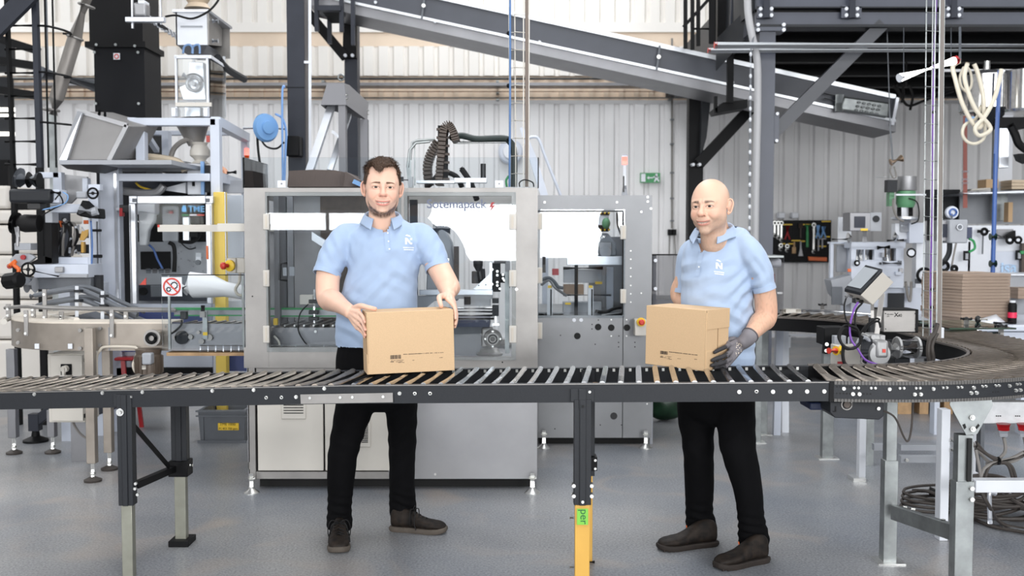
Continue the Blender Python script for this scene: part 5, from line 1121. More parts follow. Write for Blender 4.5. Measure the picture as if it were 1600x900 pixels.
ub('bracket',STEEL,26,352,30,378,-0.05,0.02); MB().tube([P(25,355,UD-.05),P(28,370,UD-.05),P(27,385,UD-.05)],0.012,8).build('bracket',STEEL,t)
ub('black_post',BLACK,68,336,82,412,0.0,0.1); ub('post_head',LGREY,70,332,82,348,-0.02,0.1); ub('bracket',LGREY,22,380,48,391,-0.05,0.1)
mb=MB(); mb.pp([(118,335),(128,312),(134,318),(142,325),(154,326),(155,342),(140,341),(125,338)],UD-0.05,0.12); mb.build('print_head',BLACK,t,bev=0.01); MB().tube([P(125,328,UD-.06),P(145,331,UD-.06),P(152,329,UD-.06)],0.03,10).build('print_head_roller',LGREY,t)
hw=MB().torus(P(145,302,UD-.1),0.034,0.007,(0,1,0),24,8).build('hand_wheel',BLACK,t); MB().beam(P(138,302,UD-.1),P(152,302,UD-.1),0.008,0.008).cyl(P(145,302,UD-.1),P(145,302,UD-.05),0.012,n=10).build('spokes',BLACK,hw); MB().pb(118,299,135,310,UD-.05,0.04).build('bracket',LGREY,t,bev=0.01)
hw=MB().torus(P(44,421,UD-.15),0.043,0.007,(0,1,0),24,8).build('hand_wheel',BLACK,t); MB().beam(P(35,421,UD-.15),P(53,421,UD-.15),0.008,0.008).beam(P(44,412,UD-.15),P(44,430,UD-.15),0.008,0.008).cyl(P(44,421,UD-.17),P(44,421,UD-.05),0.014,n=10).build('spokes',BLACK,hw)
MB().cyl(P(50,423,UD-.12),P(92,432,UD-.05),0.006,n=8).build('shaft',BLACK,t)
mb=MB(); mb.lathe([(0.03,0),(0.055,0.02),(0.055,0.12),(0.04,0.14)],P(8,440,UD-.2),(0.8,-0.3,0.1),10); mb.build('knob_wheel',BLACK,t)
mb=MB(); mb.pp([(15,405),(24,397),(45,396),(55,402),(48,408),(30,418),(18,415)],UD-0.02,0.04); mb.build('cam_plate',LGREY,t,bev=0.005); MB().tube(spline([P(14,416,UD-.05),P(24,408,UD-.06),P(22,414,UD-.06),P(29,420,UD-.06),P(29,426,UD-.06)],4),0.013,8).build('orange_hose',ORANGE,t)
for x_,y_ in((37,402),(16,416)):q=P(x_,y_,UD-.03); MB().cyl(q,q-V(0,0.015,0),0.017,n=14).build('red_knob',REDD,t)
mb=MB(); mb.pp([(48,410),(68,400),(82,404),(82,412),(50,413)],UD+0.0,0.06); mb.build('support_arm',BLACK,t)
ub('table_plate',WHITEB,52,413,138,434,0.0,0.25); ub('slot_plate',LGREY,92,428,136,434,-0.02,0.03); ub('block',STEEL,85,417,98,426,-0.03,0.05)
ub('lower_beam',GREYP,44,434,142,452,0.05,0.2); MB().pb(138,430,158,470,UD+0.1,0.05).build('dark_roll',DARK,t); q=P(50,445,UD); MB().cyl(P(42,445,UD),P(55,445,UD),0.055,n=20).build('roll_end',LGREY,t)
# inner works window
mb=MB(); mb.holed((82,332,142,415),[(84,333,138,402)],UD+0.15,0.03); mb.build('window_frame',WHITEB,t,bev=0.003)
ub('dark_back',DARKB,84,333,110,402,0.6,0.02);
random.seed(4)
for i in range(7):
    x_=86+i*4; cable('cable',[P(x_,340+random.uniform(0,12),UD+.3),P(x_+random.uniform(4,14),345+random.uniform(0,10),UD+.25),P(x_+random.uniform(4,16),375,UD+.25),P(x_+random.uniform(-3,9),399,UD+.3)],random.choice((0.007,0.011)),random.choice((RUBBER,CABLE,RUBBER)),t)
ub('orange_part',ORANGE,90,345,95,355,0.25,0.04); ub('brown_block',BROWN,114,365,137,372,0.3,0.06); ub('brown_block',DARK,116,382,138,396,0.3,0.06); MB().pp([(124,375),(128,361),(139,358),(137,368),(130,376)],UD+0.25,0.02).build('yellow_part',YELL,t); ub('yellow_part',YELL,126,378,131,395,0.25,0.04); ub('orange_part',ORANGE,130,344,138,350,0.3,0.03)
for i in range(10):q=P(random.uniform(90,136),random.uniform(345,398),UD+0.25); MB().cyl(q,q+V(random.uniform(-.02,.03),-0.02,random.uniform(0.01,.04)),random.uniform(0.006,0.014),n=8).build('fitting',random.choice((LGREY,STEEL,WHITE)),t)
cable('blue_hose',[P(66,328,UD-.12),P(90,322,UD-.12),P(103,316,UD-.12),P(106,306,UD-.12),P(98,300,UD-.12)],0.004,LBLUE,t); cable('black_cable',[P(86,312,UD-.15),P(93,305,UD-.15),P(98,318,UD-.12),P(84,326,UD-.1),P(66,336,UD-.1)],0.005,RUBBER,t)
mb=MB(); mb.pb(150,346,153,442,UD+0.2,0.02); mb.build('slide_bar',GREYP,t); ub('slide_block',BLACK,143,358,155,362,0.15,0.05); ub('slide_block',BLACK,145,398,156,403,0.15,0.05); cable('blue_hose',[P(142,345,UD+.1),P(144,380,UD+.1),P(143,420,UD+.1)],0.006,mat('hose_blue',srgb(70,110,170),0.4),t)
for a,b,c in((95,0.1,0.3),(150,0.3,0.3)):MB().beam(V(P(a,500,UD+b).x,UD+b+0.1,0),V(P(a,500,UD+b).x,UD+b+0.1,P(0,445,UD).z),0.08,0.08,(0,1,0)).build('stand_leg',WHITEB,t)
# stainless chute rails between unwinder and infeed
ch_=thing('chute_rails','grey bent chute rails with knobs above the infeed conveyor','guide rails',P(110,480,6.4)); t=ch_
for dy,dx in((0,0),(16,4)):
    mb=MB(); pts=spline([P(48+dx,463+dy,6.45),P(85+dx,456+dy,6.42),P(120+dx,452+dy,6.4),P(150+dx,462+dy,6.4),P(175+dx,475+dy,6.35),P(215+dx,492+dy,6.3)],4)
    mb.tube(pts,0.016,8); mb.tube([p+V(0.0,0.12,0.01)for p in pts],0.014,8); mb.build('rail',GREYP,t)
for x_,y_ in((120,455),(160,463)):r_=MB().cyl(P(x_,y_-8,6.36),P(x_,y_+40,6.36),0.011,n=8).build('rod',WHITE,t); MB().pb(x_-5,y_-2,x_+5,y_+2,6.33,0.05).build('clamp',DARK,r_); MB().pb(x_-5,y_+13,x_+5,y_+17,6.33,0.05).build('clamp',DARK,r_)
MB().pp([(105,500),(130,490),(150,498),(152,502),(110,502)],6.5,0.2).build('dark_slide',GREYP,t)
# white stacked tarpaulin sacks behind, at the picture's left edge
TD=9.5
tp=thing('tarpaulin_stack','tall white sheeted stack with dark horizontal gaps behind the unwinder at far left','covered stack',P(20,480,TD)); setz(tp,0)
mb=MB(); mb.v=[]
for(y0,y1)in((290,326),(328,349),(352,397),(399,432),(434,467),(469,530),(532,600)):
    o=MB().pb(-120,y0,68 if y0>300 else 14,y1,TD,0.9).build('sheeted_layer',TARP,tp,bev=0.03)
MB().pb(-118,300,60,618,TD+0.08,0.7).build('core',BLACK,tp)
mb=MB().pb(-60,272,68,275,TD-0.6,0.03).build('rail',BLACK,tp)if False else None
# ================================================================ LEFT BACKGROUND: LADDER, DUCTS
LDD=7.8
ld=thing('ladder','black steel cage ladder with hoops at the left edge of the hall','ladder',P(35,500,LDD)); setz(ld,0); t=ld
def lz(y):return P(0,y,LDD).z
for x0,x1,yb in((52,60,262),(9,13,262)):
    a=P(x0,-60,LDD); b=P(x1,-60,LDD); MB().beam(P((x0+x1)/2-3,-60,LDD),P((x0+x1)/2+7,262,LDD)if x0>20 else P(x0+12,262,LDD),b.x-a.x,0.05,(0,1,0)).build('stile',DARKB if x0>20 else BLACK,t)
MB().beam(V(P(62,262,LDD).x,LDD,0),P(62,262,LDD),0.045,0.05,(0,1,0)).beam(V(P(21,262,LDD).x,LDD,0),P(21,262,LDD),0.03,0.05,(0,1,0)).build('stile_foot',BLACK,t)
for y_ in(4,40,77,114,150,185,221,257):MB().cyl(P(8,y_,LDD),P(56,y_,LDD),0.012,n=8).build('rung',BLACK,t)
for y_ in(40,112,190):
    mb=MB(); c=P(57,y_,LDD); mb.tube(spline([c,c+V(0.10,-0.02,-0.01),c+V(0.13,0.18,0),c+V(0.08,0.42,0.02),c+V(0,0.46,0.03)],5),0.009,6); mb.build('cage_hoop',BLACK,t)
for x_,d_ in((71,0.05),(83,0.3)):MB().cyl(P(x_-2,-40,LDD+d_),P(x_+5,262,LDD+d_),0.008,n=6).build('cage_bar',BLACK,t)
MB().beam(P(-30,68,LDD-0.1),P(60,-22,LDD-0.1),0.13,0.05,(0,1,0)).build('stringer',DARKB,t)
mz=thing('walkway','dark steel walkway with lit windows beyond it at the upper left edge','platform',P(0,200,11)); t=mz; setz(mz,0)
for(y0,y1,x1)in((56,80,60),(146,150,60),(100,104,60)):MB().beam(P(-60,y0-14,11),P(x1,y1,11),0.08,0.1,(0,1,0)).build('beam',BLACK,t)
MB().pb(-60,62,18,112,11.4,0.1).build('panel',DARK,t); MB().pb(-60,120,18,256,11.4,0.1).build('panel',DARK,t)
LITW=mat('lit_strip',(1.0,0.96,0.88),0.4,emit=1.6)
for y0,y1 in((168,174),(178,182),(206,212)):MB().pb(-60,y0,22,y1,11.35,0.03).build('light_strip',LITW,t)
MB().beam(V(P(8,300,11.4).x,11.45,0),P(8,250,11.4),0.1,0.1,(0,1,0)).build('post',BLACK,t)
hc=MB().cyl(P(60,113,LDD+1.0),P(150,134,LDD+1.7),0.06,n=12).cyl(P(75,117,LDD+1.1),V(P(75,117,LDD+1.1).x,LDD+1.1,6.9),0.008,n=6).build('grey_cross_pipe',GREYP,label='grey pipe slanting behind the ladder towards the black duct',cat='pipe')
ip=thing('suction_pipe','stainless slanted suction pipe with clamp rings left of the black duct','pipe',P(80,260,8.3)); t=ip; setz(ip,0)
MB().tube([P(141,-20,8.3),P(117,60,8.3),P(88,155,8.3)],0.056,20).build('pipe',mat('matt_pipe',srgb(138,133,128),0.45,0.4,4,0.12),t); MB().tube([P(88,155,8.3),P(83,180,8.3)],[0.056,0.036],20).build('reducer',STEELW,t); MB().cyl(P(82,178,8.3),V(P(82,178,8.3).x,8.3,0),0.032,n=14).build('pipe',GALV,t)
for x_,y_,a_ in((135,9,(0.32,0,1)),(117,59,(0.32,0,1)),(80,172,(0.1,0,1))):MB().torus(P(x_,y_,8.3),0.060,0.010,a_,24,8).build('clamp_ring',STEELW,t)
wd=thing('exhaust_duct','tall black square duct with flange and small white sign','duct',P(190,400,9.0)); t=wd; setz(wd,0)
a=P(142,0,9.0); b=P(222,0,9.0); zf=zP(70,9.0); MB().b2(a.x-0.02,b.x,9.0,9.42,zf,6.0).build('upper_shaft',BLACK,t); MB().b2(P(145,0,9).x,b.x+0.01,9.0,9.42,0,zf).build('lower_shaft',mat('soft_black',srgb(17,18,22),0.6,spec=0.2),t)
MB().b2(a.x-0.05,b.x+0.03,8.97,9.46,zf-0.025,zf+0.025).build('flange',BLACK,t)
for x_,y_ in((151,70),(181,70),(211,72),(148,82),(216,82),(150,162),(217,162)):q=P(x_,y_,8.97); MB().cyl(q,q-V(0,0.012,0),0.012,n=10).build('bolt',GALV,t)
sg=MB().pb(177,83,187,93,8.985,0.01).build('warning_sign',WHITE,t); MB().torus(P(182,88,8.98),0.018,0.004,(0,1,0),20,6).build('pictogram',RED,sg)
# structural columns
def column(name,label,x0,x1,ytop,D,dp,m=DARKB,z1=None,cat='column'):
    a=P(x0,ytop,D); b=P(x1,ytop,D); o=thing(name,label,cat,((a.x+b.x)/2,D+dp/2,0))
    MB().b2(a.x,b.x,D,D+dp,0,z1 or a.z).build('shaft',m,o); MB().b2(a.x-0.05,b.x+0.05,D-0.05,D+dp+0.05,0,0.02).build('base_plate',m,o); return o
c1_=column('steel_column','thick anthracite steel column behind the left half of the packer',447,474,-40,8.6,0.2)
MB().pb(474,-40,482,560,8.62,0.16).build('web',mat('warm_dark',srgb(88,84,84),0.5),c1_); MB().cyl(P(484,-40,8.6),P(485,560,8.6),0.012,n=8).build('conduit',WHITE,c1_); MB().pb(475,95,484,99,8.59,0.03).build('clip',WHITE,c1_)
MB().pb(447,136,475,137,8.595,0.01).build('joint',BLACK,c1_)
c2_=column('steel_column','darker anthracite steel column with bolted bracket right of the hooded mast',537,557,-40,11.1,0.2)
br=MB().prism([P(537,20,11.0),P(557,20,11.0),P(557,90,11.0),P(535,90,11.0)],(0,0.1,0)).build('gusset',BLACK,c2_)
for x_ in(540,551):q=P(x_,87,10.95); MB().cyl(q,q-V(0,0.03,0),0.018,n=10).build('bolt',WHITE,br)
MB().beam(P(480,18,11.0),P(540,90,11.0),0.10,0.08,(0,1,0)).build('diagonal_brace',BLACK,c2_)
MB().pb(496,8,532,16,10.1,0.3).build('shelf_plate',DARKB,c2_); MB().prism([P(498,12,10.1),P(530,12,10.1),P(534,35,10.4),P(517,35,10.4)],(0,0.05,0)).build('bracket_plate',BLACK,c2_)
for x_,y1 in((494,48),(514,68),(533,49),(551,70)):MB().pb(x_-3.5,-30,x_+3.5,y1,10.15 if x_!=514 else 10.5,0.05).build('hanger_bar',DARKB,c2_)
# hose reel on column
hr=thing('hose_reel','blue hose reel in white housing mounted left of the thick steel column','hose reel',P(420,225,8.3)); t=hr
MB().pb(400,180,411,217,8.3,0.14).build('housing',CREAM,t,bev=0.03); q=P(412,200,8.28); MB().lathe([(0.11,0),(0.115,0.02),(0.07,0.03)],P(410,200,8.35),(1,-0.5,0),28).build('drum_side',BLACK,t); MB().lathe([(0.10,0),(0.115,0.012),(0.10,0.04),(0.055,0.045),(0.05,0.06),(0.03,0.062)],P(414,200,8.3),(0.75,-0.8,0),28).build('drum',LBLUE,t)
cable('blue_hose',[P(430,178,8.35),P(441,185,8.35),P(447,205,8.35),P(446,235,8.35),P(444,290,8.35)],0.010,mat('reel_hose',srgb(130,170,225),0.35),t); cable('blue_hose',[P(442,290,8.3),P(441,150,8.3),P(445,136,8.3)],0.009,MC['reel_hose'],t)
cable('black_hose',[P(402,212,8.3),P(404,240,8.3),P(412,290,8.3),P(418,320,8.3)],0.010,RUBBER,t); cable('black_hose',[P(404,210,8.3),P(415,228,8.3),P(432,232,8.3),P(444,222,8.3)],0.008,RUBBER,t)
MB().pb(446,212,468,244,8.45,0.15).build('motor_box',BLACK,t,bev=0.01); MB().cyl(P(380,200,8.5),P(448,201,8.5),0.012,n=8).build('bracket_pipe',WHITE,t)
# ================================================================ INCLINED BELT CONVEYOR
XD=10.3
ic=thing('inclined_conveyor','long dark inclined belt conveyor crossing the hall under the roof','conveyor',P(900,80,XD)); t=ic
SK=mat('conveyor_side',srgb(66,69,78),0.42,0,6,0.08)
def lin(x,y0):return y0+(x-740)*0.2178
def seg(x0,x1,yt,yb,m,nm,D=XD,dp=0.03,**k):return MB().prism([P(x0,lin(x0,yt),D),P(x1,lin(x1,yt),D),P(x1,lin(x1,yb),D),P(x0,lin(x0,yb),D)],(0,dp,0)).build(nm,m,t,**k)
seg(480,1400,10,44,SK,'side_wall'); seg(480,1400,4,11,mat('bright_trim',srgb(225,228,232),0.3,0.6),'upper_trim',XD-0.03,0.06); seg(480,1400,43,47,MC['bright_trim'],'lower_trim',XD-0.04,0.05)
un_=MB().prism([P(480,lin(480,47),XD),P(1400,lin(1400,47),XD),P(1400,lin(1400,47),XD)+V(0,0.65,0.0),P(480,lin(480,47),XD)+V(0,0.65,0)],(0,0,-0.10)).build('underside',STEELD,t)
MB().prism([P(480,lin(480,44),XD)+V(0,.62,0),P(1400,lin(1400,44),XD)+V(0,.62,0),P(1400,lin(1400,10),XD)+V(0,.62,0),P(480,lin(480,10),XD)+V(0,.62,0)],(0,0.03,0)).build('side_wall',SK,t)
MB().prism([P(480,lin(480,36),XD)+V(0,.03,0),P(1400,lin(1400,36),XD)+V(0,.03,0),P(1400,lin(1400,36),XD)+V(0,.6,0),P(480,lin(480,36),XD)+V(0,.6,0)],(0,0,0.01)).build('belt',BLACK,t)
for x_ in(663,1030):MB().beam(P(x_+1,lin(x_,8),XD-.05),P(x_-4,lin(x_,46),XD-.05),0.018,0.02,(0,1,0)).build('joint_strip',GREYP,t); q=P(x_-1,lin(x_,26),XD-.06); MB().cyl(q,q-V(0,0.02,0),0.02,n=10).build('bolt',ZINC,t)
for x_,y_ in((587,4),(843,66),(1144,129),(680,34)):q=P(x_,y_,XD-.03); MB().cyl(q,q-V(0,0.02,0),0.015,n=10).build('bolt',WHITE,t)
mb=MB(); mb.prism([P(1318,150,XD-.1),P(1392,160,XD-.1),P(1388,184,XD-.1),P(1313,172,XD-.1)],(0,0.08,0)); dm=mb.build('drum_motor',GALV,t,bev=0.02); MB().cyl(P(1312,148,XD-.08),P(1311,174,XD-.08),0.04,n=14).build('cap',GALV,dm)
mb=MB()
for i in range(5):
    for j in range(3):q=P(1342+i*8-j*2,160+j*6+i*1.4,XD-.11); mb.sph(q,(0.02,0.01,0.012),8,5)
mb.build('dimples',GALV,dm,kind='stuff')
for x_,y_ in((1287,146),(1288,154)):MB().cyl(P(x_,y_,XD-.05),P(x_+25,y_+5,XD-.08),0.008,n=6).build('tension_rod',STEEL,t)
MB().beam(P(1401,153,XD-.04),P(1393,196,XD-.04),0.03,0.06,(0,1,0)).build('end_plate',ALU,t)
# ================================================================ MEZZANINE
MD_=9.0
mz=thing('mezzanine','anthracite steel mezzanine platform with bolted beams at the upper right','platform',P(1400,60,MD_)); t=mz
MZ=mat('mezzanine_paint',srgb(68,72,84),0.4,0,5,0.08)
def mbm(nm,x0,y0,x1,y1,D=MD_,dp=0.12,m=MZ,**k):return MB().pb(x0,y0,x1,y1,D,dp).build(nm,m,t,**k)
zt0=zP(42,MD_); X0=P(1183,0,MD_).x; XE=8.5
def zb2(nm,y0,y1,D,dp,m=MZ):return MB().b2(X0,XE,D,D+dp,zP(y1,MD_),zP(y0,MD_)).build(nm,m,t)
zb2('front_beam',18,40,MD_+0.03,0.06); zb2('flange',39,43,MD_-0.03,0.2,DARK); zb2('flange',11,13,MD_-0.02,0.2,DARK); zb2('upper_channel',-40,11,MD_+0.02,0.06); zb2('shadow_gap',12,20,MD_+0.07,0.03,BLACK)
for x_ in(1196,1330,1489):
    b_=MB().pb(x_-15 if x_!=1196 else x_-12,8,x_+16 if x_!=1196 else x_+12,28,MD_-0.02,0.03).build('post_plate',MZ,t); MB().cyl(P(x_+2,-60,MD_-.05),P(x_+2,28,MD_-.05),0.027,n=14).build('railing_post',DARKB,t)
    for dx in(-8,9):
        for y_ in(14,24):q=P(x_+dx,y_,MD_-.02); MB().cyl(q,q-V(0,0.015,0),0.016,n=10).build('bolt',WHITE,b_)
# deck and joists behind
zdk=zP(14,MD_); mb=MB().b2(X0,XE,MD_+0.1,14.3,zdk-0.05,zdk); mb.build('deck',BLACK,t)
for y_ in np.arange(MD_+0.9,14.2,0.9):MB().b2(X0,XE,y_,y_+0.1,zt0,zdk-0.05).build('joist',BLACK,t)
MB().b2(X0,X0+0.1,MD_+.1,13.5,zt0,zdk).build('side_beam',DARKB,t)
MB().b2(X0-0.02,X0+0.02,MD_+.1,13.5,zdk,zdk+0.35).build('kick_plate',DARK,t)
c3=column('steel_column','anthracite column carrying the mezzanine corner, right behind the older man',1187,1212,45,MD_,0.14,MZ)
q=MB().pb(1182,42,1228,48,MD_-0.04,0.2).build('head_plate',MZ,c3)
for x_,y_ in((1184,39),(1224,39),(1184,47),(1224,47)):p_=P(x_,y_,MD_-.04); MB().cyl(p_,p_-V(0,0.02,0),0.016,n=8).build('bolt',WHITE,q)
MB().beam(P(1208,208,MD_+.07),P(1378,38,MD_+.07),0.11,0.08,(0,1,0)).build('diagonal_brace',mat('mid_anthracite',srgb(62,64,70),0.42),c3); MB().pb(1210,176,1217,222,MD_,0.12).build('gusset',MZ,c3)
for x_,y_ in((1214,178),(1213,220)):p_=P(x_,y_,MD_-.0); MB().cyl(p_,p_-V(0,0.02,0),0.014,n=8).build('bolt',WHITE,c3)
c4=column('steel_column','black rear column of the mezzanine above the older man\'s left shoulder',1077,1100,140,11.5,0.16,BLACK)
MB().beam(P(1094,142,11.45),P(1112,142,11.45),0.1,0.1,(0,1,0)).build('web',BLACK,c4); MB().prism([P(1098,142,11.4),P(1112,142,11.4),P(1104,215,11.4),P(1094,250,11.4)],(0,0.1,0)).build('gusset',DARK,c4); MB().beam(P(1092,256,11.4),P(1172,170,11.4),0.12,0.1,(0,1,0)).build('diagonal_brace',BLACK,c4)
for x_ in(1081,1091):p_=P(x_,258,11.4); MB().cyl(p_,p_-V(0,0.1,0),0.018,n=8).build('bolt',WHITE,c4)
st=thing('stair_railing','black steel stair railing beside the mezzanine corner','railing',P(1110,75,10)); t=st
for x_,y1 in((1071,76),(1082,78),(1091,72),(1113,68)):MB().cyl(P(x_,-60,10),P(x_,y1,10),0.02 if x_!=1113 else 0.035,n=8).build('baluster',BLACK,t)
MB().beam(P(1068,42,10),P(1112,-6,10),0.03,0.03,(0,1,0)).build('handrail',BLACK,t); MB().cyl(P(1082,45,10),P(1110,45,10),0.012,n=6).build('cross_bar',BLACK,t); MB().pb(1122,-60,1137,70,10.2,0.1).build('post',BLACK,t)
MB().prism([P(1120,60,10),P(1180,0,9.3),P(1183,40,9.3),P(1120,110,10)],(0,0.05,0)).build('stringer',DARK,t); MB().prism([P(1140,65,9.9),P(1146,-60,9.9),P(1156,-60,9.9),P(1150,65,9.9)],(0,0.05,0)).build('post',DARKB,t)
MB().pb(1137,85,1146,160,9.8,0.05).build('hanger',BLACK,t); MB().prism([P(1117,170,9.9),P(1130,160,9.9),P(1168,155,9.9),P(1168,168,9.9),P(1120,177,9.9)],(0,0.3,0)).build('tread',BLACK,t); MB().pb(1116,150,1121,176,9.9,0.04).build('hanger',BLACK,t)
# pipes under mezzanine
for y_,x0_,d_,r_,lb in((71,1117,MD_-0.35,0.028,'upper'),(79,1107,MD_-0.1,0.022,'lower')):
    o=MB().cyl(P(x0_,y_,d_),V(8.4,d_,P(x0_,y_,d_).z),r_,n=14).build('water_pipe',mat('bright_galvanised',srgb(222,226,230),0.4,0.25),label='%s of the two galvanised pipes with orange end caps below the mezzanine beam'%lb,cat='pipe'); MB().cyl(P(x0_-1,y_,d_),P(x0_+2.5,y_,d_),r_*1.12,n=14).build('end_cap',RED,o)
# flexible conduit along the column and bead chain
cable('flexible_conduit',[P(1168,-30,8.9),P(1169,20,8.9),P(1176,60,8.9),P(1183,95,8.9),P(1184,150,8.9),P(1182,250,8.9),P(1180,360,8.9),P(1180,420,8.9),V(P(1180,420,8.9).x,8.9,0.3)],0.032,mat('conduit_grey',srgb(172,172,174),0.45),None,n=12,label='thick light grey flexible conduit running down beside the mezzanine column',cat='conduit',origin=V(P(1180,420,8.9).x,8.9,0.3))
bc=thing('spiral_cable','cable with white wrap beads hanging left of the flexible conduit','cable',P(1173,380,8.8)); MB().cyl(P(1173,80,8.8),P(1171,420,8.8),0.008,n=6).cyl(P(1173,80,8.8),P(1180,43,8.92),0.008,n=6).build('cable',GREYP,bc); mb=MB()
for i in range(18):mb.sph(P(1173-i*0.12,85+i*17,8.78),(0.012,0.012,0.02),8,6)
mb.build('beads',WHITE,bc,kind='stuff')
# lamp tube
lt=thing('tube_lamp','bright tubular work lamp hanging slanted under the mezzanine','lamp',P(1450,105,8.0)); MB().tube([P(1408,121,8.0),P(1491,95,8.15)],0.031,14).build('tube',mat('lamp_tube',(1.0,0.98,0.92),0.3,emit=9.0),lt); MB().cyl(P(1405,122,7.99),P(1409,120.7,8.0),0.034,n=12).build('end_cap',WHITE,lt); MB().cyl(P(1490,95.3,8.15),P(1495,93.7,8.16),0.034,n=12).build('end_cap',REDD,lt)
MB().cyl(P(1412,119,8.0),P(1412,43,9.0),0.003,n=5).build('wire',GREYP,lt); MB().cyl(P(1486,95,8.14),P(1486,43,9.0),0.003,n=5).build('wire',GREYP,lt)
# ================================================================ RIGHT: INSIDE THE BEND
def bx(t,nm,m,x0,y0,x1,y1,D,dp=0.06,bev=0.003,**k):return MB().pb(x0,y0,x1,y1,D,dp).build(nm,m,t,bev=bev,**k)
KD=5.35
dv=thing('drive_motor_unit','silver and black geared motor unit inside the roller bend, below the tilted terminal','motor',P(1390,590,KD)); setz(dv,0); t=dv
SIL=mat('silver_casting',srgb(160,160,160),0.42,0.5,8,0.08)
mb=MB(); q=P(1384,540,KD-0.12); mb.lathe([(0.052,-0.05),(0.06,-0.03),(0.06,0.0)],P(1370,552,KD-.1),(0,1,0),28); mb.build('gear_cover',SIL,t)
bx(t,'gear_head',SIL,1369,532,1389,560,KD-0.16,0.12,0.015); bx(t,'red_label',RED,1379,545.5,1384,551,KD-0.163,0.003,0)
MB().cyl(P(1388,545,KD-.05),P(1402,546,KD-.05),0.042,0.05,n=20).build('neck',SIL,t)
for x_ in(1402,1432):MB().torus(P(x_,543,KD-.05),0.050,0.008,(1,0.1,0),24,8).cyl(P(x_-2,543,KD-.05),P(x_+2,543,KD-.05),0.052,n=20).build('end_flange',SIL,t)
for an in range(6):a=an*PI/3; o_=V(0,math.cos(a)*0.042,math.sin(a)*0.042); MB().cyl(P(1402,543,KD-.05)+o_,P(1432,543,KD-.05)+o_,0.009,n=8).build('tie_rod',CHROME if an%2 else SIL,t)
MB().cyl(P(1402,543,KD-.05),P(1432,543,KD-.05),0.032,n=16).build('motor_core',CABLED,t); MB().cyl(P(1433,543,KD-.05),P(1437,543,KD-.05),0.045,0.035,n=16).build('motor_cap',STEELD,t)
gh=MB()
for k in range(7):gh.torus(P(1349+k*2.2,549,KD-.08),0.068-0.002*k,0.006,(1,-0.5,0),24,6)
gh.build('cooling_rings',DARK,t,kind='stuff'); MB().torus(P(1350,549,KD-.14),0.072,0.010,(0.8,-0.9,0.1),28,8,0.5,4.2).build('grey_clamp',LGREY,t); MB().cyl(P(1350,549,KD-.06),P(1366,550,KD-.06),0.055,n=20).build('body',DARK,t)
bx(t,'casting',SIL,1354,522,1376,540,KD-.06,0.1,0.008)
for x_,y_ in((1365,527),(1371,529)):MB().cyl(P(x_,y_,KD-.07),P(x_,y_,KD-.09),0.012,n=12).build('bolt',SIL,t)
bx(t,'support_block',STEEL,1366,560,1384,572,KD-.1,0.1); bx(t,'foot_block',DARK,1398,560,1422,574,KD-.05,0.1); bx(t,'base_beam',DARK,1376,533,1500,540,KD+0.15,0.1); bx(t,'side_beam',STEELD,1390,556,1500,560,KD+0.2,0.05)
bx(t,'black_box',BLACK,1288,512,1325,540,KD+0.25,0.15,0.005); bx(t,'control_box',LGREY,1304,525,1322,552,KD+0.12,0.05); bx(t,'control_box',CREAM,1307,540,1352,572,KD+0.05,0.1);
k_=MB().cyl(P(1295,548,KD),P(1306,548,KD+.03),0.016,n=16).build('red_button',RED,t); MB().cyl(P(1306,548,KD+.03),P(1313,547,KD+.05),0.025,n=16).build('yellow_collar',YELLB,t); bx(t,'red_mark',REDD,1309,565,1322,572,KD+.04,0.005,0)
for x_,y_ in((1292,538),(1291,548)):MB().cyl(P(x_,y_,KD+.1),P(x_,y_,KD+.08),0.010,n=8).build('bolt',ZINC,t)
# label printer controller on a post
xb=thing('print_controller','stainless controller box with X logo on the post in the roller bend','control box',P(1408,520,KD+.1)); t=xb; MB().pb(1381,485,1434,519,KD+.1,0.16).build('housing',STEELW,t,bev=0.003); setz(xb,zP(519,KD+.1))
mb=MB(); mb.pb(1432,484,1434.5,520,KD+.09,0.165); mb.pb(1381,518.5,1434.5,520,KD+.09,0.165); mb.pb(1381,483.5,1434.5,485,KD+.09,0.165); mb.build('dark_rim',BLACK,t)
mb=MB(); put_text(mb,'X',P(1397,495,KD+.098),(1,0,0),(0,0,1),size=0.032,bold=0.01); put_text(mb,'dynamic',P(1386,492,KD+.098),(1,0,0),(0,0,1),width=0.036); put_text(mb,'jet',P(1386,495,KD+.098),(1,0,0),(0,0,1),width=0.012); put_text(mb,'40',P(1403,495,KD+.098),(1,0,0),(0,0,1),size=0.022); mb.build('lettering',BLACK,t)
for x_,y_ in((1384,490),(1430,490),(1384,514),(1430,514)):MB().cyl(P(x_,y_,KD+.1),P(x_,y_,KD+.096),0.003,n=8).build('screw',BLACK,t)
ps=thing('mounting_posts','two round stainless posts standing behind the geared motor unit','stand',P(1370,590,KD)); setz(ps,0)
MB().cyl(V(P(1378.5,0,KD-.02).x,KD-.02,zP(530,KD)-0.0),P(1378.5,458,KD-.02),0.013,n=16).build('post',STEELW,ps); MB().cyl(P(1363,500,KD+.1),P(1363,470,KD+.1),0.009,n=12).build('post',STEELW,ps); MB().pb(1360,497,1366,530,KD+.09,0.03).build('post_foot',DARK,ps); MB().pb(1374,524,1383,532,KD-.04,0.06).build('post_foot',SIL,ps)
# tilted touch terminal
tt=thing('touch_terminal','tilted grey touch terminal box on the posts beside the older man','terminal',P(1360,475,KD)); t=tt
fA=[P(1319,455,KD-.15),P(1352,419,KD+.02),P(1373,422,KD+.02),P(1341,461,KD-.15)]
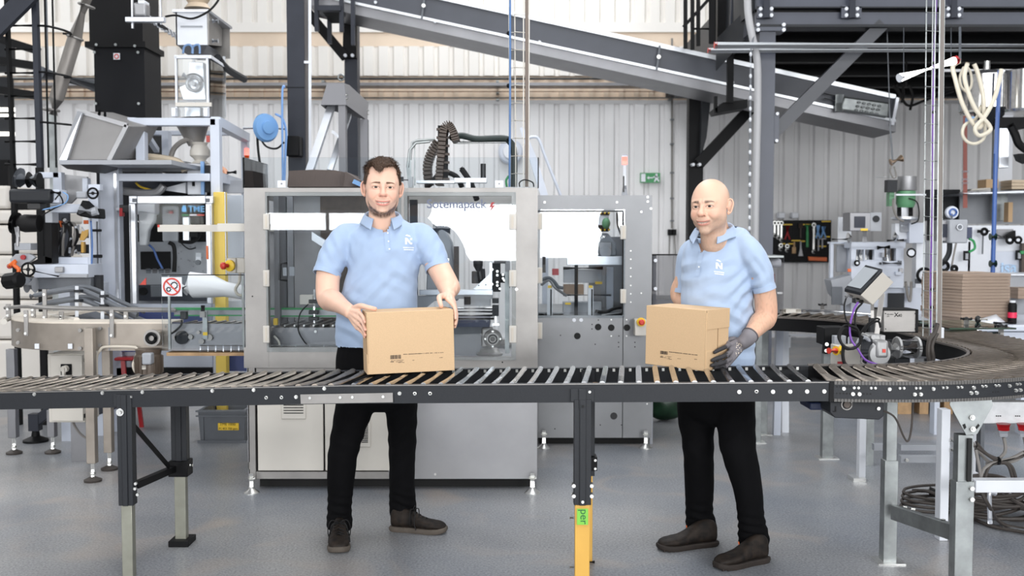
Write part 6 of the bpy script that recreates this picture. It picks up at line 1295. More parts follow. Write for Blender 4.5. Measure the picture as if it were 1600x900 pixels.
# front (screen) bezel as a slanted slab, body behind it
fB=[P(1319,455,KD-.15),P(1352,418,KD+.03),P(1379,425,KD-.02),P(1345,461,KD-.20)]
nrmv=(P(1365,477,KD-.06)-P(1345,461,KD-.20)); nrmv=P(1397,441,KD+.06)-P(1379,425,KD-.02)
MB().prism(fB,nrmv).build('housing',mat('terminal_case',srgb(208,202,192),0.4,0.2),t,bev=0.004); n2=(fB[1]-fB[0]).cross(fB[3]-fB[0]).normalized();
if n2.y>0:n2=-n2
MB().prism([p-n2*0.004 for p in fB],n2*0.022).build('bezel',DARK,t,bev=0.004)
cen=sum(fB,Vector())/4; sc=[cen.lerp(p,0.80)+n2*0.0195-(fB[3]-fB[0])*0.06 for p in fB]; MB().prism(sc,n2*0.001).build('screen',mat('grey_screen',srgb(150,154,158),0.15),t)
bar=[cen.lerp(p,0.8)+n2*0.0195 for p in fB]; MB().prism([bar[3].lerp(bar[2],.5),bar[3].lerp(bar[2],.85),bar[3].lerp(bar[2],.85)+(fB[3]-fB[0])*0.07,bar[3].lerp(bar[2],.5)+(fB[3]-fB[0])*0.07],n2*0.0015).build('logo_bar',BLACK,t)
for x_,y_ in((1322,464),(1329,464),(1340,467),(1345,472)):MB().cyl(P(x_+4,y_-6,KD-.12),P(x_,y_,KD-.13),0.009,n=10).build('cable_gland',STEEL if x_<1335 else PLAST,t)
MB().pb(1336,463,1350,474,KD-.12,0.05).build('plug',PLAST,t,bev=0.004); MB().beam(P(1372,466,KD),P(1378,458,KD),0.03,0.03,(0,1,0)).build('clamp',STEELW,t)
for nm,pts,m_,r_ in(('purple_cable',[(1341,472),(1334,485),(1328,510),(1330,530),(1340,545),(1352,562),(1372,570)],PURPLE,0.0055),('black_cable',[(1322,466),(1319,480),(1322,500),(1330,508)],RUBBER,0.004),('black_cable',[(1347,474),(1338,485),(1336,505),(1342,520)],RUBBER,0.005),('black_cable',[(1330,508),(1318,510),(1310,525),(1318,540),(1332,545),(1344,535),(1340,515),(1326,508)],RUBBER,0.007),
    ('black_cable',[(1341,520),(1320,512),(1312,528),(1322,545),(1340,540),(1348,525)],RUBBER,0.007),('black_cable',[(1350,520),(1358,508),(1372,502),(1376,512)],RUBBER,0.006),('black_cable',[(1342,525),(1352,510),(1368,498),(1375,500)],RUBBER,0.005),('black_cable',[(1318,540),(1317,555),(1320,568),(1330,574)],RUBBER,0.009),('grey_cable',[(1348,558),(1346,566),(1356,572),(1366,566)],CABLE,0.006)):
    cable(nm,[P(x,y,KD-.17-0.006*i)for i,(x,y)in enumerate(pts)],r_,m_,tt)
cc_=cable('cable_loop',[P(1465,505,5.1),P(1460,520,5.1),P(1452,532,5.1),P(1450,550,5.1),P(1453,566,5.1),P(1458,560,5.1),P(1456,540,5.1),P(1464,520,5.1)],0.011,CABLED,None,label='dusty grey cable loop hanging at the foot of the vertical wire tray',cat='cable',origin=P(1456,566,5.1))
# guide rail and knobs on the far run
fr=thing('guide_rail_assembly','round steel guide rail with black star knobs along the far side of the roller bend','guide rail',P(1500,520,7.3)); t=fr; setz(fr,0.9)
FDp=7.35
MB().tube(spline([P(1218,485,FDp),P(1290,486,FDp),P(1370,492,FDp-.1)],5),0.008,8).build('rail',CHROME,t); MB().cyl(P(1228,489,FDp),P(1228,483,FDp),0.035,n=20).cyl(P(1244,489,FDp),P(1244,483,FDp),0.035,n=20).pb(1228,483,1244,489,FDp-.03,0.06).build('white_roller',CREAM,t)
def knob(x,y,D,s=1.0,stem=12):
    c=P(x,y,D); k=MB(); k.sph(c,(0.014*s,0.014*s,0.012*s),12,6)
    for i in range(5):a=2*PI*i/5; k.cyl(c,c+V(math.cos(a),math.sin(a),0)*0.033*s,0.009*s,n=8)
    o=k.build('star_knob',PLAST,t); MB().cyl(c,P(x,y+stem,D),0.016*s,n=12).build('clamp_post',STEELW,o)
    return o
knob(1285,476,FDp,0.9,16); knob(1510,498,6.2,1.0,22); knob(1564,509,6.0,1.05,22); q=P(1528,499,6.3);
o_=MB().sph(q,(0.018,0.018,0.024),14,8).build('ball_knob',PLAST,t); MB().cyl(P(1528,503,6.3),P(1528,528,6.3),0.007,n=8).build('pin',CHROME,o_); MB().cyl(P(1531,499,6.28),P(1543,499,6.26),0.007,n=8).build('handle',CREAM,o_)
for a,b,r_ in((P(1432,508,6.3),P(1510,511,6.2),0.009),(P(1470,520,6.15),P(1563,521,6.0),0.009),(P(1500,531,6.1),P(1572,530,6.0),0.008)):MB().cyl(a,b,r_,n=8).build('rail',CHROME,t)
MB().beam(P(1462,511,6.1),P(1528,528,5.9),0.022,0.01).build('flat_arm',STEELD,t); MB().b2(P(1466,0,6.2).x,P(1580,0,6.1).x,5.95,6.5,0.905,0.912).build('glass_plate',GLASSG,t); MB().b2(P(1466,0,6.2).x,P(1580,0,6.1).x,5.94,5.952,0.904,0.913).build('glass_edge',DGREEN,t)
bx(t,'white_box',WHITE,1470,512,1475,540,5.6,0.04)
# ================================================================ WIRE TRAY, POLE
wt2=thing('wire_ladder_tray','vertical wire basket tray with violet lead in front of the right machines','cable tray',P(1460,530,5.6)); t=wt2
TDp=5.5; mb=MB()
wires=[(1443,1449,-30),(1451,1453,-30),(1460,1460,-30),(1470,1468,-30)]
def wx(xb,y):return xb+(530-y)*-0.0
for(x_,d_)in((1442,0.12),(1452,0.2),(1456,0.0),(1463,0.0),(1470,0.1)):
    xt=x_+6; mb.cyl(P(x_,532,TDp+d_),P(xt,-30,TDp+d_),0.0035,n=6)
y_=-10
while y_<530:
    s_=(530-y_)/560*6; mb.tube([P(1442+s_,y_,TDp+.12),P(1456+s_,y_+1,TDp),P(1470+s_,y_+1,TDp+.1)],0.003,5); y_+=29
mb.build('wire_mesh',CREAM if False else GALV,t)
MB().tube([P(1467,530,TDp+.05),P(1473,-30,TDp+.05)],0.011,10).build('grey_cable',mat('taupe_cable',srgb(120,112,106),0.5),t); MB().tube(spline([P(1455,520,TDp+.03),P(1454,440,TDp+.03),P(1457,300,TDp+.03),P(1458,150,TDp+.03),P(1464,-30,TDp+.03)],5),0.005,8).build('violet_lead',PURPLE,t)
for y_ in(98,175,452,480):MB().sph(P(1456+(530-y_)/560*5,y_,TDp+.02),0.010,8,6).build('cable_tie',BLACK,t)
wt3=thing('wire_ladder_tray','vertical wire basket tray with brown cable above the packer','cable tray',P(812,292,FD+.35)); t=wt3; setz(wt3,P(0,293,FD).z); mb=MB()
for x0_,x1_,d_ in((797,795,0.3),(806,804,0.4),(818,818,0.3),(826,827,0.3)):mb.cyl(P(x0_,292,FD+d_),P(x1_,-30,FD+d_),0.0035,n=6)
y_=-4
while y_<290:mb.tube([P(797,y_,FD+.3),P(806,y_-1,FD+.4),P(826,y_,FD+.3)],0.003,5); y_+=27.6
mb.build('wire_mesh',CREAM,t); MB().tube([P(823,292,FD+.3),P(823,-30,FD+.3)],0.010,8).build('brown_cable',mat('brown_cable',srgb(110,96,86),0.5),t)
for y_ in(52,134,218):MB().sph(P(795,y_,FD+.3),0.014,8,6).build('cable_tie',BLACK,t)
bp_=thing('compressed_air_pole','blue compressed air pole with dark green fittings at the right edge','pole',P(1553,440,8.6)); MB().tube([P(1562,110,8.6),P(1556,240,8.6),P(1551,430,8.6),V(P(1551,430,8.6).x,8.6,0)],0.018,12).build('pole',BLUE,bp_); setz(bp_,0)
for y_ in(370,412):MB().cyl(P(1547,y_,8.58),P(1556,y_,8.58),0.03,n=12).build('fitting',DGREEN,bp_)
rp=MB().cyl(P(1508,150,10.5),P(1508,325,10.5),0.022,n=12).build('red_pipe',mat('brick_red_pipe',srgb(150,70,55),0.4),label='brick red vertical pipe left of the blue pole',cat='pipe')
for y_ in(268,280,286):MB().cyl(P(1508,y_-1,10.5),P(1508,y_+1.5,10.5),0.032,n=12).build('joint',WHITE,rp)
# ================================================================ TOOL BOARD
PBD=WD-0.12
tb=MB().pb(1206,344,1298,410,PBD,0.03).build('tool_board',BLACK,label='black perforated tool board hanging on the back wall',cat='board')
mb=MB()
for i in range(26):
    for j in range(18):q=P(1209+i*3.5,348+j*3.5,PBD); mb.box((q.x,q.y-0.001,q.z),(0.010,0.002,0.010))
mb.build('perforation',HOLE,tb,kind='stuff')
mb=MB()
for x_,y_,w_ in((1222,350,16),(1255,350,12),(1284,345,14),(1218,380,9),(1232,380,8),(1237,375,14),(1252,376,6),(1272,368,10),(1287,369,10),(1277,384,14)):mb.pb(x_,y_,x_+w_,y_+1.8,PBD-0.012,0.01)
mb.build('label_strips',YELLB,tb,kind='stuff')
def tool(nm,lab,m,fn,g='hand tools on the black board'):
    mb=MB(); fn(mb); o=mb.build(nm,m,label=lab,cat='tool',group=g); return o
TB_=PBD-0.035
def wr(x,y0,y1):return lambda mb:(mb.pb(x-1.1,y0+4,x+1.1,y1-3,TB_,0.02),mb.torus(P(x,y0+2.5,TB_),0.024,0.010,(0,1,0),12,6),mb.torus(P(x,y1-2,TB_),0.022,0.010,(0,1,0),12,6,0.3,5.2))
ws=[tool('wrench','leftmost long steel wrench on the black tool board',ZINC,wr(1210.5,346,370)),tool('wrench','longest steel wrench, second from the left on the tool board',ZINC,wr(1216,346,373)),tool('wrench','third steel wrench from the left on the tool board, next to the red pliers',ZINC,wr(1221,346,377)),tool('wrench','short steel wrench low on the board under the long wrenches',ZINC,wr(1220,381,391)),tool('wrench','short steel wrench low on the board under the red pliers',ZINC,wr(1230,382,393)),tool('wrench','bright steel wrench in the right half of the board left of the blue handled tools',ZINC,wr(1271.5,349,395))]
tool('pliers','red handled pliers hanging on the tool board',REDD,lambda mb:(mb.tube([P(1229,353,TB_),P(1231,362,TB_),P(1226.5,374,TB_)],0.011,6),mb.tube([P(1233,353,TB_),P(1230,362,TB_),P(1234,374,TB_)],0.011,6)))
tool('screwdriver','brown handled screwdriver in the middle of the tool board',BROWN,lambda mb:(mb.cyl(P(1251,349,TB_),P(1251,356,TB_),0.028,n=10),mb.cyl(P(1251,356,TB_),P(1251,372,TB_),0.008,n=6)))
tool('hammer','hammer with cream and green handle on the tool board',GREEN,lambda mb:(mb.cyl(P(1261.5,362,TB_),P(1261.5,386,TB_),0.018,n=8),mb.cyl(P(1261.5,351,TB_),P(1261.5,362,TB_),0.014,n=8),mb.cyl(P(1258,352,TB_),P(1266,352,TB_),0.018,n=8)))
tool('paint_brush','wooden paint brush low on the tool board',WOOD,lambda mb:(mb.cyl(P(1241,378,TB_),P(1241,388,TB_),0.012,n=8),mb.pb(1238,386,1243.5,396,TB_,0.02)))
tool('scraper','steel scraper hanging low beside the paint brush',STEEL,lambda mb:(mb.cyl(P(1251,377,TB_),P(1251,388,TB_),0.012,n=8),mb.pp([(1250,388),(1252.5,388),(1255,400),(1247.5,400)],TB_,0.01)))
tool('cutter','blue handled side cutter left of the other blue one on the tool board',LBLUE,lambda mb:(mb.tube([P(1277,352,TB_),P(1278,362,TB_),P(1275,372,TB_)],0.012,6),mb.tube([P(1280,352,TB_),P(1278,362,TB_),P(1281,372,TB_)],0.012,6)))
tool('cutter','blue handled side cutter near the right edge of the tool board',LBLUE,lambda mb:(mb.tube([P(1285,354,TB_),P(1286,362,TB_),P(1283,371,TB_)],0.012,6),mb.tube([P(1289,354,TB_),P(1287,362,TB_),P(1290,371,TB_)],0.012,6)))
tool('caliper','small grey clamp tool under the blue handled cutters',STEELD,lambda mb:(mb.pb(1277,372,1291,374,TB_,0.02),mb.pb(1278,372,1280,392,TB_,0.02),mb.pb(1284,374,1286,388,TB_,0.02)))
tool('glue_gun','orange and white long tool at the bottom right of the tool board',ORANGE,lambda mb:(mb.pp([(1263,401),(1281,402),(1292,402),(1292,408),(1264,407)],TB_,0.03),))
# small white wall cups
for x_,n_ in((1222,'left'),(1243,'right')):MB().pb(x_-5,332,x_+5,341,WD-.15,0.13).build('wall_box',WHITE,label='%s small white box above the tool board'%n_,cat='box',bev=0.01)
# clear sheet holder behind older man's arm
gh_=thing('clear_cover','clear cover box with white rolls right behind the older man\'s sleeve','cover',P(1210,420,7.3)); t=gh_; bx(t,'top_plate',GALV,1198,399,1225,403,7.3,0.3); bx(t,'pane',PCS,1198,403,1224,500,7.3,0.005,0); bx(t,'white_roll',WHITE,1203,404,1222,418,7.4,0.12,0.02); bx(t,'pink_part',mat('pink_part',srgb(190,150,155),0.5),1204,428,1211,442,7.4,0.05)
MB().beam(V(P(1218,500,7.35).x,7.4,0),P(1218,500,7.4),0.05,0.05,(0,1,0)).build('post',WHITEB,t); bx(t,'latch',STEEL,1214,456,1223,460,7.28,0.02); MB().beam(V(P(1224,500,7.35).x+.06,7.5,0),P(1226,500,7.5),0.05,0.05,(0,1,0)).build('post',WHITE,t); setz(gh_,0)
gd_=MB().pb(1190,522,1300,526,13.2,0.05).build('floor_rail',WHITE,label='white low rail near the foot of the back wall',cat='rail')
for x_ in(1192,1240,1297):MB().b2(P(x_,0,13.2).x-.02,P(x_,0,13.2).x+.02,13.2,13.25,0,zP(524,13.2)).build('rail_foot',WHITE,gd_)
# ================================================================ LABELLING MACHINE (right background)
LD_=9.3
lm=thing('labelling_machine','white labelling machine with grey screen box behind the tilted terminal','machine',P(1375,480,LD_)); t=lm; setz(lm,0)
bx(t,'screen_box',STEELD,1328,332,1377,361,LD_-.1,0.2,0.005); bx(t,'screen',SCREEN,1335,338,1352,356,LD_-.105,0.01,0); bx(t,'box_side',LGREY,1360.5,332,1377,361,LD_-.104,0.01,0); MB().cyl(P(1369,342,LD_-.11),P(1369,342,LD_-.12),0.03,n=16).build('fan_grille',DARK,t); bx(t,'yellow_label',YELLB,1345,357,1356,360.5,LD_-.106,0.005,0); MB().cyl(P(1351,361,LD_),P(1351,378,LD_),0.02,n=10).build('box_stem',STEEL,t)
bx(t,'upper_plate',WHITEB,1330,378,1415,388,LD_,0.2); mb=MB(); mb.holed((1330,384,1412,450),[(1338,390,1350,408),(1352,390,1366,406),(1382,388,1400,408)],LD_,0.05); mb.build('front_plate',WHITEB,t,bev=0.003); bx(t,'warm_back',mat('warm_rollers',srgb(225,205,180),0.3,0.3),1332,388,1410,412,LD_+.15,0.02,0)
for x_ in(1342,1348,1356,1363,1388,1396):MB().cyl(P(x_,388,LD_+.1),P(x_,408,LD_+.1),0.02,n=12).build('roller',CHROME,t)
bx(t,'tall_panel',WHITE,1399,349,1418,374,LD_+.1,0.1); bx(t,'tall_panel',WHITEB,1421,348,1445,380,LD_+.05,0.15); bx(t,'tall_panel',WHITE,1432,378,1444,470,LD_+.1,0.1); bx(t,'white_sheet',WHITE,1310,339,1330,380,LD_+.6,0.02)
bx(t,'left_frame',WHITEB,1298,378,1330,381,LD_+.2,0.1); bx(t,'left_frame',WHITEB,1298,381,1302,435,LD_+.2,0.05); bx(t,'left_sheet',LGREY,1308,383,1324,425,LD_+.25,0.03); bx(t,'right_frame',WHITEB,1326,381,1331,440,LD_+.2,0.05)
for(x_,y_)in((1322,372),(1395,371)):MB().lathe([(0.01,0),(0.05,0.02),(0.012,0.05)],P(x_,y_,LD_-.05),(1,0,0.1),16).build('metal_disc',CHROME,t)
MB().cyl(P(1300,374,LD_-.05),P(1322,374,LD_-.05),0.008,n=8).build('shaft',BLACK,t); MB().cyl(P(1386,376,LD_-.05),P(1412,375,LD_-.05),0.010,n=8).build('shaft',BLACK,t); MB().cyl(P(1371,387,LD_-.05),P(1390,386,LD_-.05),0.018,n=8).build('star_knob',BLACK,t)
q=P(1339,411,LD_-.05); w_=MB().torus(q,0.020,0.009,(0,1,0),18,8).build('hand_wheel',BLACK,t); MB().cyl(q,q-V(0,0.01,0),0.012,n=12).build('hub',WHITE,w_)
MB().cyl(P(1378,411.5,LD_-.08),P(1407,411.5,LD_-.08),0.016,n=12).build('roller',CHROME,t); bx(t,'dark_underside',DARK,1374,414,1406,432,LD_+.05,0.1);
random.seed(9)
mb=MB()
for i in range(9):x_=random.uniform(1375,1440); y_=random.uniform(388,440); bx(t,'mechanism_block',random.choice((BLACK,GREYP,STEEL,WHITEB,LGREY,DARK)),x_,y_,x_+random.uniform(3,9),y_+random.uniform(3,9),LD_-.02-random.uniform(0,.06),0.05)
MB().prism([P(1298,438,LD_),P(1330,430,LD_),P(1336,470,LD_),P(1320,478,LD_),P(1304,460,LD_)],(0,0.2,0)).build('chute',LGREY,t); bx(t,'chute_side',GREYP,1300,448,1316,476,LD_-.03,0.02)
bx(t,'lower_body',WHITEB,1330,450,1445,500,LD_+.05,0.3); bx(t,'dark_opening',DARK,1388,458,1413,482,LD_+.02,0.02); bx(t,'orange_label',ORANGE,1325,420,1330,425,LD_-.01,0.02)
for x_ in(1335,1440):MB().b2(P(x_,0,LD_).x-.04,P(x_,0,LD_).x+.04,LD_+.1,LD_+.2,0,zP(500,LD_)).build('leg',WHITEB,t)
for(x_,y_)in((1444,430),(1424,395)):
    w_=MB().torus(P(x_,y_,LD_-.1),0.06 if x_>1430 else 0.03,0.014,(0,1,0),20,8).build('hand_wheel',BLACK,t); MB().cyl(P(x_,y_,LD_-.1),P(x_,y_,LD_-.13),0.028,n=14).build('hub',WHITE,w_)
cable('cable',[P(1415,440,LD_),P(1418,460,LD_),P(1422,470,LD_),P(1424,440,LD_)],0.012,CABLE,t)
bf=thing('bowl_feeder','pale green bowl feeder with metal drum above the labelling machine','feeder',P(1412,348,LD_)); t=bf
MB().lathe([(0.082,0),(0.086,0.01),(0.082,0.13)],P(1417,298,LD_+.1),(0,0,1),28).build('metal_drum',STEEL,t); MB().lathe([(0.07,-0.02),(0.086,0.02),(0.086,0.13)],P(1415,321,LD_+.1),(0,0,1),28).build('green_bowl',GREENP,t); MB().pb(1390,298,1397,322,LD_+.05,0.08).build('green_bracket',GREENP,t)
MB().lathe([(0.10,0),(0.12,0.01),(0.12,0.03)],P(1414,344,LD_+.1),(0,0,1),28).build('base_plate',ALU,t); MB().pb(1408,324,1421,342,LD_+.05,0.1).build('motor',WHITE,t)
for x_ in(1405,1423):MB().cyl(P(x_,324,LD_+.02),P(x_,338,LD_+.02),0.02,n=10).build('spring',BLACK,t)
MB().cyl(P(1414,343,LD_+.1),P(1414,362,LD_+.1),0.05,n=16).build('pedestal',LGREY,t)
MB().pb(1387,281,1402,300,LD_,0.08).build('control_head',DARK,t); MB().pb(1400,303,1447,305.5,LD_-.05,0.02).build('white_bar',WHITE,t); MB().pb(1374,276,1400,277,LD_,0.1).build('clear_plate',PC,t); cable('cable',[P(1396,310,LD_),P(1396,325,LD_),P(1402,340,LD_),P(1412,346,LD_)],0.010,CABLE,t); cable('cable',[P(1420,310,LD_),P(1432,315,LD_),P(1436,330,LD_),P(1434,345,LD_),P(1424,350,LD_)],0.006,RUBBER,t)
cn=thing('air_gun','tan cylinder tool hanging on a cord above the green bowl feeder','tool',P(1397,258,LD_)); MB().cyl(P(1391,254,LD_),P(1410,247,LD_),0.038,n=18).build('body',BROWN if False else mat('tan_tool',srgb(150,128,108),0.5),cn,bev=0.01); MB().cyl(P(1395,256,LD_-.03),P(1391,200,LD_),0.008,n=6).build('cord',GREYP,cn); cable('loop',[P(1393,258,LD_),P(1391,268,LD_),P(1396,278,LD_),P(1400,274,LD_),P(1397,260,LD_)],0.007,CABLE,cn); setz(cn,zP(258,LD_))
MB().cyl(P(1391,201,LD_),P(1386,43,LD_),0.005,n=5).build('upper_cord',GREYP,cn)
# second control box and white cabinet wall
c2b=thing('screen_terminal','grey screen terminal with fan grille beside the vertical wire tray','terminal',P(1490,385,8.4)); t=c2b
bx(t,'screen_face',STEELD,1464,344,1486,377,8.45,0.15,0.004); bx(t,'screen',SCREEN,1466,350,1481,371,8.44,0.01,0); bx(t,'side_box',LGREY,1484,343,1512,380,8.4,0.2,0.01); q=P(1499,355,8.39); MB().cyl(q,q-V(0,0.01,0),0.025,n=16).build('fan_grille',GREYP,t); MB().torus(q-V(0,.01,0),0.022,0.004,(0,1,0),18,6).build('fan_ring',WHITE,t)
cable('stem',[P(1484,378,8.45),P(1483,395,8.45),P(1476,408,8.45),P(1468,414,8.45)],0.022,DARK,t); bx(t,'blue_plug',NAVY,1511,355,1519,373,8.4,0.1); cable('green_cable',[P(1514,373,8.4),P(1521,377,8.4),P(1523,388,8.4),P(1514,394,8.4)],0.010,GREEN,t)
cable('grey_cable',[P(1494,380,8.4),P(1490,400,8.4),P(1486,422,8.4)],0.008,CABLE,t)
for x_,y_ in((1475,416),(1491,420)):MB().torus(P(x_,y_,8.3),0.035 if x_<1480 else 0.02,0.014,(0,1,0),18,8).build('hand_wheel',BLACK,t)
MB().beam(V(P(1476,420,8.45).x,8.5,0),P(1476,412,8.5),0.08,0.08,(0,1,0)).build('stand',WHITEB,t); setz(c2b,0)
q=P(1487,332,8.6); rl_=MB().lathe([(0.05,-0.02),(0.055,0),(0.05,0.02)],q,(0,1,0),28).build('label_roll',mat('label_roll',srgb(210,215,225),0.3),label='white and blue label roll above the grey screen terminal',cat='roll'); MB().torus(q-V(0,.03,0),0.028,0.008,(0,1,0),20,6).build('core',BLUE,rl_); MB().cyl(q,P(1487,345,8.5),0.008,n=6).build('holder',GREYP,rl_)
wc=thing('machine_cabinet','large white machine cabinet with black knobs and pale blue lettering at the right edge','cabinet',P(1550,450,9.6)); t=wc; setz(wc,0)
bx(t,'body',WHITE,1512,352,1700,560,9.6,0.5,0.01); bx(t,'body',WHITE,1464,376,1514,560,9.6,0.4,0.01); bx(t,'front_plate',LGREY if False else WHITEB,1554,393,1602,460,9.55,0.03,0.003); bx(t,'recess',STEELD,1558,358,1583,373,9.59,0.02,0)
mb=MB(); put_text(mb,'isa',P(1564,427,9.54),(1,0,0),(0,0,1),width=0.15,bold=0.02); mb.tube(spline([P(1563,416,9.54),P(1575,413.5,9.54),P(1588,415,9.54)],4),0.003,5); mb.build('lettering',LBLUE if False else mat('pale_blue_print',srgb(175,205,235),0.4),t)
MB().torus(P(1538,362,9.5),0.026,0.014,(0,1,0),20,8).build('round_knob',BLACK,t); MB().pb(1529,359,1534,364,9.5,0.03).pb(1544,360,1547,362,9.5,0.03).build('knob_arm',BLACK,t); MB().cyl(P(1536,366,9.55),P(1535,397,9.55),0.008,n=6).build('lever_rod',GREYP,t)
for x_,r_ in((1578,0.030),(1591,0.026)):w_=MB().torus(P(x_,375,9.45),r_,0.013,(0,1,0),20,8).build('hand_wheel',BLACK,t); MB().cyl(P(x_,375,9.45),P(x_,375,9.42),0.015,n=12).build('hub',WHITE,w_)
MB().pp([(1572,370),(1582,362),(1587,360),(1587,378),(1580,378)],9.5,0.05).build('mechanism',BLACK,t); MB().cyl(P(1556,366,9.5),P(1572,374,9.5),0.008,n=6).build('rod',STEEL,t)
for x_,y_ in((1507,392),(1589,391)):sc_=bx(t,'socket',BLACK,x_,y_,x_+8,y_+15,9.5,0.03); bx(sc_,'socket_face',LGREY,x_+2,y_+4,x_+6,y_+13,9.49,0.01,0)
bx(t,'green_connector',GREEN,1595,392,1606,397,9.48,0.05); bx(t,'brown_column',BROWN,1597,380,1612,430,9.5,0.05)
# shelf and things above it
sh=thing('wall_shelf','thin metal shelf above the white cabinet at the right edge','shelf',P(1560,300,10.6)); t=sh; MB().prism([P(1503,302,10.4),P(1700,294,10.4),P(1700,299,10.4),P(1520,303,10.4)],(0,0.7,0)).build('board',ALU,t); bx(t,'post',GALV,1556,190,1574,345,10.9,0.08); bx(t,'shelf_back',LGREY,1500,300,1700,350,11.1,0.02,0); bx(t,'beam',WHITE,1562,160,1581,300,10.85,0.05); bx(t,'plank',CARD,1576,316,1582,347,10.7,0.1,0)
bxs=MB().pb(1541,280,1560,294,10.6,0.2).build('carton',CARD,label='small brown carton on the thin metal shelf',cat='box',bev=0.003)
st_=[MB().pb(1581,281+5*k,1640,285.4+5*k,10.6,0.3).build('cardboard_sheet',mat('cream_board',srgb(226,205,178),0.7),label=l_,cat='board',group='cream boards at the right end of the shelf')for k,l_ in((0,'uppermost cream board of the pile at the right end of the shelf'),(1,'middle cream board of the pile at the right end of the shelf'),(2,'lowest cream board of the pile at the right end of the shelf'))]
pw=MB().prism([P(1520,295,10.6),P(1548,293,10.6),P(1548,296.5,10.6),P(1515,298,10.6)],(0,0.2,0)).build('cream_bag',CREAM,label='flat cream packet lying at the left end of the thin metal shelf',cat='packet')
dp_=MB().pb(1450,296,1500,345,11.2,0.1).build('dark_panel',DARK,label='dark grey panel behind the wire tray left of the thin shelf',cat='panel',bev=0.01)
MB().b2(P(1460,0,11.2).x,P(1470,0,11.2).x,11.22,11.28,0,zP(345,11.2)).build('panel_post',DARK,dp_)
# stainless tank, hoses
tk=thing('stainless_tank','polished stainless tank hanging under the mezzanine at the upper right','tank',P(1560,180,8.6)); t=tk
MB().lathe([(0.18,0),(0.215,0.02),(0.215,0.32),(0.19,0.35),(0.03,0.38),(0.03,0.45)],P(1540,178,8.9),(0,0,1),32).build('tank_body',CHROME,t); MB().lathe([(0.20,0),(0.215,0.02),(0.215,0.34),(0.03,0.38)],P(1603,176,8.7),(0,0,1),32).build('tank_body',CHROME,t); MB().torus(P(1540,175,8.9),0.2,0.014,(0,0,1),32,6).build('rim',CREAM,t)
MB().lathe([(0.05,0),(0.12,0.08),(0.13,0.14)],P(1545,195,8.8),(0,0,1),20).build('dark_hopper',DARK,t); bx(t,'head_block',BLACK,1560,183,1606,200,8.7,0.2); bx(t,'tube',ALU,1562,200,1576,262,8.7,0.1); bx(t,'tube',ALU,1556,155,1560,185,8.7,0.05); bx(t,'blue_clip',LBLUE,1516,182,1524,190,8.7,0.1)
MB().tube(spline([P(1578,195,8.7),P(1586,210,8.7),P(1592,225,8.7),P(1605,235,8.7)],4),0.035,8).build('black_pipe',BLACK,t); MB().pp([(1592,240),(1606,240),(1606,255),(1596,250)],8.5,0.1).build('black_bracket',BLACK,t); bx(t,'ring_bracket',STEEL,1476,108,1606,112,8.9,0.03,0)
hs_=thing('hose_bundle','cream plastic hoses hanging in loops below the mezzanine left of the tank','hoses',P(1520,230,8.3)); t=hs_
H=lambda pts,D=8.3,r=0.017:cable('hose',[P(x,y,D)for x,y in pts],r,HOSE,t,n=10)
H([(1500,96),(1489,104),(1493,125),(1503,160),(1518,190),(1530,200),(1537,185),(1536,150),(1528,115),(1522,100)]); H([(1512,98),(1507,120),(1515,150),(1527,175),(1545,195),(1546,205),(1530,212),(1524,200),(1540,180),(1555,150),(1565,108)],8.25); H([(1533,165),(1525,185),(1508,195),(1504,210),(1512,222),(1526,224),(1538,214),(1538,190),(1533,178)],8.35,0.013)
H([(1506,104),(1500,120),(1502,135),(1511,143),(1518,132),(1516,112),(1508,102)],8.4,0.010); MB().cyl(P(1500,96,8.3),P(1500,43,8.8),0.01,n=6).build('hanger',GREYP,t)
bx(t,'clip',RED,1495,92,1501,97,8.3,0.04)
wp=thing('cable_bunch','dark cables sagging under the mezzanine beside the inclined conveyor end','cables',P(1415,160,10.8)); t=wp
for pts in([(1395,132),(1405,145),(1420,150),(1450,147),(1490,138)],[(1400,130),(1410,155),(1422,165),(1450,155),(1490,142)],[(1410,130),(1412,150),(1408,160)],[(1420,132),(1426,150),(1422,172)]):cable('cable',[P(x,y,10.8)for x,y in pts],0.014,RUBBER,t)
MB().cyl(P(1416,45,10.8),P(1416,135,10.8),0.01,n=6).build('hanger',BLACK,t)
# stack of brown cartons on the packing table
CD_=7.6
tbl=thing('packing_table','white packing table with papers behind the roller bend at the right','table',P(1540,530,CD_)); t=tbl; setz(tbl,0)
MB().b2(P(1440,0,CD_).x,P(1720,0,CD_).x,CD_-.3,CD_+.7,zP(516,CD_-.3)-0.01,zP(508,CD_-.3)).build('table_top',WHITEB,t,bev=0.01)
for x_ in(1456,1590):MB().b2(P(x_,0,CD_).x,P(x_+8,0,CD_).x,CD_-.2,CD_-.12,0,zP(512,CD_)).build('leg',WHITEB,t)
MB().b2(P(1480,0,CD_).x,P(1700,0,CD_).x,CD_-.25,CD_-.2,zP(532,CD_),zP(514,CD_)).build('apron',WHITEB,t)
zt_t=zP(508,CD_-.3); CE=CARDE; a=P(1470,497,CD_-.15); b=P(1563,497,CD_-.15); n_=16; hh=(zP(427,CD_-.1)-zt_t)/n_
ORD=('first','second','third','fourth','fifth','sixth','seventh','eighth'); random.seed(2); Zc=P(1507,0,CD_-.15).x
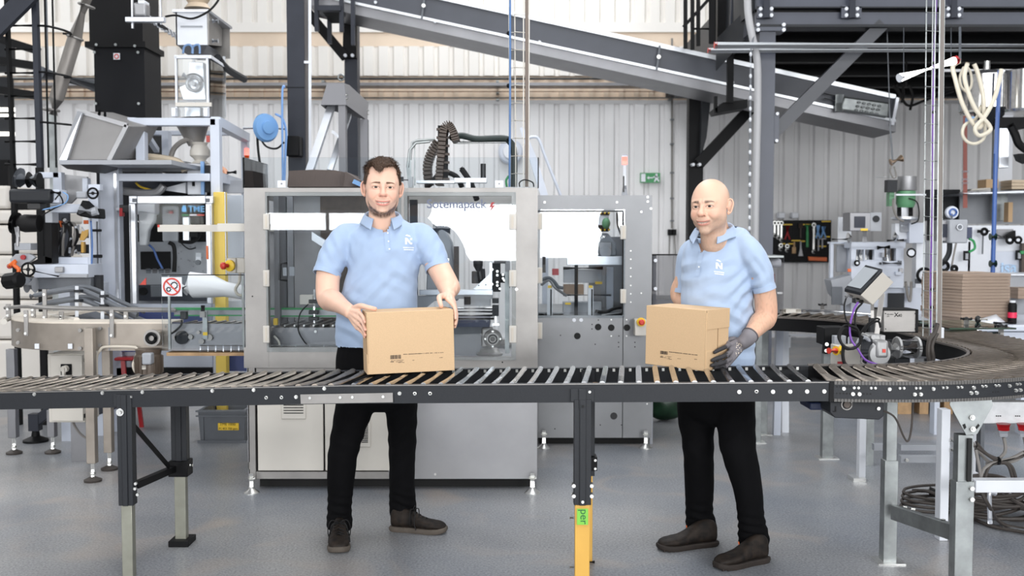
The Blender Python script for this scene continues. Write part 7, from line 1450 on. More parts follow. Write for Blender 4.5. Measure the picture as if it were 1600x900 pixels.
for k in range(n_):
    j=random.uniform(-.006,.006); z0_=zt_t+k*hh; xa,xb,xc=P(1466,0,CD_+.1).x+j,Zc+j,P(1563,0,CD_+.1).x+j
    o=MB().add([(xa,CD_+.12,z0_),(xb,CD_-.22+j,z0_),(xc,CD_-.16+j,z0_),(xc,CD_+.35,z0_),(xa+.08,CD_+.5,z0_),(xa,CD_+.12,z0_+hh-.002),(xb,CD_-.22+j,z0_+hh-.002),(xc,CD_-.16+j,z0_+hh-.002),(xc,CD_+.35,z0_+hh-.002),(xa+.08,CD_+.5,z0_+hh-.002)],[(0,1,2,3,4),(5,6,7,8,9),(0,1,6,5),(1,2,7,6),(2,3,8,7),(3,4,9,8),(4,0,5,9)]).build('folded_carton',CE,label='flat folded carton, %s in the tall brown pile'%('topmost of all' if k==n_-1 else 'lowest of all' if k==0 else('the %s one above the table top'%ORD[k-1]if k<8 else 'the %s one below the topmost'%ORD[n_-2-k])),cat='carton',group='flat folded cartons piled on the packing table')
pp_=MB().add([(P(1497,0,CD_).x,CD_-.27,zt_t+.002),(P(1540,0,CD_).x,CD_-.28,zt_t+.002),(P(1562,0,CD_).x,CD_-.24,zt_t+.004),(P(1548,0,CD_).x,CD_-.2,zt_t+.07),(P(1515,0,CD_).x,CD_-.22,zt_t+.03),(P(1500,0,CD_).x,CD_-.22,zt_t+.05)],[(0,1,4,5),(1,2,3,4)]).build('paper_sheet',WHITE,label='crumpled white paper in front of the brown carton pile',cat='paper')
md=pp_.modifiers.new('s','SOLIDIFY'); md.thickness=0.002
bt=thing('bottle','black bottle with pink red band at the right end of the packing table','bottle',(P(1594,0,CD_-.2).x,CD_-.2,zt_t)); q=bt.location; k=1.0
MB().lathe([(0.028,0),(0.03,0.01),(0.03,0.14),(0.022,0.155)],q,n=20).build('body',BLACK,bt); MB().lathe([(0.031,0.045),(0.031,0.085)],q,n=20).build('red_band',RED if False else mat('pink_band',srgb(225,45,85),0.4),bt); MB().lathe([(0.02,0.155),(0.02,0.17)],q,n=16).build('cap',WHITE,bt)
wg=MB().prism([P(1568,486,CD_-.1),P(1590,490,CD_-.1),P(1588,500,CD_-.1),P(1580,502,CD_-.1)],(0,0.1,0)).build('dust_pan',GREYP,label='grey wedge shaped tool lying between the carton pile and the black bottle',cat='tool'); wg.location.z=zt_t
kn=MB().cyl(P(1553,505,CD_-.28),P(1582,504,CD_-.28),0.012,n=10).build('marker',BLACK,label='black marker lying on the packing table behind the star knob',cat='pen')
# far cabinet behind the pile
fc=thing('grey_cabinet','pale grey machine housing behind the carton pile under the lettering','cabinet',P(1590,500,8.8)); setz(fc,0); bx(fc,'body',LGREY,1550,431,1700,580,8.8,0.3,0.01); bx(fc,'lid',WHITE,1545,428,1700,431,8.78,0.4,0.003); bx(fc,'brown_block',CARDE,1591,450,1620,467,8.6,0.2,0); cable('cable',[P(1564,488,8.7),P(1570,472,8.7),P(1578,465,8.7)],0.015,CABLE,fc)
# ================================================================ RIGHT FOREGROUND FLOOR: frame, cable heap, plugs, pallet
wf=thing('white_frame_stand','white steel frame stand with red plugs at the lower right','stand',P(1560,760,5.2)); t=wf; setz(wf,0)
FD5=4.9
bx(t,'junction_panel',mat('mottled_white',srgb(222,224,226),0.4,0,25,0.12),1537,628,1640,662,4.75,0.06,0.004)
for x_,y_ in((1559,650),(1589,650)):
    mb=MB()
    for d_ in(-2,1,4):q=P(x_+d_,y_,4.749); mb.cyl(q,q-V(0,0.002,0),0.003,n=6)
    mb.build('screw_holes',HOLE,t)
bx(t,'cross_beam',WHITE,1525,751,1640,770,4.55,0.06,0.003); a=P(1530,0,5.0)
o=MB().b2(P(1486,0,4.8).x,P(1500,0,4.8).x,4.8,4.86,0,zP(640,4.8)).build('leg',WHITE,t,bev=0.003)
for y_ in(688,703):MB().cyl(P(1484,y_,4.8),P(1489,y_,4.8),0.011,n=8).build('bolt',ZINC,o)
MB().b2(P(1533,0,5.4).x,P(1547,0,5.4).x,5.4,5.46,0,zP(650,5.4)).build('leg',WHITE,t,bev=0.003); MB().pb(1533,655,1537,740,5.3,0.05).build('inner_tube',GREYP,t)
MB().pb(1408,695,1486,704,5.25,0.05).build('cross_beam',LGREY,t); MB().pb(1408,713,1486,723,5.6,0.04).build('cross_beam',LGREY,t); q=P(1417,719,5.59); MB().cyl(q,q-V(0,0.006,0),0.010,n=8).build('bolt',ZINC,t); MB().pb(1525,715,1534,722,5.55,0.04).build('cross_beam',LGREY,t)
l_=MB().b2(P(1355,0,6.0).x,P(1366,0,6.0).x,6.0,6.05,0,zP(655,6.0)).build('leg',WHITE,t,bev=0.003); MB().b2(P(1344,0,6).x,P(1364,0,6).x,5.97,6.08,0,0.02).build('foot_plate',ZINC,l_); MB().b2(P(1366,0,6.4).x,P(1378,0,6.4).x,6.4,6.45,0,zP(655,6.4)).build('leg',GALV,t); MB().pb(1366,694,1386,704,6.02,0.04).build('cross_beam',LGREY,t)
for x_ in(1568,1600):
    c=thing('power_plug','red and white power plug below the junction panel, %s'%('left one of the two' if x_<1590 else 'right one, cut by the picture edge'),'plug',P(x_,685,4.72)); MB().cyl(P(x_,662,4.72),P(x_,672,4.72),0.032,0.026,n=20).build('red_shell',REDD,c); MB().cyl(P(x_,672,4.72),P(x_,682,4.72),0.024,0.018,n=18).build('white_collar',LGREY,c)
    c['group']='red power plugs'
    cable('lead',[P(x_,682,4.72),P(x_+3,700,4.72),P(x_-2,712,4.7),P(x_-22,722,4.7),P(x_-50 if x_<1590 else x_-60,690 if x_<1590 else 725,4.75)],0.008,CABLE,c)
lp=thing('cable_bundle','grey cables tied together above the cable heap at the lower right','cables',P(1560,740,4.7)); t=lp
for pts in([(1525,690),(1540,708),(1560,718),(1580,728),(1588,750)],[(1524,697),(1545,712),(1558,720),(1575,727),(1583,750)],[(1600,712),(1575,718),(1558,722),(1545,730),(1538,750)],[(1600,706),(1580,716),(1556,722),(1538,732),(1532,748)],[(1524,700),(1530,730),(1534,752)]):cable('cable',[P(x,y,4.66)for x,y in pts],0.0075,random.choice((CABLE,CABLED)),t)
MB().torus(P(1560,720,4.66),0.014,0.006,(1,0,0),12,6).build('cable_tie',BLACK,t)
hp=thing('cable_heap','heap of coiled dusty black cable lying on the floor at the lower right','cable heap',G(1560,818)); t=hp; random.seed(21)
g=G(1562,812)
for k in range(13):
    R=random.uniform(0.15,0.24); c0=g+V(random.uniform(-.05,.05),0.05+random.uniform(-.04,.04),0.02+k*0.012); pts=[]
    for i in range(17):a=2*PI*i/16+k; pts.append(c0+V(R*1.05*math.cos(a),R*0.8*math.sin(a),max(-0.005,0.02*math.sin(2*a+k))))
    MB().tube(spline(pts,3),0.009,7).build('coil',CABLED,t)
for pts in([(1520,800),(1550,812),(1590,820),(1640,828)],[(1530,760),(1545,790),(1570,810),(1640,820)],[(1580,780),(1600,790),(1640,796)]):cable('loose_end',[G(x,y+14)+V(0,0,0.012)if y>795 else P(x,y,4.7)for x,y in pts],0.009,CABLED,t)
MB().tube(spline([P(1547,818,4.75),P(1546,775,4.75),P(1550,770,4.75),P(1556,772,4.75)],4),0.011,8).build('metal_bow',ALU,t)
h2=thing('cable_coil','loose dusty cable coil with connector left of the white stand leg','cable',G(1465,798)); t=h2; g=G(1470,795)
for k in range(4):
    pts=[]
    R=0.14+0.03*k
    for i in range(15):a=2*PI*i/14+k; pts.append(g+V(0.06*k-0.04+R*1.2*math.cos(a),0.05*k+R*0.8*math.sin(a),0.01+0.012*k))
    MB().tube(spline(pts,3),0.008,7).build('coil',CABLED,t)
cable('connector_lead',[G(1427,772)+V(0,0,.02),G(1438,778)+V(0,0,.04),G(1450,782)+V(0,0,.05),G(1465,785)+V(0,0,.04)],0.010,CABLED,t); q=G(1452,781)+V(0,0,.05); MB().cyl(q,q+V(0.10,-.03,-0.01),0.024,0.018,n=14).build('connector',BLACK,t)
pl=thing('wooden_pallet','wooden pallet standing on the floor far behind the bend legs','pallet',G(1460,648)); t=pl; g=G(1470,647); D=g.y
for x_ in(1411,1450,1489,1528):MB().b2(P(x_,0,D).x,P(x_+26 if x_==1411 else x_+14,0,D).x,D,D+0.12,0,0.11).build('block',WOOD,t)
MB().b2(P(1405,0,D).x,P(1545,0,D).x,D-.01,D+0.9,0.11,0.14).build('deck_board',WOOD,t)
# ================================================================ PEOPLE
SKIN_M=vcol_mat('skin',0.48,sub=0.12,bump=0.05,bscale=500,spec=0.35)
EYE_M=vcol_mat('eye',0.35,spec=0.2); HAIR_M=mat('brown_hair',srgb(82,60,44),0.6,0,80,0.3)
SHIRT_M=mat('light_blue_pique',srgb(160,180,208),0.85,0,3,0.04,0.35,900,sheen=0.2); SHIRT_M2=mat('paler_blue_pique',srgb(166,184,209),0.85,0,3,0.04,0.35,900,sheen=0.2)
TROU_M=mat('black_trousers',srgb(11,11,13),0.85,0,5,0.2,0.3,600,spec=0.1); LOGO_M=mat('white_print',srgb(240,243,248),0.6)
SHOE_M=mat('dusty_black_leather',srgb(15,12,11),0.65,0,30,0.5,0.4,90,col2=srgb(44,36,30),spec=0.25); SOLE1=mat('grey_sole',srgb(86,78,70),0.7,0,20,0.2); SOLE2=mat('brown_sole',srgb(40,32,27),0.75,0,20,0.25)
def sm(a,b,k):h=np.clip(0.5+0.5*(b-a)/k,0,1); return b*(1-h)+a*h-k*h*(1-h)
def smax(a,b,k):return-sm(-a,-b,k)
def ell(p,c,r):
    q=(p-np.array(c))/np.array(r); k0=np.sqrt((q**2).sum(-1))+1e-9; q2=(p-np.array(c))/np.array(r)**2; k1=np.sqrt((q2**2).sum(-1))+1e-9
    return k0*(k0-1)/k1
def cap(p,a,b,ra,rb):
    a=np.array(a); b=np.array(b); ba=b-a; h=np.clip(((p-a)@ba)/(ba@ba),0,1); return np.sqrt(((p-a-h[...,None]*ba)**2).sum(-1))-(ra+(rb-ra)*h)
def head_sdf(p,o):
    q=p.copy(); q[...,0]=np.abs(q[...,0]); W=o.get('w',1.0)
    d=ell(q,(0,.016,.034),(.076,.094,.085))
    d=sm(d,ell(q,(0,-.022,-.006),(.064*W,.066,.082)),.03)
    d=sm(d,ell(q,(0,-.022,-.060),(.056*W,.055,.048)),.03)
    d=sm(d,ell(q,(.044*W,-.002,-.052),(.016,.026,.028)),.03)
    d=sm(d,ell(q,(0,-.070,-.100),(.024,.018,.018)),.025)
    d=sm(d,ell(q,(.036,-.057,-.030),(.025,.026,.024)),.022)
    d=sm(d,ell(q,(.040,-.066,-.040),(.014,.012,.014)),.014)
    d=sm(d,cap(q,(.008,-.084,.021),(.046,-.066,.022),.007,.006),.014)
    d=smax(d,-ell(q,(.031,-.102,.004),(.020,.020,.014)),.016)
    d=sm(d,ell(q,(0,-.068,-.060),(.030,.024,.026)),.02)
    d=sm(d,ell(q,(.031,-.0710,.0035),(.0165,.0150,.0135)),.006)
    nl=o.get('nose',1.0)
    d=sm(d,cap(q,(0,-.080,.014),(0,-.100*nl**.3,-.024),.0075,.0105),.010)
    d=sm(d,ell(q,(0,-.1005*nl**.3,-.028),(.0125*nl,.0125,.0105)),.006)
    d=sm(d,ell(q,(.0125*nl,-.0905,-.031),(.0078,.0095,.0075)),.005)
    d=smax(d,-ell(q,(.0065,-.0965,-.0395),(.0034,.005,.004)),.003)
    # naso-labial fold
    d=smax(d,-cap(q,(.020,-.094,-.030),(.039,-.083,-.056),.0034,.0026),.007)
    zc=-.0630+.20*q[...,0]*np.clip(q[...,0]/.03,0,1.2)  # smile: corners raised
    qq=q.copy(); qq[...,2]-=(zc+.063)
    d=sm(d,ell(qq,(0,-.0860,-.0600),(.0300,.0090,.0046)),.005)
    d=sm(d,ell(qq,(0,-.0850,-.0735),(.0240,.0095,.0062)),.005)
    d=smax(d,-ell(qq,(0,-.0960,-.0662),(.0290,.0105,.0036)),.0025)
    # eye slit
    e=q.copy(); e[...,2]+=6.0*(e[...,0]-.031)**2
    d=smax(d,-ell(e,(.031,-.0880,.0030),(.0140,.0100,.0056*o.get('eye',1.0))),.002)
    d=sm(d,cap(q,(0,.016,-.05),(0,.035,-.155),.054*o.get('neck',1),.058*o.get('neck',1)),.02)
    return d
def smooth01(x):x=np.clip(x,0,1); return x*x*(3-2*x)
def bandw(x,a,b,s):return smooth01((x-a)/s)*smooth01((b-x)/s)
def nz(p,sc,off=0.0):return np.array([noise.noise(Vector((x*sc+off,y*sc,z*sc)))for x,y,z in p])
def head_mesh(o):
    NA,NP=300,230; u=np.linspace(0,2*np.pi,NA,endpoint=False); az=u-0.55*np.sin(u)  # denser around az=0 (face)
    v=np.linspace(0,1,NP); po=np.pi*(v-0.10*np.sin(4*np.pi*v)/(2*np.pi)*-1.0)
    A,Q=np.meshgrid(az,po); dr=np.stack([np.sin(A)*np.sin(Q),-np.cos(A)*np.sin(Q),np.cos(Q)],-1).reshape(-1,3)
    c=np.array([0,-.012,-.012]); t=np.full(len(dr),.22)
    for _ in range(60):t-=0.55*np.clip(head_sdf(c+dr*t[:,None],o),-.02,.05)
    P_=c+dr*t[:,None]; fs=[]
    for j in range(NP-1):
        for i in range(NA):i2=(i+1)%NA; fs.append((j*NA+i,(j+1)*NA+i,(j+1)*NA+i2,j*NA+i2))
    return P_,fs
def mixc(c,k,m):return c*(1-m[:,None])+np.array(k)*m[:,None]
def face_colour(p,o):
    x,y,z=p.T; ax=np.abs(x); n=nz(p,110); n2=nz(p,25,5)
    c=np.tile(np.array(o['skin']),(len(p),1))*(1+0.04*n2[:,None])
    red=np.array(o['red'])
    g=lambda cx,cz,sx,sz:np.exp(-((ax-cx)/sx)**2-((z-cz)/sz)**2)*(y<-.03)
    c=mixc(c,red,np.clip(.45*g(.042,-.03,.018,.02)+.45*g(0,-.03,.012,.014)+.12*g(0,.05,.05,.02)+.5*g(.013,-.034,.007,.006),0,.6))
    front=smooth01((-.055-y)/.012)
    # lips
    zc=-.0630+.20*ax*np.clip(ax/.03,0,1.2); zz=z-(zc+.063)
    lip=np.exp(-((ax/.0295)**6))*bandw(zz,-.0800,-.0555+0*z,.0025)*front*(ax<.033)
    c=mixc(c,o['lip'],.85*lip)
    mo=np.exp(-(((ax)/.0285)**4))*np.exp(-(((zz+.0660)/.0037)**4))*front
    c=mixc(c,(.045,.012,.01),.9*mo)
    te=np.exp(-(((ax)/.0225)**6))*np.exp(-(((zz+.0652)/.0019)**4))*front
    c=mixc(c,o.get('teeth',(.75,.68,.58)),te*o.get('teeth_amt',.9))
    # eye rims, lids and brows
    er=np.sqrt(((ax-.031)/.0150)**2+((z-.0028+6*(ax-.031)**2)/.0060)**2); up=z>(.0022-6*(ax-.031)**2)
    c=mixc(c,(.10,.045,.03),np.exp(-((er-1.05)/.16)**2)*front*np.where(up,.80,.22))
    c=mixc(c,(.45,.22,.16),np.exp(-((er-1.5)/.45)**2)*front*.25)
    bz=.0225+.06*(ax-.014)-1.9*np.clip(ax-.030,0,1)**2*6; th=.0042*np.clip(1.25-(ax-.012)/.045,.25,1.1)*o.get('brow_t',1)
    br=np.exp(-(((z-bz)/th)**4))*bandw(ax,.010,.054,.006)*smooth01((-.03-y)/.01); c=mixc(c,o['brow'],np.clip(br*(o['brow_a']+.35*n),0,1))
    # beard
    if o['beard']=='strap':
        jx=np.array([.071,.068,.061,.049,.032,.014,0.0]); jz=np.array([.0,-.035,-.068,-.091,-.109,-.117,-.119]); d=np.full(len(p),9.0)
        for i in range(6):
            a=np.array([jx[i],jz[i]]); b=np.array([jx[i+1],jz[i+1]]); ab=b-a; h=np.clip(((ax-a[0])*ab[0]+(z-a[1])*ab[1])/(ab@ab),0,1); dd=np.hypot(ax-a[0]-h*ab[0],z-a[1]-h*ab[1]); d=np.minimum(d,dd)
        w_=.0028+.0115*smooth01((-.070-z)/.040)
        m=np.exp(-(d/w_)**4)*(y<.02)*smooth01((-.045-z)/.03); m=np.clip(m*(.80+.4*n),0,.88); c=mixc(c,o['hair'],m)
        c=mixc(c,o['hair'],.20*front*np.clip(np.exp(-(((z+.048)/.006)**2))*(ax<.027)+np.exp(-(((z+.088)/.012)**2))*(ax<.02),0,1))
        side=smooth01((ax-.062)/.004)*bandw(z,-.03,.06,.012)*bandw(y,-.035,.012,.01); c=mixc(c,o['hair'],.75*side)
    else:
        low=smooth01((-.028-z+.35*np.clip(.03-ax,0,1)*(-1))/.03)*smooth01((.03-y)/.03)*(1-lip)*(1-mo); c=mixc(c,o['hair'],np.clip(low*(.30+.10*n),0,.45))
        c=mixc(c,np.array(o['skin'])*.9,.0*low)
        sh=smooth01((z-.0)/.02)*smooth01((y-.01)/.03)*smooth01((.075-z)/.02); c=mixc(c,(.36,.27,.22),np.clip(sh*(.28+.3*n),0,.4))
    return np.clip(c,0,1)
def loft(co,fs,pts,rad,lat,n=28,seg=6):
    """elliptic loft: pts world points, rad [(r_lateral, r_depth)], lat = lateral direction"""
    pts=[Vector(p)for p in pts]; K=spline(pts,seg); R=spline([Vector((r[0],r[1],0))for r in rad],seg); lat=Vector(lat); o=len(co)
    ring=[]; m=len(K)
    for i,p in enumerate(K):
        t=(K[min(i+1,m-1)]-K[max(i-1,0)]).normalized(); a=(lat-t*lat.dot(t)).normalized(); b=t.cross(a)
        ring.append([p+a*(R[i].x*math.cos(2*PI*k/n))+b*(R[i].y*math.sin(2*PI*k/n))for k in range(n)])
    def dome(i,sg):
        t=(K[min(i+1,m-1)]-K[max(i-1,0)]).normalized()*sg; r=min(R[i].x,R[i].y); out=[]
        for f in(0.4,0.75,0.95):s_=math.sqrt(1-f*f); out.append([K[i]+(q-K[i])*s_+t*(r*f*0.6)for q in ring[i]])
        return out
    allr=dome(0,-1)[::-1]+ring+dome(m-1,1)
    for r in allr:co+=[tuple(q)for q in r]
    N=len(allr)
    for i in range(N-1):
        for k in range(n):fs.append((o+i*n+k,o+i*n+(k+1)%n,o+(i+1)*n+(k+1)%n,o+(i+1)*n+k))
    fs.append(tuple(o+k for k in range(n))[::-1]); fs.append(tuple(o+(N-1)*n+k for k in range(n)))
def ball(co,fs,c,r,n=14):m=MB().sph(c,r,n,10); o=len(co); co+=m.v; fs+=[tuple(i+o for i in f)for f in m.f]
def remesh(co,fs,vox,it=4,fac=0.5):
    return eval_mesh(co,fs,[('REMESH',dict(mode='VOXEL',voxel_size=vox)),('SMOOTH',dict(factor=fac,iterations=it))])
def mesh_obj(name,co,fs,m,parent,col=None,label=None):
    o=np.array(wloc(parent))if parent is not None else np.zeros(3); me=bpy.data.meshes.new(name); me.from_pydata([tuple(c)for c in(np.asarray(co)-o)],[],fs); me.update()
    bm=bmesh.new(); bm.from_mesh(me); bmesh.ops.recalc_face_normals(bm,faces=bm.faces); bm.to_mesh(me); bm.free()
    me.polygons.foreach_set('use_smooth',[True]*len(me.polygons)); me.materials.append(m)
    if col is not None:
        at=me.color_attributes.new('Col','FLOAT_COLOR','POINT'); a=np.ones((len(me.vertices),4)); a[:,:3]=col; at.data.foreach_set('color',a.ravel())
    ob=bpy.data.objects.new(name,me); COL.objects.link(ob); ob.parent=parent; tag(ob,label); return ob
def hand(co,fs,wrist,kn,tips,thumb,r=0.0085,wr=0.027,ps=1.0):
    """wrist, 4 knuckles, 4 (mid, tip) pairs, thumb chain; each finger is its own chain bending at its joints"""
    wrist=Vector(wrist); kn=[Vector(k)for k in kn]
    for i,k in enumerate(kn):loft(co,fs,[wrist.lerp(k,0.0),wrist.lerp(k,.5),k],[(wr*.62,wr*.62),(.0165*ps,.0165*ps),(.0115*ps,.0115*ps)],(0,0.3,1),12,4)
    c_=(kn[0]+kn[1]+kn[2]+kn[3])/4
    for a,b in((0,1),(1,2),(2,3)):loft(co,fs,[kn[a],kn[b]],[(.0105*ps,.0105*ps)]*2,(0,1,.3),10,2)
    for i,(m1,m2,tp)in enumerate(tips):
        k=kn[i]; s=(1,1.05,1,.86)[i]
        loft(co,fs,[k,Vector(m1),Vector(m2),Vector(tp)],[(r*1.12*s,r*1.12*s),(r*1.02*s,r*1.02*s),(r*.95*s,r*.95*s),(r*.80*s,r*.80*s)],(.3,1,.2),12,4)
    th=[Vector(q)for q in thumb]; loft(co,fs,th,[(.016*ps,.016*ps),(.0135*ps,.0135*ps),(.0115*ps,.0115*ps),(.0098*ps,.0098*ps)],(.3,1,.2),12,4)
def shoe(parent,heel,toe,h,m_up,m_sole,laces,ankle):
    heel=Vector(heel); toe=Vector(toe); d=(toe-heel); L=d.length; d.normalize(); lt=Vector((-d.y,d.x,0)); co=[]; fs=[]
    T=(0.0,.06,.16,.30,.45,.60,.74,.87,.96,1.0); Wd=(.020,.034,.038,.037,.040,.047,.051,.047,.034,.018); Ht=(h*.80,h*.98,h*1.02,h,h*.80,.068,.060,.056,.048,.036); n=20
    for t,w_,ht in zip(T,Wd,Ht):
        c=heel+d*(L*t)
        for k in range(n):
            a=2*PI*k/n; cx=math.cos(a); sz=math.sin(a); ex=abs(cx)**.75*(1 if cx>0 else-1); z=.020+(ht-.020)*(.5+.5*(abs(sz)**.8*(1 if sz>0 else-1))); nar=1-.38*max(0,(z-.05)/.08)
            co.append(tuple(c+lt*(w_*ex*nar)+Vector((0,0,z))))
    for i in range(len(T)-1):
        for k in range(n):fs.append((i*n+k,i*n+(k+1)%n,(i+1)*n+(k+1)%n,(i+1)*n+k))
    fs.append(tuple(range(n))[::-1]); fs.append(tuple((len(T)-1)*n+k for k in range(n)))
    co,fs,nr=eval_mesh(co,fs,[('SUBSURF',dict(levels=2))]);
    dd=nz(co,45)*.0016; co=co+nr*dd[:,None]
    s=mesh_obj('shoe',co,fs,m_up,parent)
    so=MB(); top=[];
    for zz,ex in((0.0,-.005),(.010,-.001),(.021,-.0015),(.025,-.005)):
        ring=[]
        for t,w_ in zip(T,Wd):ring.append(heel+d*(L*(t*1.0)+(.005+ex)*(t*2-1))+lt*(w_+.004+ex)+Vector((0,0,zz+(.008*max(0,t-.82)/.18))))
        for t,w_ in list(zip(T,Wd))[::-1]:ring.append(heel+d*(L*(t*1.0)+(.005+ex)*(t*2-1))-lt*(w_+.004+ex)+Vector((0,0,zz+(.008*max(0,t-.82)/.18))))
        top.append(ring)
    n2=len(top[0]); so.add([p for r_ in top for p in r_],[(i*n2+k,i*n2+(k+1)%n2,(i+1)*n2+(k+1)%n2,(i+1)*n2+k)for i in range(3)for k in range(n2)]+[tuple(range(n2))[::-1],tuple(3*n2+k for k in range(n2))])
    if not laces:
        for i in range(14):t=.04+i*.07; j=min(int(t*9),8); w_=np.interp(t,T,Wd); [so.box(heel+d*(L*t)+lt*(sg*(w_-.004))+Vector((0,0,.006)),(.009,.008,.010),math.atan2(d.y,d.x))for sg in(-1,1)]
    so.build('sole',m_sole,s)
    if laces:
        lc=MB()
        for i in range(5):
            t=.40+i*.062; ht=np.interp(t,T,Ht)+.003; c=heel+d*(L*t)+Vector((0,0,ht)); lc.tube([c-lt*.024-Vector((0,0,.008)),c+Vector((0,0,.003)),c+lt*.024-Vector((0,0,.008))],.0028,6)
        c=heel+d*(L*.40)+Vector((0,0,h*.86+.006))
        for sg in(-1,1):lc.tube(spline([c,c+lt*(sg*.035)+Vector((0,0,.012)),c+lt*(sg*.052)-Vector((0,0,.025)),c+lt*(sg*.047)-Vector((0,0,.065)),c+lt*(sg*.034)-Vector((0,0,.03)),c],4),.0026,6); lc.tube(spline([c,c+lt*(sg*.03)+d*.02,c+lt*(sg*.045)+d*.02-Vector((0,0,.05)),c+lt*(sg*.05)+d*.03-Vector((0,0,.085))],4),.0024,6)
        lc.build('laces',RUBBER,s)
    else:MB().box(heel+d*(L*.46)+lt*(-.036)+Vector((0,0,.086)),(.004,.003,.014),math.atan2(d.y,d.x),rx=.3).build('orange_tag',ORANGE,s)
    return s
def cloth_fold(co,nr,folds,amp,sc):
    d=np.zeros(len(co))
    for(c,dr,wl,am,sg)in folds:  # localized parallel folds
        q=co-np.array(c); g=np.exp(-(q**2).sum(1)/(2*sg**2)); dr=np.array(Vector(dr).normalized()); ph=(q@dr)/(wl*1.25)*2*np.pi+3.2*nz(co,6,c[0]*7); s_=np.sin(ph); d+=1.15*am*g*s_*(.6+.4*np.abs(s_))
    d+=amp*nz(co,sc)+amp*.5*nz(co,sc*2.3,3)
    return co+nr*d[:,None]
from mathutils.bvhtree import BVHTree
def decal(name,parent,surf_co,surf_fs,polys,m,lift=0.003):
    bv=BVHTree.FromPolygons([Vector(c)for c in surf_co],surf_fs); mb=MB(); cam_p=Vector((0,0,CAMZ))
    for poly in polys:
        vs=[]
        for(x,y)in poly:
            dr=(P(x,y,5)-cam_p).normalized(); h=bv.ray_cast(cam_p,dr)
            if h[0]is None:break
            vs.append(h[0]-dr*lift)
        if len(vs)==len(poly):mb.add(vs,[tuple(range(len(vs)))])
    return mb.build(name,m,parent)
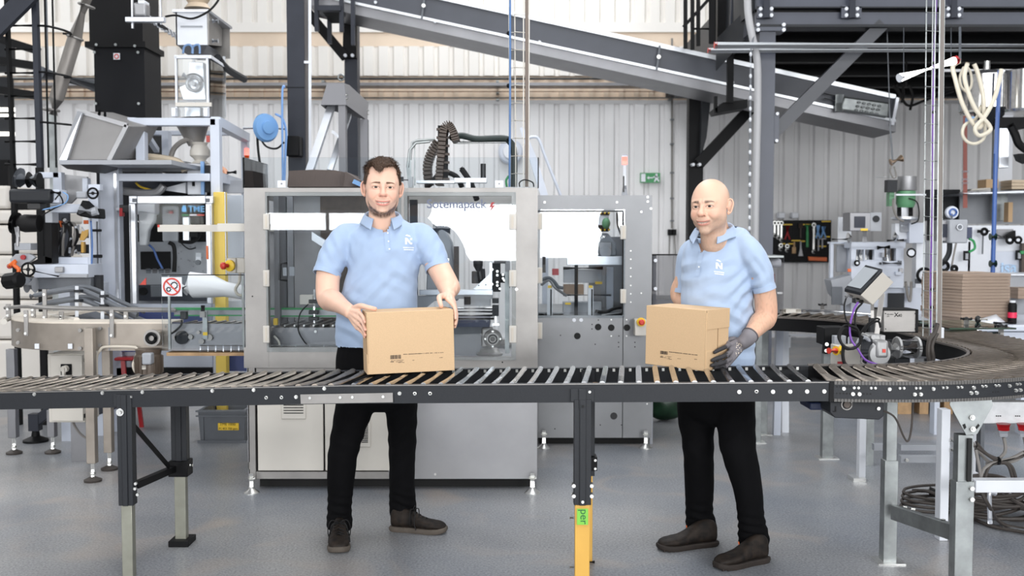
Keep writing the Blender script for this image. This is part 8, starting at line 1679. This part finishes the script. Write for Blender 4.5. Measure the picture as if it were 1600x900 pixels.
def person(nm_label,S_):
    root=thing('person',nm_label,'person',S_['base']); o=S_['head']
    # ---- head
    hp,hf=head_mesh(o); hc=face_colour(hp,o); R=Matrix.Rotation(o['yaw'],3,'Z')@Matrix.Rotation(o.get('pitch',0),3,'X')@Matrix.Rotation(o.get('roll',0),3,'Y'); Rn=np.array(R); hl=hp.copy()
    H0=np.array(o['pos']); tw=lambda p:(np.asarray(p)*o['s'])@Rn.T+H0
    # brow relief
    hw=tw(hp)
    # ears as shaped shells
    ev=[]; ef=[]; ec=[]
    for sg in(-1,1):
        if o.get('ears',1):
            e=MB(); c=Vector((sg*.0775,.012,-.004)); ou=Vector((sg*.80,.60,0)).normalized(); fw=Vector((-sg*ou.y,-abs(ou.x),0)); up=Vector((0,.18,1)).normalized()
            rim=[(-.004,-.030),(.006,-.026),(.013,-.010),(.017,.010),(.013,.027),(.002,.033),(-.008,.026),(-.011,.012)]
            pts=[c+ou*(a+.004)+up*b+fw*0 for a,b in rim]; e.tube(spline(pts,4),[.0040]*29,8)
            bp_=[c+ou*(a*.8+.002)+up*(b*.86)for a,b in rim]; cc_=c+ou*.001; nn_=(ou.cross(up)).normalized()*.0035
            e.prism(bp_,nn_); e.sph(c+ou*.002-up*.027,(.0065,.006,.009),12,8); e.sph(c-ou*.004+fw*.003,(.006,.006,.009),12,8)
            b0=len(hl)+len(ev); ev+=e.v; ef+=[tuple(i+b0 for i in f)for f in e.f]
    ew=tw(np.array(ev)); ecol=np.tile(np.array(o['skin'])*.72+np.array(o['red'])*.28,(len(ev),1))
    # ---- body under the clothes, arms and hands
    co=[]; fs=[]
    for args in S_['body']:loft(co,fs,*args)
    for h_ in S_['hands']:hand(co,fs,*h_)
    bc,bf,bn=remesh(co,fs,0.0032,5,0.5)
    bcol=np.tile(np.array(S_['armskin']),(len(bc),1))*(1+.05*nz(bc,30)[:,None])
    for(pt,rr)in S_.get('redspots',[]):g=np.exp(-((bc-np.array(pt))**2).sum(1)/rr**2); bcol=mixc(bcol,o['red'],g*.5)
    if S_.get('hairy'):bcol=bcol*(1-.22*np.clip(nz(bc*np.array([1,1,.35]),130),0,1)[:,None])
    nb=len(hw)+len(ew); co_all=np.vstack([hw,ew,bc]); fs_all=hf+ef+[tuple(i+nb for i in f)for f in bf]
    body=mesh_obj('body',co_all,fs_all,SKIN_M,root,np.vstack([hc,ecol,bcol]))
    # ---- eyes
    for sg in(-1,1):
        NA_,NP_=40,30; vs=[]; cl=[]
        cen=np.array([sg*.031,-.0712,.0030]); g=np.array([o.get('gx',0),-1,o.get('gz',0)]); g=g/np.linalg.norm(g)
        for j in range(NP_+1):
            for i in range(NA_):
                th=PI*j/NP_; ph=2*PI*i/NA_; v_=np.array([math.sin(th)*math.cos(ph),-math.cos(th),math.sin(th)*math.sin(ph)]); vs.append(cen+v_*.0130); a=math.degrees(math.acos(np.clip(v_@g,-1,1)))
                cl.append((.012,.010,.010)if a<14 else(o['iris']if a<27 else(.05,.04,.04)if a<30 else(.62,.56,.53)))
        ff=[(j*NA_+i,(j+1)*NA_+i,(j+1)*NA_+(i+1)%NA_,j*NA_+(i+1)%NA_)for j in range(NP_)for i in range(NA_)]
        mesh_obj('eye',tw(np.array(vs)),ff,EYE_M,root,np.array(cl))
    # ---- hair
    if o.get('hairmask'):
        rng=np.random.RandomState(3); m=o['hairmask'](hl); idx=np.where(m>0.05)[0]; nrm_=hl-np.array([0,.0,.0]); nrm_/=np.linalg.norm(nrm_,axis=1)[:,None]
        # scalp shell
        thick=m*(.006+.005*smooth01((hl[:,2]-.04)/.05)); sh=hl+nrm_*(thick*(1+.5*nz(hl,55)))[:,None]-nrm_*.0025*(m<.25)[:,None]
        used=[f for f in hf if sum(m[i]>0.12 for i in f)>=3]; rm=sorted({i for f in used for i in f}); mp={a:b for b,a in enumerate(rm)}
        hr_=mesh_obj('hair',tw(sh[rm]),[tuple(mp[i]for i in f)for f in used],HAIR_M,root)
        mb=MB(); sel=[]
        area_w=(nrm_[:,2]*0+1); pick=rng.choice(idx,5200,p=m[idx]/m[idx].sum())
        for i in pick:
            p=Vector(sh[i])-Vector(nrm_[i])*.003; n_=Vector(nrm_[i]); z=hl[i][2]; top=float(smooth01((z-.055)/.03)); ln=.006+.015*top
            fl=Vector((0.5*math.sin(p.x*60+p.y*35),-.55+.6*math.sin(p.y*50+1),-.25-.5*(1-top))); fl=(fl-n_*fl.dot(n_)); fl.normalize()if fl.length>0 else None
            r3=Vector(rng.normal(0,.28,3)); a1=p+n_*ln*.40+fl*ln*.25+r3*ln*.2; a2=p+n_*ln*(.55+.1*top)+fl*ln*.8+r3*ln*.5; a3=p+n_*ln*.38+fl*ln*1.15+r3*ln*.9
            sd=n_.cross(fl).normalized()*(.0009+.0005*top); q_=[Vector(tw(np.array(v_)))for v_ in(p-sd,p+sd,a1-sd,a1+sd,a2-sd*.8,a2+sd*.8,a3)]
            mb.add(q_,[(0,1,3,2),(2,3,5,4),(4,5,6)])
        mb.build('curls',HAIR_M,hr_,kind='stuff')
    # ---- shirt
    co=[]; fs=[]
    for args in S_['shirt']:loft(co,fs,*args)
    sc_,sf,sn=remesh(co,fs,0.0068,6,0.5); sc_=cloth_fold(sc_,sn,S_['folds'],.0030,12)
    kp=S_['cut'](sc_); sf=[f for f in sf if all(kp[i]for i in f)]
    shirt=mesh_obj('polo_shirt',sc_,sf,S_['shirt_m'],root,label=S_['shirt_l'])
    for f_ in S_['shirt_extra']:f_(shirt,sc_,sf)
    # ---- trousers
    co=[]; fs=[]
    for args in S_['trousers']:loft(co,fs,*args)
    tc_,tf,tn=remesh(co,fs,0.0085,4,0.5); tc_=cloth_fold(tc_,tn,S_['tfolds'],.0025,10)
    mesh_obj('trousers',tc_,tf,TROU_M,root)
    for a in S_['shoes']:shoe(root,*a)
    return root,body
# ---------------------------------------------------------------- younger man
sk1=srgb(226,186,164); rd1=srgb(222,150,130)
D1=4.87
LX=(1,0,0)
def pr(D,*rows):  # rows (x, y, half width px, depth radius m[, D]) -> pts, radii
    pts=[]; rad=[]
    for r in rows:d=r[4]if len(r)>4 else D; pts.append(P(r[0],r[1],d)); rad.append((r[2]*d/1600,r[3]))
    return pts,rad
X1n,Y1n,Z1n=X1.normalized(),Y1.normalized(),Vector((0,0,1)); L1=X1.length
def bq(u,v,w):return A1+X1n*u+Y1n*v+Z1n*w
handR=(bq(-.068,.19,.268),[bq(-.026,.100,.262),bq(-.031,.098,.238),bq(-.033,.100,.214),bq(-.033,.106,.192)],
    [(bq(-.0135,.060,.245),bq(-.0105,.036,.232),bq(-.0095,.013,.226)),(bq(-.015,.055,.220),bq(-.0105,.028,.203),bq(-.0095,.004,.193)),(bq(-.016,.060,.196),bq(-.0105,.032,.180),bq(-.0095,.010,.169)),(bq(-.018,.075,.178),bq(-.011,.052,.166),bq(-.0095,.034,.158))],
    [bq(-.050,.165,.272),bq(-.022,.110,.290),bq(.006,.072,.286),bq(.040,.050,.2785)])
Ht=.268
handL=(bq(L1+.008,.20,.325),[bq(L1-.012,.105,.305),bq(L1+.006,.105,.300),bq(L1+.018,.112,.288),bq(L1+.024,.122,.270)],
    [(bq(L1+.0115,.075,.275),bq(L1+.0125,.052,.245),bq(L1+.010,.036,.222)),(bq(L1+.019,.078,.262),bq(L1+.018,.055,.225),bq(L1+.0105,.042,.195)),(bq(L1+.024,.085,.245),bq(L1+.020,.066,.210),bq(L1+.011,.058,.182)),(bq(L1+.024,.098,.235),bq(L1+.018,.085,.210),bq(L1+.0105,.080,.190))],
    [bq(L1-.006,.185,.318),bq(L1-.046,.115,.318),bq(L1-.052,.078,.300),bq(L1-.050,.048,.2795)])
t1=pr(D1,(588,560,54,.095),(588,520,58,.115),(592,470,56,.12),(597,430,52,.115),(600,395,54,.11),(600,372,50,.088),(600,358,36,.070),(599,345,22,.060),(597,330,19.5,.058),(596,312,19,.058))
shR=P(544,378,4.89); elR=P(509,462,4.80); wrR=handR[0]
shL=P(655,376,4.89); elL=P(701,446,4.74); wrL=handL[0]
body1=[(t1[0],t1[1],LX),
    ([P(544,378,4.89),P(526,398,4.86),P(514,422,4.84),elR.lerp(wrR,.10),elR.lerp(wrR,.35),elR.lerp(wrR,.7),wrR.lerp(elR,.05),wrR.lerp(handR[1][1],.25)],[(.045,.045),(.054,.056),(.055,.057),(.052,.054),(.050,.050),(.038,.038),(.029,.033),(.026,.032)],(0,1,0)),
    ([P(654,377,4.89),P(672,396,4.86),P(683,414,4.83),elL.lerp(wrL,.10),elL.lerp(wrL,.35),elL.lerp(wrL,.7),wrL.lerp(elL,.05),wrL.lerp(handL[1][1],.25)],[(.045,.045),(.052,.056),(.054,.056),(.051,.053),(.048,.048),(.037,.037),(.031,.028),(.030,.024)],(1,0,0))]
def leg_pts(rows):return pr(0,*rows)
l1=leg_pts([(566,590,24,.07,4.88),(552,640,22,.07,4.87),(537,700,17,.055,4.85),(532,770,14,.05,4.86),(530,818,12,.045,4.88),(530,838,11,.05,4.86)])
r1=leg_pts([(612,590,24,.07,4.90),(626,640,20,.07,4.93),(629,700,16,.055,4.97),(628,760,13,.05,5.02),(628,797,12,.045,5.03),(632,815,12,.045,5.03)])
body1+=[(l1[0],l1[1],LX),(r1[0],r1[1],LX)]
shirt1=pr(D1,(589,541,65,.128),(589,515,65.5,.140),(590,490,64,.140),(594,460,59,.136),(598,430,56,.130),(600,400,58,.126),(600,376,61,.112),(600,362,53,.094),(599,350,38,.080),(598,340,25,.069),(597,334,22,.066))
slR=pr(0,(566,366,15,.060,4.90),(541,375,23,.080,4.88),(522,400,23,.078,4.86),(512.5,422,20.5,.070,4.84),(511,427,20,.068,4.835))
slL=pr(0,(634,366,15,.060,4.90),(657,373,23,.078,4.88),(674,394,22,.076,4.86),(682.5,414,18.5,.068,4.83),(683.5,418,18,.066,4.825))
def cutter(neck,slv,vy):
    """remove the closed caps: at hem, sleeve ends, neck, and the open V of the placket"""
    def f(co):
        keep=np.ones(len(co),bool); y=450-1600*np.tan(np.arctan2(co[:,2]-CAMZ,co[:,1])+PITCH); x=800+1600*co[:,0]/(co[:,1]*math.cos(PITCH)-(co[:,2]-CAMZ)*math.sin(PITCH))
        for(p,n,r,x_a,x_b)in slv:q=co-np.array(p); n=np.array(Vector(n).normalized()); al=q@n; rd=np.sqrt(np.clip((q**2).sum(1)-al**2,0,9)); keep&=~((al>0)&(al<.09)&(rd<r)&(x>x_a)&(x<x_b))
        p,n,r=neck; q=co-np.array(p); keep&=~((q@np.array(Vector(n).normalized())>0)&((q**2).sum(1)<r*r))
        vb,vl,vr=vy  # bottom tip, top left, top right of the V opening, in photo coordinates
        y=450-1600*np.tan(np.arctan2(co[:,2]-CAMZ,co[:,1])+PITCH); x=800+1600*co[:,0]/(co[:,1]*math.cos(PITCH)-(co[:,2]-CAMZ)*math.sin(PITCH))
        tt=(vb[1]-y)/(vb[1]-vl[1]); ll=vb[0]+(vl[0]-vb[0])*tt; rr=vb[0]+(vr[0]-vb[0])*tt
        keep&=~((tt>0)&(tt<1.6)&(x>ll)&(x<rr)&(co[:,1]<p[1])); return keep
    return f
def band(mb,c,d,lat,ra,rb,w,th=.004,n=40):
    d=Vector(d).normalized(); a=(Vector(lat)-d*Vector(lat).dot(d)).normalized(); b=d.cross(a); vs=[]
    for k in range(n):
        an=2*PI*k/n; e=a*math.cos(an)*ra+b*math.sin(an)*rb; u=(a*math.cos(an)+b*math.sin(an))
        for(h,t_)in((-w/2,0),(w/2,0),(w/2,th),(-w/2,th)):vs.append(Vector(c)+e+u*t_+d*h)
    mb.add(vs,[(k*4+j,k*4+(j+1)%4,((k+1)%n)*4+(j+1)%4,((k+1)%n)*4+j)for k in range(n)for j in range(4)]); return mb
def collar(cn,fw,rx,ry,m,front_pts,D):
    """folded polo collar: stand ring and two flaps ending in points"""
    def f(shirt,co,fs):
        fwv=Vector(fw).normalized(); sd=Vector((-fwv.y,fwv.x,0));
        if sd.x<0:sd=-sd
        N=41; a0=math.radians(28); vs=[]; c=Vector(cn)
        for i in range(N):
            a=a0+(2*PI-2*a0)*i/(N-1)  # 0 = front
            e=fwv*math.cos(a)*ry+sd*math.sin(a)*rx; u=e.normalized(); bk=.5-.5*math.cos(a); fr=1-bk; drop=.034*fr
            tip=max(0,1-abs(a-a0)/.55)+max(0,1-abs(2*PI-a0-a)/.55)
            p0=c+e*1.00+Vector((0,0,-.012-drop)); p1=c+e*1.0+Vector((0,0,.014+.012*bk-drop)); p2=c+e*1.12+Vector((0,0,.016+.012*bk-drop)); p3=c+e*(1.42+.12*tip)+Vector((0,0,-.026-drop-.018*tip))+fwv*(.014*tip+.010*fr); p4=p3-Vector((0,0,.004)); p5=c+e*1.08+Vector((0,0,.004+.012*bk-drop))
            vs+=[p0,p1,p2,p3,p4,p5]
        fsx=[(i*6+j,i*6+j+1,(i+1)*6+j+1,(i+1)*6+j)for i in range(N-1)for j in range(5)]
        c2,f2,n2=eval_mesh(vs,fsx,[('SUBSURF',dict(levels=1))]); mesh_obj('collar',c2,f2,m,shirt).modifiers.new('s','SOLIDIFY').thickness=.003
    return f
def logo(x0,y0,k,sh=0.0):
    def f(shirt,co,fs):
        T=lambda pts:[(x0+px*k,y0+py*k+sh*px*k)for px,py in pts]
        polys=[T([(0,10),(0,0),(3,0),(3,10)]),T([(3,0),(3,4.2),(8,10),(8,5.8)]),T([(8,0),(8,10),(11,10),(11,0)]),T([(0,-3.5),(3,-5.2),(7.5,-3.6),(9,-1.5),(5.0,-2.2)])]
        for r_,(a,b)in enumerate(((-3,13.5),(-2,12.5))):
            x=a
            while x<b:w_=1.1; polys.append(T([(x,14.4+r_*3.2),(x+w_,14.4+r_*3.2),(x+w_,16.2+r_*3.2),(x,16.2+r_*3.2)])); x+=w_+.45
        decal('logo',shirt,co,fs,polys,LOGO_M)
    return f
def placket(lines,btn,m):
    def f(shirt,co,fs):
        polys=[]
        for(xa,ya,xb,yb,w_)in lines:
            n_=8
            for i in range(n_):a,b=i/n_,(i+1)/n_; p=lambda t,s:(xa+(xb-xa)*t+s*w_/2,ya+(yb-ya)*t); polys.append([p(a,-1),p(a,1),p(b,1),p(b,-1)])
        decal('placket',shirt,co,fs,polys,m,.0035)
        bb=[]
        for(x,y)in btn:bb.append([(x+1.3*math.cos(2*PI*k/10),y+1.3*math.sin(2*PI*k/10))for k in range(10)])
        for b_ in bb:decal('button',shirt,co,fs,[b_],LOGO_M,.0055)
    return f
def cuffs(items,m):
    def f(shirt,co,fs):
        for(c,d,lat,ra,rb,w_)in items:band(MB(),c,d,lat,ra,rb,w_).build('sleeve_cuff',m,shirt)
    return f
def hairmask1(p):
    x,y,z=p.T; ax=np.abs(x); hl_=.087-.014*np.exp(-((x+.020)/.019)**4)+.010*np.exp(-((x-.040)/.016)**2)+.006*np.exp(-((x+.050)/.010)**2)+.006*nz(p,70)-.7*np.clip(ax-.058,0,1)*3
    front=smooth01((z-hl_)/.006); side=smooth01((ax-.060)/.004)*smooth01((y+.050)/.010)*smooth01((z-.012+.35*np.clip(.0-y,-1,1)*0)/.010); back=smooth01((y-.012)/.012)*smooth01((z+.045)/.012)
    e=smooth01((.026-y)/.01)*smooth01((.010-z)/.01)
    return np.clip(np.maximum(np.maximum(front*(y<.05),side),back)*(1-e*(y<.03)),0,1)*np.where((y<-.035)&(z<.06),0,1)
nR,nL=(slR[0][-1]-slR[0][-2]),(slL[0][-1]-slL[0][-2])
S1=dict(base=(P(590,700,4.87).x,4.87,0),
    head=dict(pos=P(597.5,294.5,4.80),s=1.045,yaw=math.radians(9),pitch=math.radians(1),roll=math.radians(1.5),w=1.10,nose=1.05,skin=sk1,red=rd1,lip=srgb(206,128,118),brow=srgb(96,70,52),brow_a=1.05,brow_t=.95,beard='strap',hair=srgb(62,46,36),iris=(.09,.07,.05),hairmask=hairmask1,eye=.92,neck=1.03),
    body=body1,hands=[handR,handL],armskin=sk1,redspots=[(tuple(handR[2][0][2]),.02),(tuple(handR[2][1][2]),.02),(tuple(handR[2][2][2]),.02),(tuple(handR[3][3]),.015),(tuple(handL[3][3]),.015),(tuple(elR),.05)],
    shirt=[(shirt1[0],shirt1[1],LX),(slR[0],slR[1],(.9,0,.42)),(slL[0],slL[1],(.9,0,-.42))],shirt_m=SHIRT_M,shirt_l='light blue polo shirt with white N logo',
    folds=[(tuple(P(560,440,4.75)),(.75,0,-.66),.055,.0055,.10),(tuple(P(640,430,4.75)),(-.6,0,-.8),.050,.0045,.08),(tuple(P(545,500,4.75)),(.35,0,1),.060,.0050,.09),(tuple(P(530,395,4.8)),(.8,0,.5),.040,.0035,.06),(tuple(P(670,395,4.8)),(-.8,0,.5),.040,.0030,.06),(tuple(P(600,395,4.75)),(.4,0,-.9),.070,.0025,.10),(tuple(P(600,350,4.8)),(.9,0,.3),.05,.002,.07)],
    cut=cutter((P(597,337,4.87),(0,-.12,1),.10),[(slR[0][-1],nR,.085,0,537),(slL[0][-1],nL,.083,659,2000),(P(589,541,4.87),(0,0,-1),.30,0,2000)],((602,364),(583,336),(615,336))),
    shirt_extra=[collar(P(597.5,335,4.86),(.12,-1,0),.076,.075,SHIRT_M,None,D1),logo(633,371.5,1.0,.03),placket([(603,360,606,393,7.5)],[(606,364),(607,377),(608.5,389)],SHIRT_M),
        cuffs([(slR[0][-1],nR,(.9,0,.42),slR[1][-1][0]*1.012,slR[1][-1][1]*1.012,.022),(slL[0][-1],nL,(.9,0,-.42),slL[1][-1][0]*1.012,slL[1][-1][1]*1.012,.022)],SHIRT_M)],
    trousers=[(*pr(D1,(589,532,60,.115),(589,560,65,.125),(590,600,65,.125),(591,622,60,.115)),LX),
        (*leg_pts([(563,600,38,.11,4.87),(553,640,30,.095,4.86),(537.5,700,24,.080,4.84),(533,745,21.5,.075,4.85),(531,790,19,.072,4.87),(530.5,812,20.5,.072,4.87),(530.5,821,20.5,.075,4.86)]),LX),
        (*leg_pts([(616,600,38,.11,4.88),(627,640,26,.092,4.92),(628.5,700,21.5,.078,4.97),(628,745,20,.074,5.00),(629,780,21,.072,5.02),(629.5,797,21.5,.078,5.03),(630,803,21,.08,5.03)]),LX)],
    tfolds=[(tuple(P(530,805,4.80)),(.2,0,1),.035,.006,.06),(tuple(P(628,790,4.95)),(.3,0,1),.035,.006,.05),(tuple(P(545,680,4.8)),(.6,0,1),.07,.003,.1),(tuple(P(628,690,4.9)),(-.5,0,1),.07,.003,.1)],
    shoes=[(G(531,842),G(529,866),.115,SHOE_M,SOLE1,True,None),(G(611,828),G(697,833),.115,SHOE_M,SOLE1,True,None)])
r1_,b1_=person('younger man with brown hair and chin beard, both hands on a carton',S1)
# ---------------------------------------------------------------- older man
sk2=srgb(222,184,160); rd2=srgb(214,150,128); arm2=srgb(214,172,146)
TH=math.radians(-30); L2=Vector((math.cos(TH),math.sin(TH),0))  # his left-hand side points to image right and to the camera
t2=pr(0,(1128,560,48,.10,4.70),(1124,520,50,.11,4.69),(1120,480,51,.115,4.68),(1120,440,49,.115,4.68),(1124,405,49,.105,4.68),(1128,390,44,.085,4.69),(1125,376,31,.068,4.69),(1121,364,20,.060,4.69),(1117,350,18.5,.058,4.67),(1114,335,18,.058,4.64))
e2=B2; X2n,Y2n=X2.normalized(),Y2.normalized()
def b2q(o_,v,w):return e2+X2n*o_+Y2n*v+Vector((0,0,1))*w
gl_w=P(1166,531,4.475)
gk=[P(1139,539,4.455),P(1142,549,4.45),P(1142,560,4.445),P(1137,570,4.44)]
gt=[(b2q(.030,.110,.098),b2q(.016,.080,.086),b2q(.0135,.052,.078)),(b2q(.034,.100,.062),b2q(.018,.068,.052),b2q(.0135,.034,.046)),(b2q(.034,.095,.034),b2q(.018,.064,.027),b2q(.0135,.030,.024)),(b2q(.034,.105,.012),b2q(.018,.080,.010),b2q(.0135,.052,.012))]
gth=[P(1158,538,4.50),P(1147,530,4.50),P(1136,533,4.495),b2q(.016,.165,.105)]
hand2=(gl_w,gk,gt,gth)
shL2=P(1168,404,4.59); elL2=P(1201,488,4.60); wr2=gl_w
shR2=P(1084,404,4.79); elR2=P(1062,462,4.84); wrR2=b2q(-.10,.30,.16)
hidk=[b2q(-.10,.225,.15),b2q(-.10,.222,.13),b2q(-.10,.220,.11),b2q(-.10,.218,.09)]
handh=(b2q(-.11,.29,.16),hidk,[(k+V(-.03,-.012,0),k+V(-.055,-.008,0),k+V(-.075,.0,0))for k in hidk],[b2q(-.10,.27,.18),b2q(-.13,.24,.19),b2q(-.15,.22,.19),b2q(-.165,.205,.185)])
hand2b=hand2
body2=[(t2[0],t2[1],L2),
    ([P(1166,397,4.59),P(1184,420,4.58),P(1194,452,4.58),elL2.lerp(wr2,.12),elL2.lerp(wr2,.38),elL2.lerp(wr2,.72),wr2],[(.045,.045),(.049,.054),(.049,.052),(.050,.050),(.048,.046),(.036,.036),(.029,.031)],(1,0,0)),
    ([shR2,shR2.lerp(elR2,.5),elR2,elR2.lerp(wrR2,.4),wrR2],[(.054,.054),(.050,.050),(.044,.044),(.040,.040),(.028,.030)],(1,0,0))]
l2=leg_pts([(1100,590,22,.07,4.74),(1090,640,22,.07,4.74),(1091,700,17,.055,4.72),(1093,770,14,.05,4.77),(1097,828,12,.045,4.82),(1097,845,11,.045,4.80)])
r2=leg_pts([(1145,590,24,.07,4.64),(1149,640,22,.07,4.60),(1155,700,18,.055,4.55),(1168,770,14,.05,4.55),(1177,845,13,.045,4.56),(1178,862,12,.045,4.54)])
body2+=[(l2[0],l2[1],L2),(r2[0],r2[1],L2)]
sh2=pr(0,(1127,572,53,.125,4.70),(1126,548,53,.135,4.69),(1124,515,54,.142,4.68),(1121,480,57,.142,4.68),(1120,445,57,.138,4.68),(1121,415,57,.130,4.68),(1125,394,57,.112,4.68),(1128,380,49,.092,4.69),(1124,369,35,.078,4.69),(1119,359,24,.067,4.68),(1117,353,21,.064,4.68))
slL2=pr(0,(1146,386,15,.060,4.63),(1169,394,22,.076,4.59),(1186,420,20,.074,4.58),(1192.5,445,17,.066,4.575),(1194,450,16.5,.065,4.575))
slR2=pr(0,(1097,388,13,.055,4.77),(1078,398,17,.070,4.80),(1071,425,15,.066,4.82),(1067,450,13.5,.062,4.83),(1066.5,454,13,.060,4.83))
nL2,nR2=(slL2[0][-1]-slL2[0][-2]),(slR2[0][-1]-slR2[0][-2])
def glove_extra(root):
    co=[]; fs=[]; hand(co,fs,*hand2,r=.0098,wr=.030); g0=[gl_w.lerp(elL2,.17),gl_w,gl_w.lerp(gk[1],.35)]; loft(co,fs,g0,[(.037,.037),(.034,.036),(.030,.036)],(1,0,0),20,5)
    c,f,n=remesh(co,fs,.0034,4,.5); tips=[Vector(t[2])for t in gt];
    gcol=np.tile(np.array(srgb(112,108,112)),(len(c),1))*(1+.08*nz(c,60)[:,None]); dk=np.zeros(len(c))
    for i in range(4):
        a=np.array(gk[i]); b=np.array(gt[i][2]); ab=b-a; h=((c-a)@ab)/(ab@ab); dk=np.maximum(dk,smooth01((h-.42)/.10)*(np.linalg.norm(c-(a+np.clip(h,0,1.2)[:,None]*ab),axis=1)<.035))
    gcol=mixc(gcol,srgb(38,37,40),dk*.95)
    a=np.array(gl_w.lerp(elL2,.17)); dcf=np.linalg.norm(c-a,axis=1); gcol=mixc(gcol,srgb(140,136,140),smooth01((.06-dcf)/.03)*.7)
    g=mesh_obj('work_glove',c,f,vcol_mat('glove_knit',.75,bump=.3,bscale=700),root,gcol,'grey knitted work glove with black coated fingers')
    ct=gl_w.lerp(elL2,.17); band(MB(),ct,(elL2-gl_w),(1,0,0),.0372,.0372,.006,.002).build('glove_hem',mat('glove_hem',srgb(95,88,90),.8),g)
    polys=[]; random.seed(8)
    for i in range(26):x=1149+random.uniform(0,9); y=536+(x-1149)*-.2+random.uniform(0,24); s_=random.uniform(.6,1.3); polys.append([(x,y),(x+s_,y-.3),(x+s_+.2,y+s_),(x,y+s_*1.2)])
    decal('glove_print',g,c,f,polys,mat('cream_print',srgb(225,212,196),.6),.0012)
S2=dict(base=(P(1128,700,4.68).x,4.68,0),
    head=dict(pos=P(1109.5,323,4.58),s=1.035,yaw=math.radians(-33),pitch=math.radians(3),roll=math.radians(-2),w=1.08,nose=1.2,skin=sk2,red=rd2,lip=srgb(190,124,112),brow=srgb(96,80,70),brow_a=.85,brow_t=1.25,beard='stubble',hair=srgb(112,98,88),iris=(.07,.06,.05),teeth_amt=.75,eye=.85,neck=1.02,gx=-.0),
    body=body2,hands=[(*hand2,.0055,.018,.55),handh],armskin=arm2,hairy=True,redspots=[(tuple(elL2),.06)],
    shirt=[(sh2[0],sh2[1],L2),(slL2[0],slL2[1],(.95,-.1,-.3)),(slR2[0],slR2[1],(.95,0,.25))],shirt_m=SHIRT_M2,shirt_l='pale blue polo shirt with white N logo',
    folds=[(tuple(P(1160,455,4.56)),(.75,0,-.66),.045,.0060,.08),(tuple(P(1085,410,4.6)),(-.5,0,1),.055,.0050,.08),(tuple(P(1150,500,4.56)),(.45,0,1),.055,.0055,.09),(tuple(P(1110,440,4.56)),(-.25,0,1),.060,.0040,.10),(tuple(P(1190,420,4.5)),(.9,0,.4),.035,.0035,.05),(tuple(P(1165,540,4.6)),(.3,0,1),.05,.0045,.07)],
    cut=cutter((P(1117,355,4.68),(-.06,-.12,1),.10),[(slL2[0][-1],nL2,.08,1177.5,2000),(slR2[0][-1],nR2,.075,0,1066),(P(1127,571,4.70),(0,0,-1),.30,0,2000)],((1096,394),(1088,362),(1119,360))),
    shirt_extra=[collar(P(1116,355,4.66),(-.5,-.87,0),.078,.078,SHIRT_M2,None,4.67),logo(1118.5,410,.95,.14),placket([(1096,391,1089,432,7)],[(1095,394),(1092,417)],SHIRT_M2),
        cuffs([(slL2[0][-1],nL2,(.95,-.1,-.3),slL2[1][-1][0]*1.012,slL2[1][-1][1]*1.012,.022),(slR2[0][-1],nR2,(.95,0,.25),slR2[1][-1][0]*1.012,slR2[1][-1][1]*1.012,.02)],SHIRT_M2)],
    trousers=[(*pr(0,(1126,560,50,.112,4.70),(1122,590,58,.125,4.70),(1118,622,60,.125,4.68),(1117,645,56,.11,4.67)),L2),
        (*leg_pts([(1092,620,34,.11,4.73),(1088,645,29,.10,4.73),(1091,700,24,.085,4.71),(1093,760,22.5,.078,4.76),(1092.5,800,21.5,.074,4.80),(1096,822,24,.078,4.81),(1097,831,23.5,.08,4.81)]),L2),
        (*leg_pts([(1145,620,34,.11,4.63),(1149,645,31,.10,4.60),(1153.5,700,28,.088,4.55),(1168,760,22,.080,4.54),(1173,805,20.5,.074,4.55),(1177,838,24,.078,4.56),(1178,850,23.5,.08,4.56)]),L2)],
    tfolds=[(tuple(P(1096,815,4.74)),(.2,0,1),.035,.006,.06),(tuple(P(1177,835,4.5)),(.2,0,1),.035,.007,.06),(tuple(P(1090,690,4.65)),(.5,0,1),.07,.003,.1),(tuple(P(1155,690,4.5)),(-.5,0,1),.07,.003,.1)],
    shoes=[(G(1119,851),G(1029,860),.125,SHOE_M,SOLE2,False,None),(G(1198,876),G(1119,890),.125,SHOE_M,SOLE2,False,None)])
r2_,b2_=person('bald man in pale blue polo with a grey glove on a carton',S2)
glove_extra(r2_)
